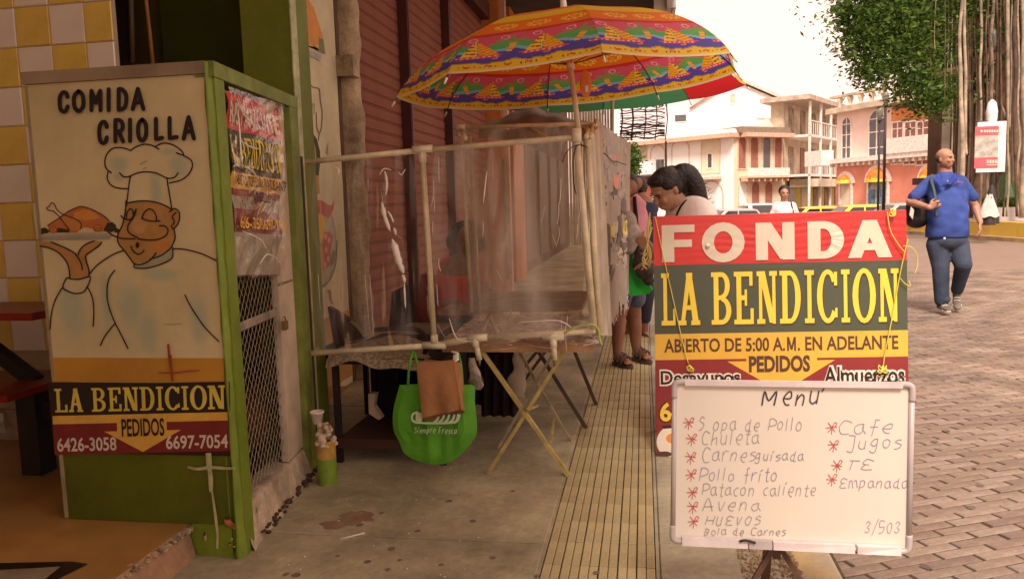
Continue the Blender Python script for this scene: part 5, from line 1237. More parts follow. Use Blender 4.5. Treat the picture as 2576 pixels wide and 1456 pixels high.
def canopy(t_, C, R_, H_, rot, fn, mat_, nt_=64, na=44, tilt=None, sag=.055, name='canopy', nomid=False):
    mb = MB(); cols = []
    for s_ in range(8):
        a0 = rot+s_*math.pi/4; o = len(mb.v)
        for j in range(nt_+1):
            t = j/nt_; r = R_*math.sin(t*1.25)/math.sin(1.25); z = H_*(math.cos(t*1.25)-math.cos(1.25))/(1-math.cos(1.25))
            for i in range(na+1):
                x = i/na; a = a0+x*math.pi/4
                chord = math.cos(math.pi/8)/math.cos((x-.5)*math.pi/4); rr = r*(chord*.65+.35)*(1-sag*.5*math.sin(math.pi*x)*t**3)
                zz = z-sag*.35*R_*math.sin(math.pi*x)*math.sin(math.pi*min(1, t*.8))*.4+ (-.016*R_*math.sin(math.pi*x)**.7*t**8)
                p = Vector((rr*math.cos(a), rr*math.sin(a), zz)); p = (tilt @ p if tilt else p)+C; mb.v.append(p)
        for j in range(nt_):
            for i in range(na):
                mb.f.append([o+j*(na+1)+i, o+(j+1)*(na+1)+i, o+(j+1)*(na+1)+i+1, o+j*(na+1)+i+1]); mb.m.append(0); cols.append(fn((j+.5)/nt_, (i+.5)/na, s_))
    return mb.build(name, mat_, t_, True, cols=cols)
m_prt = vcol_mat('beach_print_fabric', .7, .5)
def umbrella(label, base, cen, R_, H_, rot, fn, pole_top, tilt, na=44, nt_=64):
    q = thing('parasol', label, 'umbrella', tuple(base))
    canopy(q, cen, R_, H_, rot, fn, m_prt, nt_, na, tilt)
    apex = cen+(tilt @ Vector((0, 0, H_)))
    up = (apex-base).normalized()
    MB().tube([base, base.lerp(apex, .5), apex], [.013, .012, .011], 12).build('pole', M('cream_pole', (.66, .56, .36), .35), q, True)
    MB().lathe([(0, .085), (.009, .083), (.014, .07), (.018, .02), (.026, .0), (.026, -.008), (0, -.008)], apex+Vector((0, 0, .002)), 14, tilt).build('finial', M('white_plastic', (.75, .68, .58), .4), q, True)
    for s_ in range(8):
        a = rot+s_*math.pi/4; P = []
        for j in range(9):
            t = .06+.97*j/8; r = R_*math.sin(min(t, 1)*1.25)/math.sin(1.25)*(1.015 if j == 8 else 1); z = H_*(math.cos(t*1.25)-math.cos(1.25))/(1-math.cos(1.25))-.007
            P.append(cen+tilt @ Vector((r*math.cos(a), r*math.sin(a), z)))
        rb = MB().tube(P, .0028, 5).build('rib', M('rib_steel', (.12, .09, .07), .4, metal=.7), q, True)
        MB().tube([P[-1]-(P[-1]-P[-2]).normalized()*.008, P[-1]+(P[-1]-P[-2]).normalized()*.022], [.0055, .004], 6).build('rib_tip', M('white_plastic', (.75, .68, .58), .4), rb, True)
        sl_ = apex.lerp(base, .42)
        MB().tube([sl_, P[4]], .0022, 5).build('stretcher', M('rib_steel', (.12, .09, .07), .4, metal=.7), q, True)
    MB().tube([apex.lerp(base, .40), apex.lerp(base, .45)], .02, 10).build('runner', M('white_plastic', (.75, .68, .58), .4), q, True)
    return q
cen = PY(1432, 213, 3.98); tl_ = Matrix.Rotation(D2R(-3), 3, 'Y') @ Matrix.Rotation(D2R(.9), 3, 'X')
umb = umbrella('beach parasol printed with boats and palms, clamped to the stall corner', PY(1458, 352, 3.66), cen, .845, .335, D2R(-90+14), lambda t, x, s: beach(t, x), None, tl_, 96, 150)
q = MB(); c = PY(1473, 212, 3.62); q.ell(c, (.026, .002, .062), 16, 8)
tg = q.build('swing_tag', M('orange_tag', (.80, .24, .06), .5), umb, True)
MB().box(c.x-.002, c.x+.012, c.y-.0045, c.y-.003, c.z-.035, c.z-.008).build('barcode_label', M('label_white', (.8, .75, .7), .5), tg)
pal = [(.80, .56, .10), (.80, .56, .10), (.65, .03, .035), (.10, .42, .20), (.10, .42, .20), (.06, .10, .45), (.65, .03, .035), (.06, .10, .45)]
cen2 = PY(1548, 236, 6.1)
pal2 = lambda t, x, s: CW if t > .975 else pal[s]
umbrella('plain striped parasol of yellow, red and green panels behind the printed one', PY(1540, 330, 6.1), cen2, .97, .34, D2R(-90+8), pal2, None, Matrix.Rotation(D2R(-2), 3, 'Y'), 14, 20)

# wire rack hanging beyond the stall
q = thing('wire_rack', 'tangled dark wire rack against the white sky behind the stall', 'rack', tuple(PY(1625, 300, 8.5)))
r_ = random.Random(4)
for k in range(22):
    v = 262+k*4.2+r_.uniform(-2, 2); u0 = 1560 if k > 3 else 1585; pts = [(u0+j*14, v+r_.uniform(-3, 3)+(1668-u0-j*14)*.02) for j in range(9)]
    MB().tube([PY(u, vv, 8.5+r_.uniform(-.05, .05)) for u, vv in smoothpath([p for p in pts if p[0] < 1682], 2)], r_.uniform(.003, .009), 5).build('wire', M('rusty_wire', (.10, .065, .04), .8), q)
for u in (1563, 1590, 1622, 1650, 1676): MB().tube([PY(u, 262 if u < 1600 else 250, 8.5), PY(u+3, 300, 8.5), PY(u-2, 352, 8.5)], r_.uniform(.006, .011), 5).build('upright', M('rusty_wire', (.10, .065, .04), .8), q)
for k in range(5): MB().tube([PY(1610+k*16, 275-k*2, 8.5), PY(1628+k*14, 258-k*3, 8.5)], .006, 5).build('diagonal', M('rusty_wire', (.10, .065, .04), .8), q)
MB().tube([PY(1675, 355, 8.5), PY(1676, 355, 8.5)-Vector((0, 0, PY(1676, 355, 8.5).z))], .012, 6).build('support_post', M('rusty_wire', (.10, .065, .04), .8), q)
q = thing('white_storage_booth', 'whitish boarded booth side rising behind the tarpaulin roof', 'booth', (-.9, 7.5, 0))
a, b = PY(1428, 285, 7.5), PY(1540, 285, 7.5)
for k in range(16): x0 = a.x+(b.x-a.x)*k/16; MB().box(x0+.003, x0+(b.x-a.x)/16-.003, 7.5+(k % 2)*.01, 7.53+(k % 2)*.01, .9, PY(1480, 278, 7.5).z+.3).build('board', M('whitewashed_board', (.58, .5, .4), .8, .2, 6), q)
# ================================================================== FONDA SIGN
SY = 4.03
sg = lambda u, v: PY(u, v, SY)
tl, tr, br_, bl4 = (1643, 545), (2279, 528), (2287, 1146), (1652, 1150)
sign = thing('street_sign', 'large red, green and yellow food stall banner sign on a board', 'sign', tuple(sg(1960, 1148)))
a, b, c, d = [sg(*p) for p in (tl, tr, br_, bl4)]
off = Vector((0, .03, 0))
MB().hexa([d+off*.2, c+off*.2, c+off, d+off, a+off*.2, b+off*.2, b+off, a+off]).build('backing_board', M('sign_board', (.5, .42, .36), .7), sign)
sq = quadmap(tl, tr, br_, bl4, sg)
def sfn(x, y):
    amp = .0022*max(0, 1-abs(y-.1)/.14)*math.exp(-((x-.66)/.42)**2)
    return sq(x, y)+Vector((0, -.003-amp*(1+math.sin(y*230+3*math.sin(x*9)+x*6)*math.sin(x*7+y*20)), 0))
MB().grid(sfn, 90, 150).build('banner_sheet', M('banner_red', (.60, .035, .03), .30, .06, 3, spec=.6), sign, True)
IS = dict(IM)
for k, c_ in dict(red=(.62, .04, .035), green=(.075, .085, .055), gold=(.72, .42, .055), maroon=(.25, .03, .03), cream=(.66, .57, .43), yellow=(.80, .60, .06), brown=(.10, .045, .03), black=(.03, .02, .015),
                  white=(.78, .70, .58), pale=(.82, .68, .5), dgold=(.78, .52, .14), egg=(.7, .28, .1)).items(): IS[k] = M('sign_'+k, c_, .34, .05, 5, spec=.5)
class BInk(Ink):
    def step(s): s.z += .00003
    def cut(s, x0, y0, x1, y1, key, nx=60, ny=40):
        s.k(key); o = len(s.mb.v)
        s.mb.grid(lambda a, b: s.P(x0+(x1-x0)*a, y0+(y1-y0)*b), nx, ny); s.step()
ink = BInk(sfn, (0, -1, 0), .0012)
ink.cut(0, .203, 1, .488, 'green', 70, 36); ink.cut(0, .488, 1, .595, 'gold', 40, 12); ink.cut(0, .595, 1, 1, 'maroon', 30, 20)
ink.fill([(.36, .585), (.64, .585), (.64, .605), (.71, .605), (.5, .735), (.285, .605), (.36, .605)], 'gold')
ink.build('banner_fields', IS, sign)
ink = BInk(sfn, (0, -1, 0), .0042)
for ch, x0, x1 in (('F', .03, .165), ('O', .195, .355), ('N', .40, .56), ('D', .605, .755), ('A', .77, .935)): glyph(ink, SA[ch], x0, .037, x1, .19, 'cream')
ink.build('heading_letters', IS, sign)
ink = BInk(sfn, (0, -1, 0), .0024)
def nl(n):
    global ink
    ink.build(n, IS, sign, kind='stuff'); ink = BInk(sfn, (0, -1, 0), .0024)
spans = [(.025, .085), (.095, .18), (.225, .305), (.315, .395), (.405, .485), (.495, .58), (.590, .635), (.642, .725), (.735, .775), (.782, .875), (.885, .965)]
slabline(ink, 'LABENDICION', [(a+.004, b+.004) for a, b in spans], .243, .458, 'brown'); slabline(ink, 'LABENDICION', spans, .236, .452, 'yellow'); nl('name_lettering')
ink_text(ink, 'ABIERTO DE 5:00 A.', .036, .508, .514, .565, 'brown', .02)
glyph(ink, [('b', 0, 0, .2, 1), ('b', .8, 0, 1, 1), ('p', .4, .6, .92, .0, .24), ('p', .4, .6, .92, .76, 1.0)], .522, .508, .557, .565, 'brown')
ink_text(ink, '. EN ADELANTE', .564, .508, .962, .565, 'brown', .02); nl('hours_lettering')
ink_text(ink, 'PEDIDOS', .37, .583, .612, .652, 'brown', .04); nl('orders_lettering')
def outlined(txt, x0, y0, x1, y1, key='black', out='white', o1=.02, o2=.10):
    dx = (x1-x0)*.012; ink_text(ink, txt, x0-dx, y0-.006, x1+dx, y1+.006, out, o2); ink_text(ink, txt, x0, y0, x1, y1, key, o1)
outlined('Desayunos', .02, .64, .335, .715); outlined('Almuerzos', .665, .632, .985, .705)
nl('meals_lettering'); outlined('6426-3058', .015, .77, .42, .85, 'yellow', 'black', .03, .05); outlined('6697-7054', .58, .77, .985, .85, 'yellow', 'black', .03, .05)
nl('phone_lettering'); ink.disc(.085, .935, .085, .075, 'white', 30); ink.disc(.075, .925, .05, .045, 'pale', 24); ink.disc(.06, .92, .022, .02, 'egg', 16); ink.fill([(.02, .868), (.09, .862), (.09, .875), (.03, .88)], 'black')
ink.disc(.03, .985, .03, .012, 'brown', 12)
ink.build('plate_picture', IS, sign)
MB().tube([sfn(.205+k*.002, .125+.004*math.sin(k)) + Vector((0, -.012, 0)) for k in range(9)], [.002, .006, .008, .009, .009, .008, .007, .005, .002], 8).build('paint_blob', M('pale_blob', (.8, .72, .62), .4), sign, True)
for u, v0 in ((1660, 1145), (2270, 1143)):
    p = sg(u, v0); MB().bar((p.x, SY+.05, p.z-.06 if p.z > .06 else 0), (p.x, SY+.05, 1.1), .03, .02).build('rear_strut', M('raw_wood', (.35, .22, .12), .8), sign)
    MB().bar((p.x, SY+.45, RZ+.04), (p.x, SY+.06, 1.0), .03, .02).build('rear_leg', M('raw_wood', (.35, .22, .12), .8), sign)
m_str = M('yellow_twine', (.72, .58, .10), .5)
ty_ = SY-.022
def twine(label, pts, r=.0026, y=ty_, m=m_str):
    o = MB().tube(smoothpath([tuple(PY(p[0], p[1], p[2] if len(p) > 2 else y)) for p in pts], 5), r, 6).build('twine', m, None, True); return tag(o, label, 'twine')
def knot(label, u, v, y, n, s_, seed=1, r=.0028):
    r_ = random.Random(seed); pts = [(u+r_.uniform(-s_, s_), v+r_.uniform(-s_, s_), y+r_.uniform(-.008, .008)) for _ in range(n)]; return twine(label, pts, r)
twine('yellow twine running down the left side of the sign face', [(1648, 545), (1668, 640), (1695, 760), (1715, 850), (1732, 915)])
knot('yellow twine knot low on the left of the sign', 1736, 925, ty_-.008, 14, 9, 2)
twine('yellow twine crossing the right side of the sign to the A', [(2232, 533), (2240, 580), (2262, 618), (2276, 634)])
twine('yellow twine running down the right side of the sign face', [(2284, 602), (2266, 680), (2246, 790), (2226, 890), (2222, 925)])
knot('yellow twine knot low on the right over Almuerzos', 2220, 930, ty_-.008, 18, 13, 4)
knot('yellow twine knot at the top right corner of the sign', 2246, 535, ty_-.01, 14, 11, 6)
twine('loose yellow twine end curling off the right edge of the sign', [(2272, 618), (2292, 622), (2306, 640), (2308, 668), (2300, 690)], .0022)
twine('limp yellow twine loop hanging right of the green band', [(2265, 700), (2275, 712), (2290, 720), (2286, 706)], .0022)
for k in range(7): twine(['coil', 'frayed', 'thin', 'hanging', 'loose', 'bunched', 'bent'][k]+' yellow twine strand bunched at the left edge of the sign, '+['top', 'upper', 'middle', 'lower', 'lowest', 'outer', 'inner'][k]+' one',
    [(1640+rnd.uniform(-9, 4), 535+k*6, 4.0), (1630+rnd.uniform(-8, 8), 570+k*8, 3.98), (1622+rnd.uniform(-8, 10), 610+k*6, 3.99), (1630+rnd.uniform(-14, 8), 640+k*4, 3.98), (1618+rnd.uniform(-6, 16), 668+rnd.uniform(-5, 12), 4.0)], .0034, m=M('dull_yellow_twine', (.50, .38, .12), .6))

# ================================================================== MENU BOARD
WY = 2.25
wp = lambda u, v: PY(u, v, WY)
wtl, wtr, wbr, wbl = (1690, 955), (2302, 962), (2293, 1392), (1685, 1364)
wb = thing('whiteboard', 'whiteboard with the handwritten menu standing on a brown easel', 'whiteboard', tuple(wp(1960, 1385)))
a, b, c, d = [wp(*p) for p in (wtl, wtr, wbr, wbl)]
o1, o2 = Vector((0, .002, 0)), Vector((0, .022, 0))
m_wb = M('whiteboard_face', (.74, .66, .56), .12, .025, 1.2, spec=.5); m_fr = M('grey_board_frame', (.46, .40, .38), .35, .06, 6); m_fl = M('pale_frame_edge', (.72, .62, .60), .3)
wq = quadmap(wtl, wtr, wbr, wbl, wp)
P = lambda x, y, o=0: wq(x, y)+Vector((0, -o, 0))
MB().hexa([P(0.01, .99, -.003), P(.99, .99, -.003), P(.99, .99, -.014), P(.01, .99, -.014), P(.01, .01, -.003), P(.99, .01, -.003), P(.99, .01, -.014), P(.01, .01, -.014)]).build('panel', m_wb, wb)
def frame_bar(pts, r, m, name='frame_bar'): MB().tube([P(x, y, .0) for x, y in pts], r, 10).build(name, m, wb, True)
frame_bar([(.03, .012), (.97, .012)], .0065, m_fl); frame_bar([(.988, .05), (.988, .95)], .0075, m_fr); frame_bar([(.03, .988), (.97, .988)], .0065, m_fl); frame_bar([(.012, .05), (.012, .95)], .0075, m_fr)
for x, y, sx, sy in ((.0, .0, 1, 1), (1, 0, -1, 1), (1, 1, -1, -1), (0, 1, 1, -1)):
    cpts = [P(x+sx*.075, y+sy*.012), P(x+sx*.03, y+sy*.013), P(x+sx*.012, y+sy*.035), P(x+sx*.011, y+sy*.11)]
    MB().tube(smoothpath([tuple(p) for p in cpts], 4), .0088, 10).build('corner_cap', m_fr, wb, True)
MB().hexa([P(.055, .03, .010), P(.945, .03, .010), P(.945, .03, 0), P(.055, .03, 0), P(.05, -.004, .010), P(.95, -.004, .010), P(.95, -.004, 0), P(.05, -.004, 0)]).build('top_strip', m_fl, wb)
for x0, x1 in ((.05, .32), (.325, .42), (.425, .76), (.77, .95)):
    MB().hexa([P(x0, 1.0, .018), P(x1, 1.0, .018), P(x1, 1.0, 0), P(x0, 1.0, 0), P(x0, .955, .014+x0*.01), P(x1, .955, .014), P(x1, .955, 0), P(x0, .955, 0)]).build('tray_strip', m_fl if x0 not in (.325,) else m_fr, wb)
MB().tube(smoothpath([tuple(P(.285, .955, .02)), tuple(P(.31, .945, .022)), tuple(P(.35, .958, .022))]), .0035, 6).build('tray_marker', m_tie, wb, True)
IH = dict(ink_dark=M('marker_black', (.06, .05, .05), .5), ink_grey=M('marker_grey', (.36, .31, .32), .5), ink_violet=M('marker_violet', (.33, .28, .38), .5), ink_red=M('marker_red', (.55, .10, .10), .5))
ink = Ink(lambda u, v: wp(u, v)+Vector((0, .002, 0)), (0, -1, 0), .0008); ink.step = lambda: setattr(ink, 'z', ink.z+.00001)
hand(ink, 'M', 1917, 1020, 6.3, 7.5, 'ink_dark', 4.2, seed=3, jit=.05); hand(ink, 'enu', 1968, 1019, 7.5, 9, 'ink_dark', 3.6, slope=-.02, seed=5, jit=.06); ink.rib([(2068, 985), (2073, 978)], 3.2, 'ink_dark'); ink.build('menu_heading', IH, wb, kind='stuff')
rows = [('S opa de Pollo', 1757, 1082, 5.2, 5.4, 'ink_grey'), ('Chuleta', 1764, 1117, 5.6, 6.0, 'ink_grey'), ('Carnes', 1765, 1160, 5.6, 6.3, 'ink_grey'), ('guisada', 1900, 1158, 4.0, 4.9, 'ink_violet'), ('Pollo frito', 1760, 1210, 5.2, 5.6, 'ink_violet'),
        ('Patacon caliente', 1766, 1246, 5.0, 5.2, 'ink_grey'), ('Avena', 1768, 1284, 5.2, 7.8, 'ink_grey'), ('HUEVOS', 1775, 1320, 3.6, 6.0, 'ink_grey'), ('Bola de Carnes', 1772, 1346, 3.2, 4.1, 'ink_grey'),
        ('Cafe', 2108, 1090, 5.5, 9.5, 'ink_violet'), ('Jugos', 2130, 1128, 5.6, 7.6, 'ink_violet'), ('TE', 2130, 1180, 4.2, 8.8, 'ink_violet'), ('Empanada', 2112, 1226, 4.4, 5.4, 'ink_violet'), ('3/503', 2175, 1340, 4.6, 5.2, 'ink_violet')]
def newink():
    q = Ink(lambda u, v: wp(u, v)+Vector((0, .002, 0)), (0, -1, 0), .0008); q.step = lambda: setattr(q, 'z', q.z+.00001); return q
for i, (t_, u, v, h, w_, k) in enumerate(rows): ink = newink(); hand(ink, t_, u, v, h, w_, k, 1.75, seed=20+i); ink.build('handwritten_line', IH, wb, kind='stuff')
ink = newink()

r_ = random.Random(9)
for u, v in ((1732, 1063), (1739, 1104), (1737, 1150), (1738, 1193), (1741, 1238), (1742, 1275), (1744, 1311), (2092, 1075), (2096, 1120), (2105, 1170), (2092, 1205)):
    ink.rib([(u-13, v+r_.uniform(-3, 3)), (u+13, v+r_.uniform(-3, 3))], 2.0, 'ink_red', sm=False); ink.rib([(u-8, v-12), (u+9, v+11)], 1.8, 'ink_red', sm=False); ink.rib([(u-9, v+12), (u+2, v), (u+8, v-12), (u+14, v-10), (u+8, v-2), (u, v)], 1.8, 'ink_red')
    ink.rib([(u, v+17), (u+2, v-4)], 1.8, 'ink_red', sm=False); ink.build('red_asterisk', IH, wb, kind='stuff'); ink = newink()
es = thing('easel', 'dark brown tripod easel holding the menu board', 'easel', (wp(1962, 1400).x, WY+.1, 0))
m_es = M('easel_brown', (.10, .045, .025), .55, .15, 10)
hub = Vector((wp(1960, 1378).x, WY+.045, wp(1960, 1378).z))
def leg_to(u, v, y, z): p = PY(u, v, y); return p
for (u, v) , dy in (((1898, 1456), -.02), ((2012, 1456), -.02)):
    q0 = hub; q1 = PY(u, v, WY+.05+dy); dr_ = (q1-q0); k = (RZ+.04-q0.z)/dr_.z; MB().bar(q0, q0+dr_*k*1.0, .015, .012).build('leg', m_es, es)
MB().bar(hub+Vector((0, .02, .3)), (hub.x+.01, WY+.35, .0), .026, .018).build('leg', m_es, es)
MB().bar(hub-Vector((0, 0, .05)), hub+Vector((0, 0, .42)), .022, .016).build('mast', m_es, es)
a, b = P(.3, .99, -.004), P(.8, .99, -.004)
MB().box(wp(1975, 1380).x, wp(2170, 1386).x, WY+.02, WY+.05, wp(2000, 1392).z, wp(2000, 1372).z).build('ledge', m_es, es)

# ================================================================== PEOPLE
m_skin = M('tan_skin', (.40, .20, .125), .5, .08, 12); m_skinb = M('brown_skin', (.24, .105, .055), .5, .08, 12); m_skinw = M('warm_skin', (.42, .23, .14), .5, .08, 12)
m_hair = M('black_hair', (.018, .011, .009), .45, .4, 60, .5, bscale=70); m_eye = M('eye_dark', (.02, .012, .01), .3); m_lip = M('lip_tone', (.30, .11, .08), .5)
def V(*a): return Vector(a)
def head(mb, c, s_, yaw, pitch=0, roll=0):
    """head forms facing -Y rotated by yaw; c = centre of skull, s_ = head height"""
    R_ = Matrix.Rotation(yaw, 3, 'Z') @ Matrix.Rotation(pitch, 3, 'X') @ Matrix.Rotation(roll, 3, 'Y')
    L = lambda x, y, z: c+R_ @ V(x*s_, y*s_, z*s_)
    def e(x, y, z, rx, ry, rz): mb.ell(L(x, y, z), (rx*s_, ry*s_, rz*s_), 16, 12, R_)
    e(0, .05, .12, .325, .40, .36); e(0, -.06, -.12, .27, .32, .33); e(0, -.16, -.36, .15, .15, .11); e(0, -.02, -.25, .23, .26, .2)
    e(0, -.38, -.05, .045, .07, .12); e(0, -.42, -.125, .062, .055, .045); e(.13, -.30, -.12, .1, .07, .09); e(-.13, -.30, -.12, .1, .07, .09)
    e(0, -.32, .1, .2, .07, .05); e(0, -.335, -.26, .095, .05, .028); e(.31, .06, -.05, .035, .07, .12); e(-.31, .06, -.05, .035, .07, .12); e(0, -.30, -.33, .1, .06, .05)
    return L, R_
def face_bits(root, L, s_, R_, par_=None):
    q = MB()
    for sx in (-1, 1):
        q.ell(L(sx*.125, -.345, .0), (.042*s_, .018*s_, .018*s_), 10, 6, R_)
    q.build('eyes', m_eye, root, True)
    q = MB()
    for sx in (-1, 1): q.tube([L(sx*.06, -.385, .062), L(sx*.13, -.385, .078), L(sx*.2, -.34, .055)], [.012*s_, .016*s_, .008*s_], 6)
    q.build('eyebrows', m_hair, root, True)
    q = MB(); q.ell(L(0, -.372, -.262), (.075*s_, .022*s_, .014*s_), 10, 6, R_); q.build('lips', m_lip, root, True)
def handshape(mb, w_, d, up, s_, curl, thumb):
    """palm from wrist w_ along d, five fingers bent by curl; up = back-of-hand normal; thumb = side sign"""
    d = d.normalized(); up = (up-d*up.dot(d)).normalized(); sd_ = d.cross(up).normalized()*thumb
    for k in range(4):
        o = (k-1.5)*.019*s_; b0 = w_+sd_*(-o*.6); b1 = w_+d*.085*s_-sd_*o
        capsule(mb, b0, b1, .0135*s_, .0115*s_, 8)
        l = (.075, .085, .08, .06)[k]*s_*.5; c = curl; p = b1; dd = d
        for j in range(3):
            dd = (dd*math.cos(c)-up*math.sin(c)).normalized(); upn = (up*math.cos(c)+dd*math.sin(c)).normalized()
            q_ = p+dd*l*(.95, .62, .5)[j]; capsule(mb, p, q_, (.0098-.0009*j)*s_, (.0092-.001*j)*s_, 8); p = q_; up2 = up-dd*up.dot(dd); up_ = up2.normalized() if up2.length > 1e-3 else up; up = up_
        up = (up_ if False else up)
        up = (w_-w_)+up
        up = up
        up = (up-d*up.dot(d)); up = up.normalized() if up.length > 1e-3 else V(0, 0, 1)
    t0_ = w_+d*.02*s_+sd_*.02*s_; t1_ = t0_+(d*.6+sd_*.8).normalized()*.04*s_; t2 = t1_+(d*.9+sd_*.25-up*.3*curl).normalized()*.032*s_
    capsule(mb, t0_, t1_, .013*s_, .011*s_, 8); capsule(mb, t1_, t2, .0105*s_, .0085*s_, 8)

# --- man in blue polo
MYY = 9.35
J = lambda u, v, dy=0: PY(u, v, MYY+dy)
man = thing('person', 'bald man in blue polo shirt and jeans walking with a black backpack', 'person', (J(2385, 780).x, MYY, 0))
mb = MB()
hc = J(2378, 399); L_, R_ = head(mb, hc+V(0, 0, .0), .225, D2R(38))
capsule(mb, J(2378, 415, .03), J(2378, 446, .04), .062, .075)
capsule(mb, J(2378, 456, .05), J(2382, 520, .04), .10, .12)
# arms
sL, eL, wL = J(2341, 464, .03), J(2290, 508, .02), J(2337, 522, -.22)
capsule(mb, sL, eL, .048, .044); capsule(mb, eL, wL, .046, .028); handshape(mb, wL, (J(2356, 514, -.25)-wL), V(-.2, -1, .25), 1.05, .95, -1)
sR, eR, wR = J(2418, 464, .03), J(2453, 518, .05), J(2466, 560, -.06)
capsule(mb, sR, eR, .048, .043); capsule(mb, eR, wR, .044, .028); handshape(mb, wR, (J(2466, 590, -.10)-wR), V(.9, -.5, 0), 1.05, .30, 1)
body_o = remeshed('body', mb, m_skin, man, .0062, 5)
face_bits(man, L_, .225, R_)
q = MB(); q.ell(hc+R_ @ V(0, .032, .008), (.0745, .078, .062), 20, 14, R_); 
hb = q.build('hair_fringe', M('cropped_hair', (.09, .055, .04), .8, .2, 60), man, True)
# polo
mb = MB()
rowz = [(439, .0005, .0005, .04), (440, .03, .03, .04), (444, .09, .08, .04), (452, .145, .10, .035), (466, .185, .125, .03), (485, .2, .145, .02), (515, .208, .165, 0), (550, .210, .175, -.01), (580, .217, .175, -.01), (597, .220, .17, 0), (598, .0005, .0005, 0)]
def tor(a, b):
    f = b*(len(rowz)-1); i = min(int(f), len(rowz)-2); t = f-i; v, rx, ry, dy = [rowz[i][k]*(1-t)+rowz[i+1][k]*t for k in range(4)]
    c = J(2383, v, dy); k = 1+.02*math.sin(a*31+v*.15)+.014*math.sin(a*18-v*.22); return c+V(rx*math.cos(a*6.2832)*k, ry*math.sin(a*6.2832)*k, 0)
mb.grid(tor, 40, 54, True)
capsule(mb, J(2352, 455, .03), J(2413, 455, .03), .068, .068); mb.ell(J(2382, 462, .0), (.14, .12, .08), 16, 10)
for s0, s1, r0, r1 in ((J(2343, 457, .03), J(2299, 496, .02), .074, .064), (J(2415, 457, .03), J(2446, 496, .04), .074, .062)):
    capsule(mb, s0, s1, r0, r1)
capsule(mb, J(2378, 442, .04), J(2378, 450, .03), .078, .10)
remeshed('polo_shirt', mb, M('blue_polo', (.035, .07, .28), .8, .18, 5, .25, bscale=12), man, .008, 6)
mb = MB(); mb.poly([J(2357, 440, -.10), J(2376, 462, -.17), J(2366, 470, -.17), J(2350, 452, -.12)], (0, .012, 0)); mb.poly([J(2404, 434, -.08), J(2380, 462, -.17), J(2392, 464, -.16), J(2412, 444, -.09)], (0, .012, 0))
mb.build('collar', M('blue_collar', (.02, .045, .27), .8), man)
q = MB(); q.ell(J(2411, 458, -.135), (.012, .004, .008), 8, 6); q.tube([J(2414, 459, -.14), J(2424, 459, -.125)], .003, 5); q.build('chest_emblem', M('red_stitch', (.6, .08, .1), .6), man)
MB().ell(J(2384, 455.5, -.15), (.006, .004, .006), 8, 6).build('button', m_glint, man)
MB().tube([J(2288, 487, 0), J(2300, 492, -.09), J(2318, 502, -.05)], .004, 5).build('sleeve_trim', M('navy_red_trim', (.2, .03, .1), .7), man)
# trousers
mb = MB(); mb.ell(J(2384, 605, .0), (.202, .165, .13), 20, 12)
capsule(mb, J(2360, 615, 0), J(2366, 668, -.03), .122, .092); capsule(mb, J(2366, 668, -.03), J(2369, 755, .0), .090, .075)
capsule(mb, J(2408, 615, 0), J(2422, 664, -.10), .122, .092); capsule(mb, J(2424, 664, -.10), J(2408, 728, .16), .088, .066)
mb.ell(J(2372, 752, 0), (.078, .085, .05), 14, 8)
remeshed('jeans', mb, M('dark_jeans', (.045, .06, .095), .85, .2, 4, .4, bscale=9), man, .009, 3)
MB().ell(J(2376, 600, -.20), (.014, .008, .014), 10, 8).build('belt_buckle', M('bright_buckle', (.85, .8, .75), .2, metal=.6), man)
def shoe(c, yaw, pit_, name):
    mb = MB(); R_ = Matrix.Rotation(yaw, 3, 'Z') @ Matrix.Rotation(pit_, 3, 'X')
    for x, y, z, rx, ry, rz in ((0, .04, .0, .042, .06, .04), (0, -.05, -.01, .046, .08, .03), (0, -.12, -.015, .042, .05, .025), (0, .05, .03, .04, .045, .04)): mb.ell(c+R_ @ V(x, y, z), (rx, ry, rz), 14, 10, R_)
    o = remeshed('shoe', mb, M('grey_shoe', (.16, .13, .10), .7, .2, 12), man, .007, 2)
    q = MB(); P_ = []
    for k in range(16):
        th = k/16*6.283; P_.append(c+R_ @ V(.046*math.cos(th)*(1.05 if math.sin(th) < 0 else .95), -.045+.125*math.sin(th), -.04))
    q.poly(P_, R_ @ V(0, 0, .018)); q.build('sole', M('pale_sole', (.62, .56, .5), .6), o)
    q = MB(); q.tube([c+R_ @ V(-.03, -.03, .028), c+R_ @ V(0, -.035, .04), c+R_ @ V(.03, -.03, .028)], .006, 5); q.tube([c+R_ @ V(-.03, -.06, .018), c+R_ @ V(0, -.065, .028), c+R_ @ V(.03, -.06, .018)], .006, 5); q.build('laces', M('pale_lace', (.6, .55, .5), .7), o)
shoe(J(2371, 771, -.02), D2R(4), 0, 'shoe'); shoe(J(2407, 749, .14), D2R(-14), D2R(38), 'shoe')
bp_ = thing('backpack', 'black and white backpack slung on the walking man\'s shoulder', 'backpack', tuple(J(2305, 560, .2)))
mb = MB(); mb.ell(J(2308, 530, .10), (.125, .14, .19), 18, 14); mb.ell(J(2306, 552, .08), (.12, .12, .10), 18, 12); mb.ell(J(2322, 500, .14), (.10, .1, .16), 14, 10)
remeshed('pack_body', mb, M('black_nylon', (.022, .014, .016), .5, .2, 10, .2), bp_, .012, 3)
MB().tube(smoothpath([tuple(J(2345, 442, .02)), tuple(J(2343, 456, -.12)), tuple(J(2349, 480, -.185)), tuple(J(2354, 512, -.225)), tuple(J(2356, 546, -.235))]), [.022]*10+[.018]*7 if False else .019, 6).build('strap', M('teal_grey_strap', (.04, .07, .09), .6), bp_, True)
MB().poly([J(2292, 520, -.05), J(2300, 528, -.055), J(2296, 552, -.055), J(2288, 540, -.05)], (0, .02, 0)).build('white_panel', M('reflective_panel', (.6, .55, .52), .5), bp_)

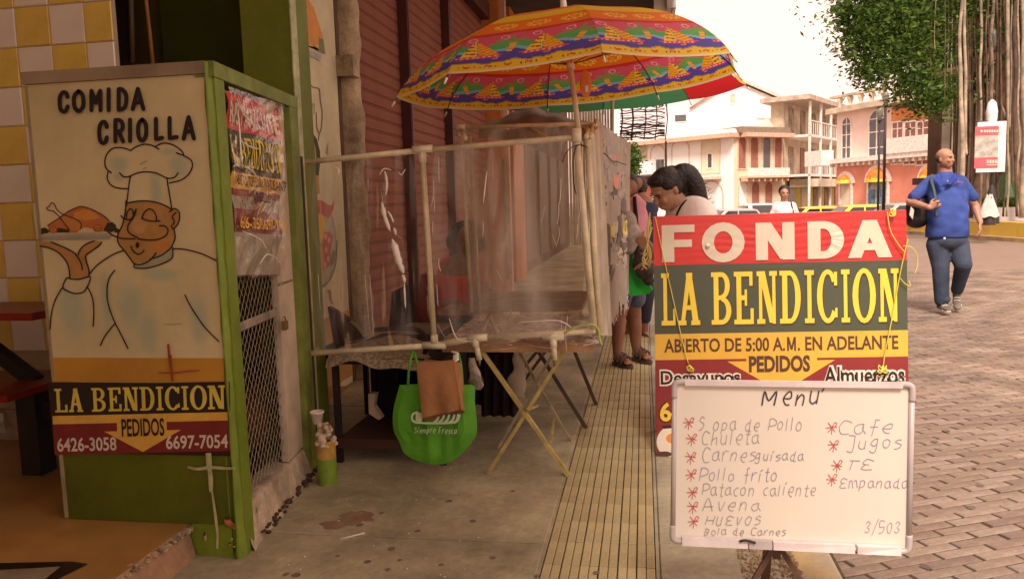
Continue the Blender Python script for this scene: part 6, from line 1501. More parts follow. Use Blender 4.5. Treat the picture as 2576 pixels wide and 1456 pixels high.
# --- woman with ponytail, bending behind the sign
wy = 4.75
J = lambda u, v, dy=0: PY(u, v, wy+dy)
wom = thing('person', 'young woman with black curly ponytail looking down behind the sign', 'person', (J(1745, 600).x, wy, 0))
mb = MB(); hc = J(1674, 478); L_, R_ = head(mb, hc, .235, D2R(-52), D2R(32), 0)
capsule(mb, J(1697, 500, .04), J(1722, 540, .06), .058, .068); capsule(mb, J(1735, 580, .08), J(1735, 700, .1), .11, .11)
for dx in (-.08, .08): capsule(mb, J(1735, 700, .1)+V(dx, 0, 0), V(J(1735, 700).x+dx, wy+.1, .45), .08, .055); capsule(mb, V(J(1735, 700).x+dx, wy+.1, .45), V(J(1735, 700).x+dx, wy+.1, .06), .05, .035)
capsule(mb, J(1768, 552, .0), J(1740, 680, -.1), .045, .04); capsule(mb, J(1740, 680, -.1), J(1660, 660, -.2), .038, .026); handshape(mb, J(1660, 660, -.2), V(-1, -.1, 0), V(0, 0, 1), .9, .3, 1)
capsule(mb, J(1688, 556, .15), J(1672, 680, .05), .045, .04); capsule(mb, J(1672, 680, .05), J(1650, 640, -.1), .038, .026); handshape(mb, J(1650, 640, -.1), V(-.6, -.1, .6), V(0, -1, 0), .9, .3, -1)
remeshed('body', mb, m_skinw, wom, .0065, 4)
face_bits(wom, L_, .235, R_)
mb = MB()
e = lambda x, y, z, rx, ry, rz: mb.ell(L_(x, y, z), (rx*.235, ry*.235, rz*.235), 16, 12, R_)
e(0, .10, .18, .36, .42, .36); e(0, .22, .0, .33, .32, .32); e(0, -.10, .37, .26, .26, .14); e(.26, .02, .18, .1, .22, .16); e(-.26, .02, .18, .1, .22, .16)
tail = [(1704, 446), (1716, 437), (1734, 446), (1750, 470), (1762, 500), (1773, 530), (1780, 570)]
for (u, v), r in zip(smoothpath(tail, 3), [.045, .052, .058, .062, .066, .068, .066, .064, .062, .058, .054, .05, .046, .042, .04, .036, .03, .026, .02]): mb.ell(J(u, v, .08), r, 10, 8)
for u, v, r, d in ((1690, 452, .085, .10), (1700, 470, .080, .12), (1716, 462, .07, .10), (1722, 490, .065, .12), (1738, 500, .055, .12), (1708, 500, .05, .14)): mb.ell(J(u, v, d), (r, r, r), 12, 9)
hr = remeshed('hair', mb, m_hair, wom, .008, 3)
mb = MB(); r_ = random.Random(8)
for k in range(260):
    u, v = tail[min(6, int(r_.uniform(0, 6.9)))]; u += r_.uniform(-14, 22); v += r_.uniform(-20, 14); p = J(u, v, .06); a_ = r_.uniform(-.6, 3.5)
    pts = [p]
    for j in range(5): a_ += r_.uniform(-.6, .6); pts.append(pts[-1]+V(math.cos(a_)*.008, r_.uniform(-.005, .005), math.sin(a_)*.008))
    mb.tube(pts, [.0013, .0013, .0012, .001, .0008, .0005], 4, False)
mb.build('loose_curls', m_hair, hr, kind='stuff')
mb = MB(); mb.ell(J(1744, 552, .05), (.145, .12, .14), 18, 12); mb.ell(J(1738, 534, .05), (.10, .1, .08), 14, 10); mb.tube([J(1735, 560, .06), J(1735, 700, .1)], [.15, .14], 18); capsule(mb, J(1752, 528, .02), J(1768, 560, .0), .058, .062); capsule(mb, J(1700, 540, .12), J(1690, 560, .15), .056, .06); capsule(mb, J(1722, 528, .06), J(1748, 524, .05), .06, .062)
remeshed('white_tshirt', mb, M('white_cotton', (.70, .62, .56), .85, .06, 5, .2), wom, .009, 3)
mb = MB(); mb.ell(J(1735, 700, .1), (.16, .13, .12), 16, 10)
for dx in (-.08, .08): capsule(mb, J(1735, 700, .1)+V(dx, 0, -.03), V(J(1735, 700).x+dx, wy+.1, .45), .09, .07); capsule(mb, V(J(1735, 700).x+dx, wy+.1, .45), V(J(1735, 700).x+dx, wy+.1, .1), .066, .05)
remeshed('trousers', mb, M('navy_trousers', (.03, .03, .05), .85), wom, .011, 2)
mb = MB()
for dx in (-.08, .08): mb.ell(V(J(1735, 700).x+dx, wy+.06, .035), (.045, .12, .035), 12, 8)
mb.build('flat_shoes', M('black_shoe', (.03, .02, .02), .5), wom, True)
MB().tube(smoothpath([tuple(J(1700, 548, -.03)), tuple(J(1712, 520, -.03)), tuple(J(1728, 504, .0)), tuple(J(1740, 505, .05))]), .007, 6).build('dark_strap', m_dark, wom, True)

# --- woman in pink with sandals, mostly behind the vinyl
py_ = 6.3
J = lambda u, v, dy=0: PY(u, v, py_+dy)
wo2 = thing('person', 'woman in pink top and denim shorts wearing sandals, beside the vinyl sheet', 'person', (J(1578, 900).x, py_, 0))
mb = MB(); hc = J(1572, 480); L_, R_ = head(mb, hc, .22, D2R(-70))
capsule(mb, J(1576, 500, .03), J(1580, 520, .03), .055, .065)
for kx, ku, av, au, dy in ((1562, 1552, 905, 1552, 0), (1596, 1594, 892, 1600, .18)):
    hip = J(1580, 690, dy*.5); kn = J((kx+ku)/2, 790, dy); an = G(au, av-2, .06); an = PY(au, av-12, py_+dy)
    capsule(mb, hip, kn, .088, .062); capsule(mb, kn, kn.lerp(an, .35), .058, .060); capsule(mb, kn.lerp(an, .35), an, .060, .033)
    toe = an+V(.085, -.10, -.035); capsule(mb, an+V(0, .02, -.03), toe, .036, .026)
    for k in range(5): t = toe+V(.02*(k-2)*.6, .012*(k-2), -.004); capsule(mb, t, t+V(.018, -.024, -.004), .011, .009, 8)
capsule(mb, J(1606, 530, 0), J(1612, 575, -.02), .046, .040); capsule(mb, J(1612, 575, -.02), J(1606, 622, -.12), .040, .026); handshape(mb, J(1606, 622, -.12), V(-.3, -.3, -.6), V(0, -1, .2), .9, .6, 1)
capsule(mb, J(1566, 540, -.1), J(1572, 600, -.16), .044, .038); capsule(mb, J(1572, 600, -.16), J(1606, 622, -.2), .038, .027)
remeshed('body', mb, m_skinb, wo2, .0072, 4)
mb = MB(); mb.ell(J(1582, 545, .03), (.15, .13, .14), 16, 12); mb.tube([J(1582, 545, .03), J(1582, 690, .05)], [.15, .16], 18); capsule(mb, J(1596, 505, .02), J(1607, 535, 0), .058, .062); mb.ell(J(1585, 515, .02), (.13, .09, .06), 14, 8)
remeshed('pink_top', mb, M('pink_cotton', (.62, .28, .34), .85, .06, 6, .2), wo2, .011, 3)
mb = MB(); mb.ell(J(1582, 700, .06), (.165, .15, .12), 16, 10); capsule(mb, J(1566, 700, .0), J(1560, 752, .0), .10, .092); capsule(mb, J(1594, 700, .1), J(1597, 750, .15), .10, .090)
remeshed('denim_shorts', mb, M('blue_denim', (.09, .10, .16), .85, .2, 12), wo2, .011, 2)
mb = MB()
for c, s_ in ((J(1556, 500, .06), 2), (J(1578, 462, .02), 1)): pass
for u, v, r in ((1574, 462, .10), (1570, 482, .11), (1566, 505, .105), (1574, 520, .09), (1588, 505, .055), (1582, 478, .075)): mb.ell(J(u, v, .05), (r, r*.9, r), 14, 10)
remeshed('hair', mb, m_hair, wo2, .012, 3)
mb = MB(); mb.tube([J(1596, 495, -.07), J(1600, 545, -.10), J(1603, 580, -.12)], [.014, .016, .012], 8); mb.build('dark_strap', m_dark, wo2, True)
m_sand = M('brown_sandal', (.10, .055, .035), .6, .2, 15)
for au, av, dy in ((1552, 905, 0), (1600, 892, .18)):
    an = PY(au, av-12, py_+dy); c = an+V(.045, -.05, -.062); P_ = []
    for k in range(14): th = k/14*6.283; P_.append(c+Matrix.Rotation(D2R(40), 3, 'Z') @ V(.048*math.cos(th), .125*math.sin(th), 0))
    P_ = [V(p.x, p.y, .004) for p in P_]; sd2 = MB().poly(P_, (0, 0, .022)).build('sandal', m_sand, wo2)
    for f in (.15, .5, .8):
        m0 = an.lerp(an+V(.085, -.10, -.035), f); MB().tube(smoothpath([tuple(m0+V(-.04, -.03, -.03)), tuple(m0+V(-.012, -.012, .03)), tuple(m0+V(.03, .02, .028)), tuple(m0+V(.045, .035, -.03))]), .009, 6).build('strap', m_sand, sd2, True)
q = thing('carrier_bag', 'bright green carrier bag hanging from the woman in pink\'s arm', 'bag', tuple(J(1610, 740, -.12)))
mb = MB(); pts = [(1572, 632), (1590, 640), (1600, 690), (1622, 700), (1642, 728), (1634, 738), (1598, 744), (1570, 742)]
mb.poly([J(u, v, -.20) for u, v in pts], (0, .1, 0)); mb.build('bag_body', translucent('green_plastic', (.03, .50, .06), .3, .4), q)
MB().tube([J(1588, 640, -.2), J(1604, 620, -.15)], .012, 6).build('handle', translucent('green_plastic2', (.03, .50, .06), .3, .4), q, True)
o = None
mb = MB(); [mb.ell(J(u, v, -.26), (r, r*.7, r), 12, 8) for u, v, r in ((1610, 632, .05), (1618, 655, .075), (1622, 680, .075), (1632, 705, .045), (1606, 665, .05))]
tag(remeshed('handbag', mb, M('dark_brown_bag', (.04, .022, .018), .6, .3, 12, .4), None, .012, 2), 'dark slouchy handbag hanging over the green carrier bag', 'bag')
mb = MB(); [mb.ell(J(u, v, -.34), (r, r*.8, r*1.3), 12, 8) for u, v, r in ((1580, 560, .07), (1584, 590, .085), (1582, 615, .06))]
tag(remeshed('grey_bundle', mb, M('grey_knit', (.32, .27, .22), .9, .2, 20, .4), None, .014, 2), 'grey knitted bundle held by the woman in pink beside the vinyl', 'bundle')
# --- person in dark capris farther down the pavement
J = lambda u, v, dy=0: PY(u, v, 7.75+dy)
wo3 = thing('person', 'person in dark cropped trousers standing just behind the woman in pink', 'person', (J(1625, 845).x, 7.75, 0))
mb = MB()
for ku, au, av, dy in ((1628, 1618, 848, 0), (1600, 1580, 852, .1)):
    an = PY(au, av-12, 7.75+dy); kn = J(ku, 740, dy); capsule(mb, J(1618, 660, dy), kn, .09, .062); capsule(mb, kn, an, .056, .036); capsule(mb, an+V(0, .02, -.03), an+V(.05, -.09, -.035), .036, .026)
capsule(mb, J(1617, 600, .1), J(1617, 520, .1), .13, .12); head(mb, J(1606, 472, .1), .22, D2R(150)); capsule(mb, J(1612, 492, .1), J(1615, 520, .1), .055, .06)
capsule(mb, J(1600, 530, .1), J(1596, 600, .0), .045, .04); capsule(mb, J(1596, 600, 0), J(1602, 640, -.1), .04, .028); handshape(mb, J(1602, 640, -.1), V(0, -.2, -1), V(0, -1, 0), .9, .4, 1)
remeshed('body', mb, m_skinb, wo3, .009, 3)
mb = MB(); capsule(mb, J(1616, 655, 0), J(1627, 740, 0), .10, .075); capsule(mb, J(1627, 740, 0), J(1622, 800, 0), .075, .062); capsule(mb, J(1608, 655, .1), J(1600, 740, .1), .10, .075); capsule(mb, J(1600, 740, .1), J(1590, 800, .1), .075, .062); mb.ell(J(1612, 650, .05), (.17, .14, .12), 14, 10)
remeshed('cropped_trousers', mb, M('navy_trousers', (.03, .03, .05), .85), wo3, .012, 2)
mb = MB(); mb.tube([J(1617, 510, .1), J(1613, 650, .06)], [.14, .16], 18); mb.ell(J(1616, 525, .1), (.16, .11, .09), 14, 10)
remeshed('dark_shirt', mb, M('dark_blue_shirt', (.03, .035, .07), .85), wo3, .013, 2)
mb = MB(); mb.ell(J(1606, 468, .12), (.09, .1, .1), 14, 10); mb.build('hair', m_hair, wo3, True)
for au, av, dy in ((1618, 848, 0), (1580, 852, .1)):
    an = PY(au, av-12, 7.75+dy); q = MB(); q.ell(an+V(.02, -.03, -.05), (.05, .11, .03), 12, 8); q.build('flat_shoe', M('black_shoe', (.03, .02, .02), .5), wo3, True)
# --- seated person behind the plastic
J = lambda u, v, dy=0: PY(u, v, 5.25+dy)
sp = thing('person', 'seated person with dark bushy hair and red shirt behind the plastic', 'person', (J(1160, 900).x, 5.25, 0))
mb = MB(); head(mb, J(1176, 606), .22, D2R(30), D2R(10)); capsule(mb, J(1170, 630, .03), J(1165, 655, .03), .055, .065)
capsule(mb, J(1160, 690, 0), J(1160, 800, .0), .14, .14)
capsule(mb, J(1120, 680, 0), J(1112, 760, -.05), .05, .042); capsule(mb, J(1112, 760, -.05), J(1165, 770, -.3), .042, .03); handshape(mb, J(1165, 770, -.3), V(1, -.3, 0), V(0, 0, 1), .9, .3, -1)
capsule(mb, J(1205, 680, 0), J(1218, 750, -.1), .05, .042); capsule(mb, J(1218, 750, -.1), J(1195, 770, -.3), .042, .03)
hip = J(1160, 815, 0)
for dx in (-.09, .09): k_ = hip+V(dx, -.38, .02); capsule(mb, hip+V(dx, 0, 0), k_, .085, .065); capsule(mb, k_, V(k_.x, k_.y-.03, .06), .055, .035); capsule(mb, V(k_.x, k_.y, .04), V(k_.x, k_.y-.13, .035), .035, .03)
remeshed('body', mb, m_skinb, sp, .009, 3)
mb = MB(); mb.ell(J(1160, 690, .02), (.17, .13, .12), 16, 10); mb.tube([J(1160, 690, .0), J(1160, 815, .0)], [.16, .17], 18); capsule(mb, J(1128, 668, 0), J(1114, 715, -.02), .062, .06); capsule(mb, J(1195, 668, 0), J(1212, 712, -.04), .062, .06)
remeshed('red_shirt', mb, M('red_cotton', (.60, .05, .035), .85, .15, 6, .2), sp, .011, 3)
mb = MB(); [mb.ell(J(u, v, .05), (r, r, r), 12, 8) for u, v, r in ((1160, 590, .09), (1185, 592, .09), (1148, 608, .075), (1200, 610, .07), (1172, 582, .08), (1150, 628, .05))]
remeshed('hair', mb, m_hair, sp, .011, 2)
mb = MB(); 
for dx in (-.09, .09): k_ = hip+V(dx, -.38, .02); capsule(mb, hip+V(dx, 0, 0), k_, .095, .075); capsule(mb, k_, V(k_.x, k_.y-.03, .12), .066, .05)
mb.ell(hip, (.18, .16, .12), 14, 10); remeshed('trousers', mb, M('dark_trousers', (.03, .02, .018), .85), sp, .013, 2)
q = thing('stool', 'dark stool under the seated person behind the stall', 'stool', (hip.x, hip.y, 0))
MB().box(hip.x-.18, hip.x+.18, hip.y-.16, hip.y+.18, hip.z-.13, hip.z-.09).build('seat', m_dark, q)
for dx in (-.15, .15):
    for dy in (-.13, .15): MB().bar((hip.x+dx, hip.y+dy, 0), (hip.x+dx, hip.y+dy, hip.z-.13), .025, .025).build('leg', m_dark, q)
# --- person in white far across the street
J = lambda u, v, dy=0: PY(u, v, 13+dy)
fp = thing('person', 'person in white shirt with bag strap crossing the far street', 'person', (J(1975, 600).x, 13, RZ))
mb = MB(); L_, R_ = head(mb, J(1973, 487), .215, D2R(5)); capsule(mb, J(1973, 498, .02), J(1973, 512, .02), .05, .06)
bx = J(1973, 600).x
capsule(mb, J(1973, 530), J(1973, 620), .13, .13)
for dx in (-.08, .08): capsule(mb, V(bx+dx, 13, .85), V(bx+dx, 13, .45), .08, .06); capsule(mb, V(bx+dx, 13, .45), V(bx+dx, 13, .05), .055, .04); capsule(mb, V(bx+dx, 13, .0), V(bx+dx, 12.88, -.005), .035, .03)
for sx in (-1, 1): capsule(mb, J(1973+sx*27, 525), J(1973+sx*34, 575), .045, .04); capsule(mb, J(1973+sx*34, 575), J(1973+sx*30, 620, -.08), .038, .027); handshape(mb, J(1973+sx*30, 620, -.08), V(0, -.2, -1), V(sx, 0, 0), .9, .4, 1)
remeshed('body', mb, m_skin, fp, .011, 3); face_bits(fp, L_, .215, R_)
mb = MB(); mb.ell(J(1973, 528), (.2, .13, .13), 14, 10); mb.tube([J(1973, 525), J(1973, 620)], [.17, .18], 16); [capsule(mb, J(1973+sx*20, 518), J(1973+sx*32, 552), .065, .062) for sx in (-1, 1)]
remeshed('white_shirt', mb, M('white_cotton2', (.78, .70, .66), .85), fp, .014, 2)
mb = MB(); mb.ell(J(1973, 480, .04), (.088, .1, .095), 14, 10); mb.build('hair', m_hair, fp, True)
mb = MB(); [capsule(mb, V(bx+dx, 13, .85), V(bx+dx, 13, .45), .10, .08) for dx in (-.08, .08)]; [capsule(mb, V(bx+dx, 13, .45), V(bx+dx, 13, .06), .075, .06) for dx in (-.08, .08)]
remeshed('trousers', mb, M('navy_trousers', (.03, .03, .05), .85), fp, .016, 2)
MB().tube([J(1990, 508, -.1), J(1997, 540, -.14), J(2000, 580, -.14)], .01, 6).build('bag_strap', m_dark, fp, True)
# ================================================================== THE SQUARE BEYOND
def Bx(x0, x1, y0, y1, z0, z1, m, name, par): return MB().box(x0, x1, y0, y1, z0, z1).build(name, m, par)
m_wht = M('white_render', (.82, .78, .74), .8, .05, .6); m_wht2 = M('cream_render', (.70, .60, .44), .8, .08, .5); m_glass = M('dark_pane', (.10, .09, .10), .2, .1, 2, spec=.6)
m_shut = M('faded_red_shutter', (.32, .13, .09), .7); m_trim = M('white_trim', (.80, .73, .66), .7); m_ochre = M('ochre_line', (.66, .50, .36), .7)
def window(pl, u, v, w_, h, par, arch=False, m=None, fr_=None, rec=.12, mull=True, name='window'):
    q, z = pl.sz(u, v); fr_ = fr_ or m_trim; m = m or m_glass
    def outline(w2, h2, o):
        pts = [pl.at(q-w2, z-h2, o), pl.at(q+w2, z-h2, o), pl.at(q+w2, z+(h2-w2 if arch else h2), o)]
        if arch: pts += [pl.at(q+w2*math.cos(t), z+h2-w2+w2*math.sin(t), o) for t in [math.pi*k/10 for k in range(1, 10)]]
        pts += [pl.at(q-w2, z+(h2-w2 if arch else h2), o)]; return pts
    a, b = outline(w_/2+.09, h/2+.09, .05), outline(w_/2, h/2, .05); n = len(a); a2, b2 = outline(w_/2+.09, h/2+.09, -.02), outline(w_/2, h/2, -.02)
    mb = MB()
    mb.add(a+b+a2+b2, sum([[(i, (i+1) % n, n+(i+1) % n, n+i), (2*n+i, i, (i+1) % n, 2*n+(i+1) % n)[::-1], (n+i, n+(i+1) % n, 3*n+(i+1) % n, 3*n+i)] for i in range(n)], []))
    f = mb.build(name, fr_, par)
    p = MB(); p.add(outline(w_/2, h/2, .012), [tuple(range(n))]); p.build('pane', m, f)
    if mull:
        mb = MB(); mb.slab(pl, q-.035, q+.035, z-h/2, z+h/2, .014, .04); f2 = mb.build('mullion', fr_, f)
        for k in (-.2, .1, .35): MB().slab(pl, q-w_/2, q-.036, z+h*k-.03, z+h*k+.03, .014, .036).build('glazing_bar', fr_, f); MB().slab(pl, q+.036, q+w_/2, z+h*k-.03, z+h*k+.03, .014, .036).build('glazing_bar', fr_, f)
    return f
def wallblock(pl, q0, q1, z0, z1, depth, m, name, par): return MB().slab(pl, q0, q1, z0, z1, -depth, 0).build(name, m, par)
# n of Plane points right of travel; all facades are given left to right so that n faces the camera
# white corner house
P1 = Plane(PY(1585, 500, 66)[:2], PY(1846, 500, 60)[:2]); P2 = Plane(PY(1846, 500, 60)[:2], PY(1968, 500, 63)[:2])
hs_ = thing('corner_house', 'bright white two storey corner house with arched windows and balconies', 'house', tuple(P1.b))
ez = P1.sz(1846, 346)[1]
wallblock(P1, 0, P1.L, -.9, ez, 8, m_wht, 'wall', hs_); wallblock(P2, .02, P2.L, -.9, ez, 2.4, m_wht2, 'wall', hs_)
m_eave = M('pink_eave', (.66, .40, .28), .8)
MB().slab(P1, -.3, P1.L+.3, ez, ez+.3, -1, .9).build('eave', m_eave, hs_); MB().slab(P2, .4, P2.L+.3, ez+.002, ez+.298, -1, .9).build('eave', m_eave, hs_)
r1 = MB(); r1.hexa([P1.at(-.3, ez+.3, .7), P1.at(P1.L+.2, ez+.3, .7), P1.at(P1.L+.2, ez+.3, -6), P1.at(-.3, ez+.3, -6), P1.at(-.3, ez+.5, .6), P1.at(P1.L, ez+.5, .6), P1.at(P1.L-.3, ez+1.7, -6), P1.at(0, ez+1.7, -6)]); r1.build('roof', M('pale_roof', (.72, .62, .54), .8), hs_)
for u, v, w_, h, ar, mm in ((1655, 402, 1.3, 2.2, True, m_wht), (1712, 395, 1.5, 2.6, True, m_wht), (1788, 385, 1.5, 2.9, True, m_wht2), (1790, 498, 1.9, 2.4, True, m_wht), (1620, 395, .5, 1.6, False, m_ochre)):
    window(P1, u, v, w_, h, hs_, ar, mm, m_ochre if v < 480 else m_eave, mull=False)
window(P1, 1786, 405, .35, 1.0, hs_, False, m_glass, m_trim, mull=False); window(P1, 1661, 417, .8, .95, hs_, False, m_glass, m_trim, mull=False)
MB().slab(P1, P1.sz(1590, 440)[0], P1.sz(1652, 440)[0], P1.sz(1620, 440)[1], P1.sz(1620, 408)[1], .6, .68).build('balcony_rail', m_wht, hs_)
MB().slab(P1, P1.sz(1590, 440)[0], P1.sz(1652, 440)[0], P1.sz(1620, 444)[1], P1.sz(1620, 441)[1], 0, .9).build('balcony_slab', M('grey_slab', (.2, .16, .13), .8), hs_)
MB().slab(P1, P1.sz(1600, 470)[0], P1.sz(1640, 470)[0], .2, P1.sz(1620, 447)[1], .02, .3).build('shop_recess', M('brick_red_shop', (.30, .08, .04), .8), hs_)
MB().slab(P1, P1.sz(1755, 447)[0], P1.sz(1816, 447)[0], P1.sz(1786, 452)[1], P1.sz(1786, 445)[1], 0, .8).build('ledge_tiles', m_ochre, hs_)
for u in (1866, 1897, 1928, 1957): window(P2, u, 384, .72, 2.3, hs_, True, m_shut if u != 1928 else m_glass, m_ochre, mull=False)
for u in (1868, 1900, 1933): window(P2, u, 487, .75, 1.7, hs_, True, m_shut if u > 1890 else m_wht, m_ochre, mull=False)
MB().slab(P2, .2, P2.L+.3, ez+.301, ez+.75, -2, .5).build('dark_roof_edge', M('dark_roof_edge', (.22, .17, .12), .8), hs_)
bq0, bq1 = .5, P2.L-.2; bz = P2.sz(1905, 443)[1]
MB().slab(P2, bq0, bq1, bz-.15, bz, 0, .9).build('balcony_floor', m_ochre, hs_); MB().slab(P2, bq0, bq1, bz, bz+.55, .82, .88).build('balcony_rail', m_trim, hs_)
for k in range(8): MB().slab(P2, bq0+k*(bq1-bq0)/7.2, bq0+k*(bq1-bq0)/7.2+.12, bz-.4, bz-.151, .2, .8).build('corbel', m_eave, hs_)
# tall white gable behind
P3_ = Plane(PY(1560, 500, 76)[:2], PY(2030, 500, 74)[:2])
gb = thing('gable_house', 'tall plain white gabled house rising behind the corner house', 'house', tuple(P3_.at(5, 0)))
g = lambda u, v: P3_.hit(u, v)
pts = [g(1590, 565), g(1985, 565), g(1985, 262), g(1915, 232), g(1848, 203), g(1780, 240), g(1735, 275), g(1665, 300), g(1640, 330), g(1590, 350)]
MB().poly(pts, -P3_.n*10).build('gable_wall', m_wht, gb)
for a, b in (((1848, 199), (2000, 264)), ((1848, 199), (1735, 273))):
    p, q_ = g(*a), g(*b); MB().hexa([p+P3_.n*.4, q_+P3_.n*.4, q_-P3_.n*10, p-P3_.n*10, p+P3_.n*.4+V(0, 0, .25), q_+P3_.n*.4+V(0, 0, .25), q_-P3_.n*10+V(0, 0, .25), p-P3_.n*10+V(0, 0, .25)]).build('roof_slope', M('faded_roof', (.62, .50, .42), .8), gb)
window(P3_, 1712, 298, 1.0, .6, gb, False, m_glass, m_trim, mull=False); window(P3_, 1843, 250, .45, .8, gb, False, m_ochre, m_trim, mull=False); window(P3_, 1913, 318, .7, 1.4, gb, False, m_wht2, m_trim, mull=False)
window(P3_, 1947, 325, .8, 1.2, gb, True, m_wht, m_ochre, mull=False)
# balconied house
P4 = Plane(PY(1970, 500, 64)[:2], PY(2122, 500, 80)[:2])
bh = thing('balcony_house', 'old house with two long open balconies between the white and pink houses', 'house', tuple(P4.a))
h4 = P4.sz(1985, 262)[1]
m_old = M('weathered_cream', (.60, .50, .36), .85, .2, .8); m_oldw = M('old_boards', (.36, .27, .19), .85, .25, 1.5)
wallblock(P4, 0, P4.L, -.9, h4, 1.0, m_old, 'wall', bh); 
MB().slab(P4, -1, P4.L+1, h4, h4+.35, -1.5, 2.2).build('tin_roof', M('tin_roof', (.50, .38, .30), .7, .2, 2), bh)
for lv, (va, vb) in enumerate(((385, 372), (300, 290))):
    z = P4.sz(2012, va)[1] if lv else P4.sz(2012, 388)[1]
    z = (2.86, 5.8)[lv]
    MB().slab(P4, 0, P4.L, z-.18, z, 0, 2.0).build('balcony_floor', m_trim, bh); MB().slab(P4, 0, P4.L, z+.98, z+1.05, 1.9, 1.98).build('handrail', m_trim, bh)
    mb = MB(); [mb.slab(P4, q_, q_+.035, z, z+.98, 1.92, 1.95) for q_ in [k*.5 for k in range(int(P4.L/.5))]]; mb.build('balusters', m_trim, bh, kind='stuff')
for k in range(7): MB().slab(P4, k*P4.L/6.2, k*P4.L/6.2+.16, -.9, h4, 1.85, 2.0).build('post', m_trim, bh)
for lv in (0, 1):
    for k in range(7): MB().slab(P4, 1.2+k*3.0, 2.4+k*3.0, (2.86, 5.8)[lv]+.02, (2.86, 5.8)[lv]+2.2, .01, .05).build('door', rnd.choice((m_shut, m_oldw, m_oldw)), bh)
MB().slab(P4, .2, P4.L-.2, -.9, 2.6, .01, .04).build('shop_fronts', M('yellow_shop', (.62, .50, .16), .8), bh)
for k in range(6): MB().slab(P4, 1+k*3.4, 2.4+k*3.4, .1, 2.3, .045, .1).build('shop_door', rnd.choice((m_glass, m_wht2, m_oldw)), bh)
for k in range(6): MB().slab(P4, .6+k*3.4, 2.8+k*3.4, 1.9, 2.5, .3, 2.4).build('canopy', rnd.choice((m_wht2, m_old)), bh)
# pink house
P5 = Plane(PY(2103, 500, 56)[:2], PY(2420, 500, 47)[:2])
pk = thing('pink_house', 'pink and white colonial house with arched windows and orange awnings', 'house', tuple(P5.a))
m_pinkw = M('salmon_wall', (.72, .28, .19), .8, .08, .8); m_palep = M('pale_pink_wall', (.82, .62, .54), .8, .05, .8); m_orw = M('orange_wall', (.70, .25, .09), .8, .1, 1)
zc_ = P5.sz(2200, 392)[1]; zt5 = P5.sz(2180, 275)[1]; sq_ = lambda u: P5.sz(u, 400)[0]
wallblock(P5, 0, P5.L, -.9, zc_, 8, m_pinkw, 'lower_wall', pk); wallblock(P5, 0, sq_(2240), zc_+.001, zt5, 8, m_palep, 'upper_wall', pk); wallblock(P5, sq_(2240)+.01, P5.L, zc_+.001, zt5-.3, 8, m_orw, 'upper_wall', pk)
MB().slab(P5, -.3, P5.L+.3, zc_-.3, zc_, .0, .5).build('string_course', m_trim, pk); MB().slab(P5, -.4, P5.L+.3, zt5, zt5+.35, -8, .6).build('cornice', m_old, pk)
for k in range(24): MB().slab(P5, -.2+k*.5, k*.5, zc_-.52, zc_-.301, .02, .35).build('dentil', m_trim, pk)
for k in range(9): p = P5.at(.4+k*.95, zt5+.6, .1); MB().lathe([(.18, -.25), (.1, -.1), (.16, .1), (.22, .3), (.05, .45), (0, .46)], p, 10).build('parapet_urn', m_old, pk, True)
MB().slab(P5, -.4, sq_(2240), zt5+1.0, zt5+1.15, -.1, .3).build('parapet_rail', m_old, pk)
window(P5, 2130, 350, .75, 2.7, pk, True); window(P5, 2206, 345, 1.25, 3.2, pk, True)
for u in (2258, 2290, 2322): window(P5, u, 360, .8, 2.4, pk, False, m_shut, m_trim)
MB().slab(P5, sq_(2245), P5.L, zc_, zc_+.9, .5, .56).build('balcony_rail', m_trim, pk)
for u, w_ in ((2130, .95), (2211, 1.55), (2345, 1.3)):
    q_, _ = P5.sz(u, 450); zz = P5.sz(2211, 458)[1]
    MB().slab(P5, q_-w_/2-.15, q_-w_/2, 0, zz, .01, .12).build('jamb', m_trim, pk); MB().slab(P5, q_+w_/2, q_+w_/2+.15, 0, zz, .01, .12).build('jamb', m_trim, pk)
    mb = MB(); n = 14
    for i in range(n):
        a0, a1 = math.pi*i/n, math.pi*(i+1)/n; r0, r1_ = w_/2+.05, w_/2+.32
        mb.hexa([P5.at(q_+r*math.cos(a), zz+r*math.sin(a), o) for o in (.01, .14) for r, a in ((r0, a0), (r1_, a0), (r1_, a1), (r0, a1))])
    mb.build('arch_moulding', m_trim, pk)
    mb = MB(); mb.grid(lambda s, t: P5.at(q_+(w_/2+.02)*math.cos(math.pi*s)*math.sin(t*1.57), zz+(w_/2+.1)*math.sin(math.pi*s)*math.sin(t*1.57)-.12*t*0, .15+.55*math.cos(t*1.57)+.0), 14, 8)
    o = mb.build('awning_hood', [M('awning_orange', (.85, .17, .02), .7), M('awning_yellow', (.85, .55, .05), .7)], pk, True)
    for p_ in o.data.polygons:
        if (pk.matrix_basis @ p_.center).z < zz+.22: p_.material_index = 1
    MB().slab(P5, q_-w_/2, q_+w_/2, .05, zz, .02, .05).build('door', m_wht2 if u < 2150 else M('poster_blue_door', (.35, .42, .42), .6, .3, 3), pk)
for k in range(2): MB().slab(P5, sq_(2190)+k*.75, sq_(2190)+.5+k*.75, .2, 1.5, .06, .09).build('poster', M('blue_poster', (.12, .25, .34), .6, .3, 5), pk)
MB().slab(P5, -1.7, -.05, zc_-.4, zc_+.6, .2, 1.2).build('side_balcony', m_trim, pk)
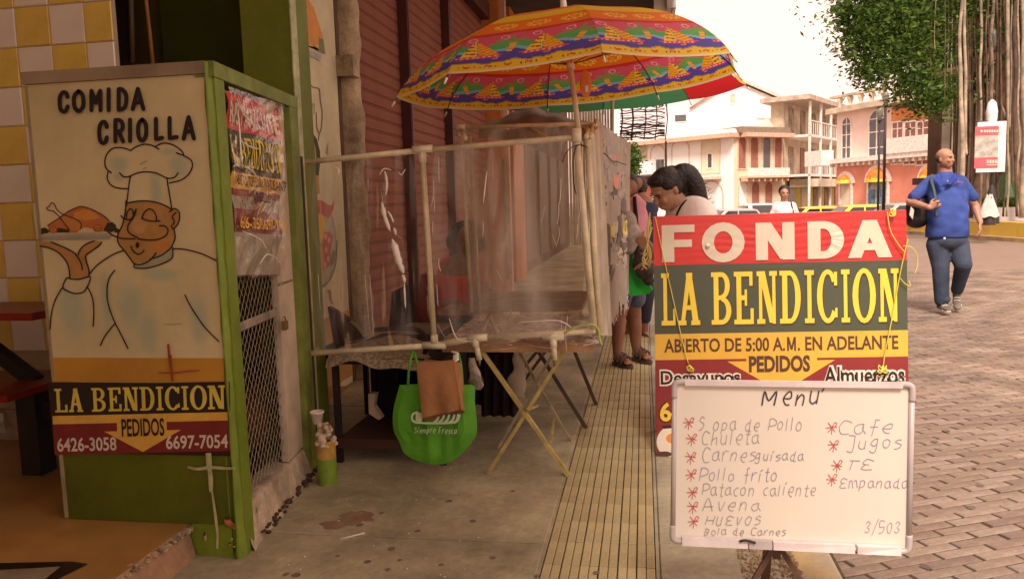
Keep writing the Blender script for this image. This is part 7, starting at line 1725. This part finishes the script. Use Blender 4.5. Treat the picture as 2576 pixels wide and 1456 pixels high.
# kiosk pavilion behind the roots
kv = thing('plaza_pavilion', 'grey brown pavilion with pale upright panels behind the tree roots', 'pavilion', tuple(PY(2430, 560, 33)))
K5 = Plane(PY(2330, 500, 33)[:2], PY(2640, 500, 31)[:2])
wallblock(K5, 0, K5.L, 0, 5.2, 4, M('pavilion_brown', (.13, .075, .05), .8, .2, 1), 'wall', kv)
for k in range(10): MB().slab(K5, .5+k*.55, .78+k*.55, 1.9, 5.0, .01, .12).build('upright_panel', M('pale_grey_panel', (.52, .47, .40), .8, .15, 1.5), kv)
MB().slab(K5, -.3, K5.L+.3, 1.55, 1.8, .0, .9).build('counter_canopy', M('pavilion_dark', (.10, .06, .05), .7), kv)
for k in range(4): MB().slab(K5, .9+k*1.2, 1.6+k*1.2, .5, 1.5, .01, .05).build('wood_panel', M('amber_wood', (.42, .24, .09), .7, .2, 2), kv)

# raised square with yellow kerb
pz = .42
kc0, kc1 = G(2250, 584, RZ), G(2600, 609, RZ)
KD = (kc1-kc0).normalized(); far0 = kc0-KD*14; near1 = kc1+KD*14; Q = Plane(far0[:2], near1[:2])
m_ykerb = M('yellow_kerb_paint', (.66, .44, .07), .7, .15, 1.5, .1, col2=(.48, .30, .08), thr=(.3, .45))
pl2 = thing('plaza', '', ''); del pl2['label']; del pl2['category']; pl2['kind'] = 'structure'
struct(MB().poly([Q.at(0, pz, -.3), Q.at(Q.L, pz, -.3), Q.at(Q.L, pz, -34), Q.at(0, pz, -34)], (0, 0, -1.3)).build('plaza_paving', M('plaza_paving', (.46, .35, .25), .8, .12, .5)))
bl_n = int(Q.L/1.2)
for k in range(bl_n): MB().slab(Q, k*1.2+.01, k*1.2+1.19, RZ-.8, pz+.012, -.3, 0).build('kerb_block', m_ykerb, pl2)
for k in range(bl_n): MB().slab(Q, k*1.2+.01, k*1.2+1.19, RZ-.8, RZ+.10, .003, .28).build('low_step', M('dull_step', (.42, .30, .15), .8, .2, 2), pl2)
# planter with hedge, white tent panel
pln = thing('planter', 'long pale grey planter wall on the raised square at right', 'planter', tuple(PY(2550, 545, 24)))
a, b = PY(2500, 548, 24), PY(2720, 548, 24)
MB().box(a.x, b.x, 24, 25.4, pz, PY(2550, 521, 24).z).build('planter_wall', M('pale_concrete', (.55, .50, .47), .8, .08, 1), pln); MB().box(PY(2562, 530, 24).x, b.x, 23.96, 23.998, PY(2562, 545, 24).z, PY(2562, 532, 24).z).build('plaque', M('grey_plaque', (.2, .18, .16), .6), pln)
def leaves(name, n, fn, size, mats, par=None, seed=1, **kw):
    r_ = random.Random(seed); mb = MB()
    for i in range(n):
        c, sc_ = fn(r_); s_ = size*r_.uniform(.6, 1.3)*sc_; a = Vector((r_.gauss(0, 1), r_.gauss(0, 1), r_.gauss(0, .6))).normalized(); b = a.cross(Vector((r_.gauss(0, 1), r_.gauss(0, 1), r_.gauss(0, 1)))).normalized()
        mb.mat(r_.choices(range(len(mats)), [5, 3, 2][:len(mats)])[0]); mb.add([c-a*s_, c+b*s_*.42, c+a*s_, c-b*s_*.42], [(0, 1, 2, 3)])
    return mb.build(name, mats, par, **kw)
lm = [translucent('leaf_mid', (.085, .155, .022), .4, .5), translucent('leaf_dark', (.045, .10, .012), .35, .5), translucent('leaf_bright', (.15, .25, .035), .45, .5)]
hd = thing('hedge', 'clipped bright green hedge growing in the pale planter', 'hedge', tuple(PY(2550, 520, 24.6)))
hz = PY(2550, 521, 24).z
leaves('foliage', 9000, lambda r: (V(r.uniform(a.x+.1, b.x), r.uniform(24.05, 25.3), hz+r.uniform(-.05, .25)), 1), .045, lm, hd, 3, kind='stuff')
tent = thing('canvas_booth', 'plain white upright panel behind the hedge at the right edge', 'panel', tuple(PY(2560, 480, 27)))
MB().box(PY(2531, 480, 27).x, PY(2640, 480, 27).x, 27, 27.3, pz, PY(2560, 395, 27).z).build('panel_face', M('white_canvas', (.72, .66, .58), .8), tent)
tag(MB().lathe([(.02, 1.9), (.12, 1.2), (.42, .5), (.5, .1), (.02, 0)], PY(2528, 541, 26), 9).build('cone_shrub', lm[1], None), 'dark green conical shrub behind the hedge left of the white panel', 'shrub')

# lamp post with hanging banner
bp0 = PY(2492, 555, 22.5); bx0, bz0 = bp0.x, pz
lp = thing('banner_post', 'dark post on the square carrying a red and white banner', 'banner post', (bx0, 22.5, pz))
m_iron = M('dark_iron', (.03, .022, .02), .5)
MB().tube([(bx0, 22.5, pz), (bx0, 22.5, PY(2492, 300, 22.5).z)], .045, 10).build('post', m_iron, lp, True)
MB().lathe([(.20, 0), (.19, .25), (.15, .3), (.11, .75), (.06, .95), (.05, 1)], (bx0, 22.5, pz), 14).build('base', m_iron, lp, True)
bn = lambda u, v, y=22.4: PY(u, v, y)
A_, B_ = bn(2459, 308), bn(2527, 432)
MB().box(A_.x, B_.x, 22.38, 22.43, B_.z, A_.z).build('banner_frame', M('banner_white', (.78, .72, .66), .6), lp)
for v0, v1, m_ in ((318, 341, M('banner_red2', (.70, .10, .12), .6)), (341, 396, M('banner_photo', (.52, .48, .42), .7, .25, 7, col2=(.25, .23, .2))), (396, 423, M('banner_red2', (.70, .10, .12), .6))):
    MB().box(bn(2463, 0).x, bn(2523, 0).x, 22.372, 22.379, bn(2490, v1).z, bn(2490, v0).z).build('printed_field', m_, lp)
ink = Ink(lambda u, v: bn(u, v, 22.37), (0, -1, 0), .002)
ink.disc(2469, 330, 3.2, 3.2, 'white'); 
for k in range(7): ink.fill([(2475+k*6.2, 327), (2480+k*6.2, 327), (2480+k*6.2, 333), (2475+k*6.2, 333)], 'white')
for k in range(4): ink.fill([(2482+k*7, 403), (2487+k*7, 402), (2487+k*7, 411), (2482+k*7, 411)], 'white')
ink.fill([(2481, 414), (2508, 414), (2508, 416), (2481, 416)], 'white'); ink.build('banner_marks', IM, lp)
for dz in (306, 434): MB().tube([bn(2455, dz, 22.46), bn(2530, dz, 22.46)], .02, 6).build('banner_arm', m_iron, lp)
MB().lathe([(0, -.42), (.08, -.40), (.13, -.2), (.14, .0), (.10, .22), (.03, .3), (0, .31)], PY(2495, 281, 22.5), 12).build('white_speaker', M('white_casing', (.75, .7, .72), .5), lp, True)
q = thing('draped_cone', 'black bollard draped with a white cloth on the square', 'bollard', (PY(2488, 552, 21.6).x, 21.6, pz))
c = V(PY(2488, 552, 21.6).x, 21.6, pz); hh = PY(2488, 492, 21.6).z-pz
MB().lathe([(.15, 0), (.14, hh*.25), (.08, hh*.5), (.06, hh*.95), (0, hh)], c, 12).build('bollard', m_iron, q, True)
mb = MB(); mb.grid(lambda s, t: c+V((.06+.20*t)*math.cos(2.2+s*4.9)*1.0, (.06+.14*t)*math.sin(2.2+s*4.9)+.02, hh*(1.03-.75*t)+.02*math.sin(s*30)), 40, 12); mb.build('white_cloth', translucent('white_cloth', (.75, .70, .64), .3), q, True)
# street lamps
def lamp(label, u, vb, vt, y, globe=True, r=.035):
    z1 = PY(u, vt, y).z; x = PY(u, vb, y).x; zb_ = pz if y < 27 else rz(y); t = thing('street_lamp', label, 'street lamp', (x, y, zb_), 0, 'iron street lamps')
    MB().tube([(x, y, zb_), (x, y, z1)], [r*1.3, r], 8).build('pole', m_iron, t, True); MB().lathe([(.13, 0), (.11, .25), (.06, .45), (.04, .8)], (x, y, zb_), 10).build('base', m_iron, t, True)
    MB().lathe([(.05, 0), (.10, .08), (.14, .28), (.11, .42), (.04, .50), (0, .52)], (x, y, z1), 12).build('lantern', M('milky_lantern', (.22, .22, .17), .3, alpha=.8), t, True); MB().lathe([(.09, -.1), (.1, 0), (.05, .02)], (x, y, z1), 10).build('collar', m_iron, t, True)
    return t
lamp('tall iron lamp rising among the hanging roots', 2483, 560, 122, 24.2, r=.03); lamp('iron lamp post standing before the pink house arch', 2222, 545, 262, 34, r=.05); lamp('thin iron lamp post just left of the pink house arch lamp', 2208, 545, 300, 36, r=.04)
lamp('iron lamp post at the right end of the pink house balcony', 2333, 545, 250, 36, r=.04)

# ------------------------------------------------------------------ banyan tree
tr = thing('banyan_tree', 'great banyan tree with hanging aerial roots over the square', 'tree', (PY(2560, 560, 26).x, 26, pz))
r_ = random.Random(21)
m_bark = M('banyan_bark', (.20, .125, .075), .9, .3, 3, .6, bscale=9); m_bark2 = M('pale_root_bark', (.40, .31, .22), .9, .25, 3, .5, bscale=9); m_bark3 = M('dark_root_bark', (.10, .06, .04), .9, .3, 3, .5)
tx = PY(2590, 500, 27).x
mb = MB()
for k in range(9):
    a = k*.7; x0, y0 = tx+1.1*math.cos(a), 27.5+1.0*math.sin(a); mb.tube(smoothpath([(x0*1.0+.5*math.cos(a), y0, pz-.1), (x0, y0, 2.5), (tx+.6*math.cos(a), 27.5, 5.5), (tx+1.4*math.cos(a+1), 27.5+math.sin(a), 9.5)]), [.30]*13, 9)
mb.build('trunk', m_bark, tr, True)
def limb(p0, p1, p2, r0, r1): 
    P_ = smoothpath([tuple(p0), tuple(p1), tuple(p2)], 6); n = len(P_); MB().tube(P_, [r0+(r1-r0)*i/(n-1) for i in range(n)], 8).build('limb', m_bark, tr, True)
H = lambda u, v, y: PY(u, v, y)
limb(V(tx, 27.5, 7.5), H(2440, 60, 25), H(2230, 20, 23), .38, .08); limb(V(tx, 27.5, 6.5), H(2460, 160, 25), H(2290, 200, 23.5), .3, .06); limb(V(tx, 27, 8), H(2400, -60, 23), H(2150, -60, 22), .35, .08)
limb(V(tx, 27.5, 8), H(2600, 60, 24), H(2700, -80, 22), .4, .1); limb(H(2440, 60, 25), H(2330, 90, 24), H(2160, 110, 23), .16, .04); limb(V(tx, 27.5, 8.6), H(2500, -120, 25), H(2350, -160, 23), .35, .1)
roots = [(2378, 2.2, 0), (2393, 3.2, 1), (2418, 7.5, 1), (2429, 5, 1), (2440, 4, 0), (2454, 3, 0), (2468, 6.5, 1), (2481, 4, 0), (2493, 8.5, 1), (2507, 4, 2), (2520, 3, 0), (2535, 6, 1), (2547, 3, 0), (2562, 5, 1), (2574, 9, 1), (2590, 5, 0), (2610, 8, 1), (2640, 6, 0), (2670, 8, 1),
         (2405, 3, 2), (2447, 5, 2), (2474, 4, 2), (2512, 5, 2), (2553, 6, 2), (2585, 6, 2), (2340, 1.6, 0), (2352, 2, 1), (2362, 2.5, 2), (2268, 1.3, 1), (2305, 1.2, 2), (2386, 2, 1), (2460, 3, 2), (2500, 2.5, 0), (2528, 3, 2), (2542, 2.5, 1), (2568, 3.5, 2), (2433, 3, 2), (2490, 3, 2)]
for i, (u, wpx, k) in enumerate(roots):
    y = r_.uniform(22.0, 24.5) if not 2440 < u < 2545 else r_.uniform(23.2, 24.8); vb = r_.choice((545, 545, 470, 390, 330)) if wpx > 2.4 else r_.uniform(120, 320); vt = r_.uniform(-120, -40)
    if wpx > 5: vb = 545
    P_ = [H(u+r_.uniform(-3, 3)+ (vv-200)*r_.uniform(-.02, .02), vv, y) for vv in (vt, 0, 90, 180, 270, 360, 450, 555) if vv <= vb+1]; P_.append(H(u+r_.uniform(-5, 5), vb, y)) if vb not in (555,) else None
    rad = wpx*y/2000*.5; P_ = smoothpath([tuple(p) for p in P_], 3); n = len(P_)
    MB().tube(P_, [rad*(1.15-.35*math.sin(3*j/n+i)) for j in range(n)], 7).build('aerial_root', (m_bark, m_bark2, m_bark3)[k], tr, True)
for u0, u1, v0, v1 in ((2478, 2532, 200, 300), (2545, 2600, 120, 330), (2500, 2450, 60, 260), (2540, 2570, 40, 240)): MB().tube(smoothpath([tuple(H(u0, v0, 25)), tuple(H((u0+u1)/2+6, (v0+v1)/2, 25)), tuple(H(u1, v1, 25))]), .035, 6).build('aerial_root', m_bark2, tr, True)
clumps = []
for u, v, r, y in ((2215, 30, 1.0, 22), (2160, 70, .55, 22), (2240, 90, .95, 22.5), (2200, 130, .7, 22), (2260, 30, 1.1, 23), (2290, 130, .8, 23), (2320, 60, 1.1, 24), (2280, 190, .55, 22.5), (2300, 215, .6, 22.5), (2335, 235, .6, 22.8), (2370, 230, .55, 23), (2330, 255, .45, 22.8),
                   (2380, 40, 1.2, 24.5), (2440, 20, 1.1, 25.5), (2500, 60, 1.1, 27), (2560, 30, 1.2, 26), (2585, 110, .8, 24), (2560, 150, .6, 24), (2540, 85, .5, 24), (2350, 130, 1.0, 25), (2400, 120, 1.0, 27), (2460, 130, 1.0, 28), (2520, 170, .9, 28.5),
                   (2180, -40, 1.1, 22), (2260, -60, 1.3, 23), (2360, -60, 1.5, 24), (2480, -60, 1.5, 25), (2600, -40, 1.5, 25), (2130, 20, .35, 22), (2120, 60, .25, 22), (2140, 110, .25, 22), (2160, 170, .3, 22), (2185, 195, .35, 22), (2215, 175, .4, 22), (2140, 140, .2, 22), (2400, 200, .8, 28), (2460, 220, .8, 29), (2540, 240, .8, 29), (2620, 180, 1.2, 27), (2700, 60, 2, 27), (2360, 180, .7, 26)):
    clumps.append((H(u, v, y+(3.5 if u > 2370 and v > 0 else 0)), r*(1.15 if u > 2370 and v > 0 else 1)))
def crown(r):
    c, R0 = r.choices(clumps, [q[1]**2 for q in clumps])[0]
    d = Vector((r.gauss(0, 1), r.gauss(0, 1), r.gauss(0, 1))).normalized()*R0*(r.random()**.5 if r.random() < .8 else r.uniform(.9, 1.75))
    k = math.sin(c.x*9+d.x*6)*math.sin(d.z*7+c.z*5)
    return c+d*(1+.22*k)+V(0, 0, .12*k*R0), r.choice((.55, .8, 1, 1.25))
leaves('crown', 110000, crown, .068, lm, tr, 5, kind='stuff')
mb = MB()
for k in range(60):
    c, R0 = clumps[r_.randrange(len(clumps))]; a = r_.uniform(0, 6.28); P_ = [c]
    for j in range(4): a += r_.uniform(-.5, .5); P_.append(P_[-1]+V(math.cos(a)*.3*R0, r_.uniform(-.2, .2), math.sin(a)*.2*R0))
    mb.tube(P_, [.02, .016, .012, .008, .005], 4, False)
mb.build('twigs', m_bark3, tr, kind='stuff')
# small tree at far left side of street
q = thing('street_tree', 'small dark green tree at the far end behind the vinyl sheet', 'tree', tuple(PY(1578, 520, 40)))
c = PY(1580, 410, 40); leaves('crown', 2600, lambda r: (c+Vector((r.gauss(0, .28), r.gauss(0, .35), r.gauss(0, .45))), 1), .12, lm[:2], q, 9, kind='stuff'); MB().tube([(c.x, 40, 0), (c.x, 40, c.z)], .09, 7).build('trunk', m_bark, q, True)

# ------------------------------------------------------------------ cars
m_tyre = M('tyre', (.02, .018, .016), .8); m_rim = M('wheel_rim', (.45, .42, .4), .35, metal=.7); m_cg = M('car_glass', (.03, .025, .03), .08, spec=.8)
def car(label, x, y, rz_, paint, suv=False, scale=1):
    t = thing('parked_car', label, 'car', (x, y, rz(y)), rz_, 'cars parked across the street')
    L_, W, hh, hb = 4.3, 1.75, (1.65 if suv else 1.42), (.95 if suv else .85)
    prof = [(-2.15, .35), (-2.13, .62), (-1.95, hb-.08), (-1.2, hb), (-.55, hh-.04), (-.3, hh), (1.0, hh), (1.35, hh-.06), (1.75 if not suv else 2.0, hb+.02), (2.1, hb-.03), (2.15, .5), (2.12, .3), (-2.0, .25)]
    mb = MB(); n = len(prof); secs = [(-1, .86, -.04), (-.97, .96, 0), (-.5, 1, .02), (.5, 1, .02), (.97, .96, 0), (1, .86, -.04)]
    o = 0
    for sy, sc_, dz in secs:
        for px, pz_ in prof:
            tum = 1-(.13 if pz_ > hb+.1 else 0); mb.v.append(V(px*(sc_ if abs(sy) > .9 else 1)*1.0, sy*W/2*tum, pz_+dz*(1 if pz_ > .5 else 0)))
    for i in range(len(secs)-1):
        for j in range(n): mb.f.append([i*n+j, i*n+(j+1) % n, (i+1)*n+(j+1) % n, (i+1)*n+j]); mb.m.append(0)
    mb.f.append(list(range(n))[::-1]); mb.m.append(0); mb.f.append([5*n+j for j in range(n)]); mb.m.append(0)
    b = mb.build('body', paint, t, True, local=True)
    def gl(name, pts, th): MB().poly(pts, th).build(name, m_cg, t, local=True)
    for s_ in (-1, 1):
        yy = s_*(W/2*.87+.012); gl('side_window', [V(-1.0, yy+s_*.07, hb+.04), V(.1, yy+s_*.07, hb+.04), V(.1, yy, hh-.1), V(-.45, yy, hh-.1)][::s_], (0, s_*.012, 0)); gl('side_window', [V(.18, yy+s_*.07, hb+.04), V(1.55, yy+s_*.07, hb+.04), V(1.2, yy, hh-.12), V(.18, yy, hh-.1)][::s_], (0, s_*.012, 0))
        for x_ in (-1.35, 1.35):
            R_ = Matrix.Rotation(math.pi/2, 3, 'X'); c = V(x_, s_*(W/2-.1), .31); wh = MB().lathe([(.2, -.1), (.31, -.1), (.32, 0), (.31, .1), (.2, .1)], c, 18, R_).build('wheel', m_tyre, t, True, local=True); MB().lathe([(0, -.104*s_*-1), (.19, -.104*s_*-1), (.2, -.05*s_*-1)], c, 12, R_).build('rim', m_rim, wh, local=True)
        MB().ell(V(-2.08, s_*.62, .62), (.08, .16, .08), 8, 6).build('headlight', M('lamp_glass', (.7, .68, .62), .1), t, True, local=True); MB().ell(V(2.08, s_*.66, .68), (.07, .12, .1), 8, 6).build('tail_light', M('red_lens', (.5, .02, .02), .2), t, True, local=True)
    gl('windscreen', [V(-1.14, -.68, hb+.06), V(-1.14, .68, hb+.06), V(-.60, .6, hh-.08), V(-.60, -.6, hh-.08)], (-.03, 0, .02))
    r_x = (1.75 if not suv else 2.0); gl('rear_window', [V(r_x-.02, .66, hb+.1), V(r_x-.02, -.66, hb+.1), V(1.4, -.6, hh-.1), V(1.4, .6, hh-.1)], (.035, 0, .02))
    return t
pw = M('white_car_paint', (.78, .74, .70), .2, .02, 1, coat=.5); py2 = M('yellow_taxi_paint', (.80, .58, .06), .2, .04, 1, coat=.5); pr2 = M('red_car_paint', (.5, .03, .03), .2, .04, 1, coat=.5); ps = M('silver_car_paint', (.5, .47, .45), .25, .04, 1, metal=.4, coat=.4)
xy = lambda u, y: PY(u, 520, y).x
car('white off roader seen from behind beyond the sign', xy(1903, 50), 50, D2R(-84), pw, True); car('silver grey car left of the white off roader', xy(1835, 46), 46, D2R(20), ps)
car('yellow taxi parked left before the shops', xy(2045, 46), 46, D2R(8), py2); car('yellow taxi parked before the pink house', xy(2150, 43), 43, D2R(12), py2); car('red car between the two yellow taxis', xy(2100, 49), 49, D2R(10), pr2)
car('silver car nosing out right of the sign', xy(2262, 42), 42, D2R(15), ps)
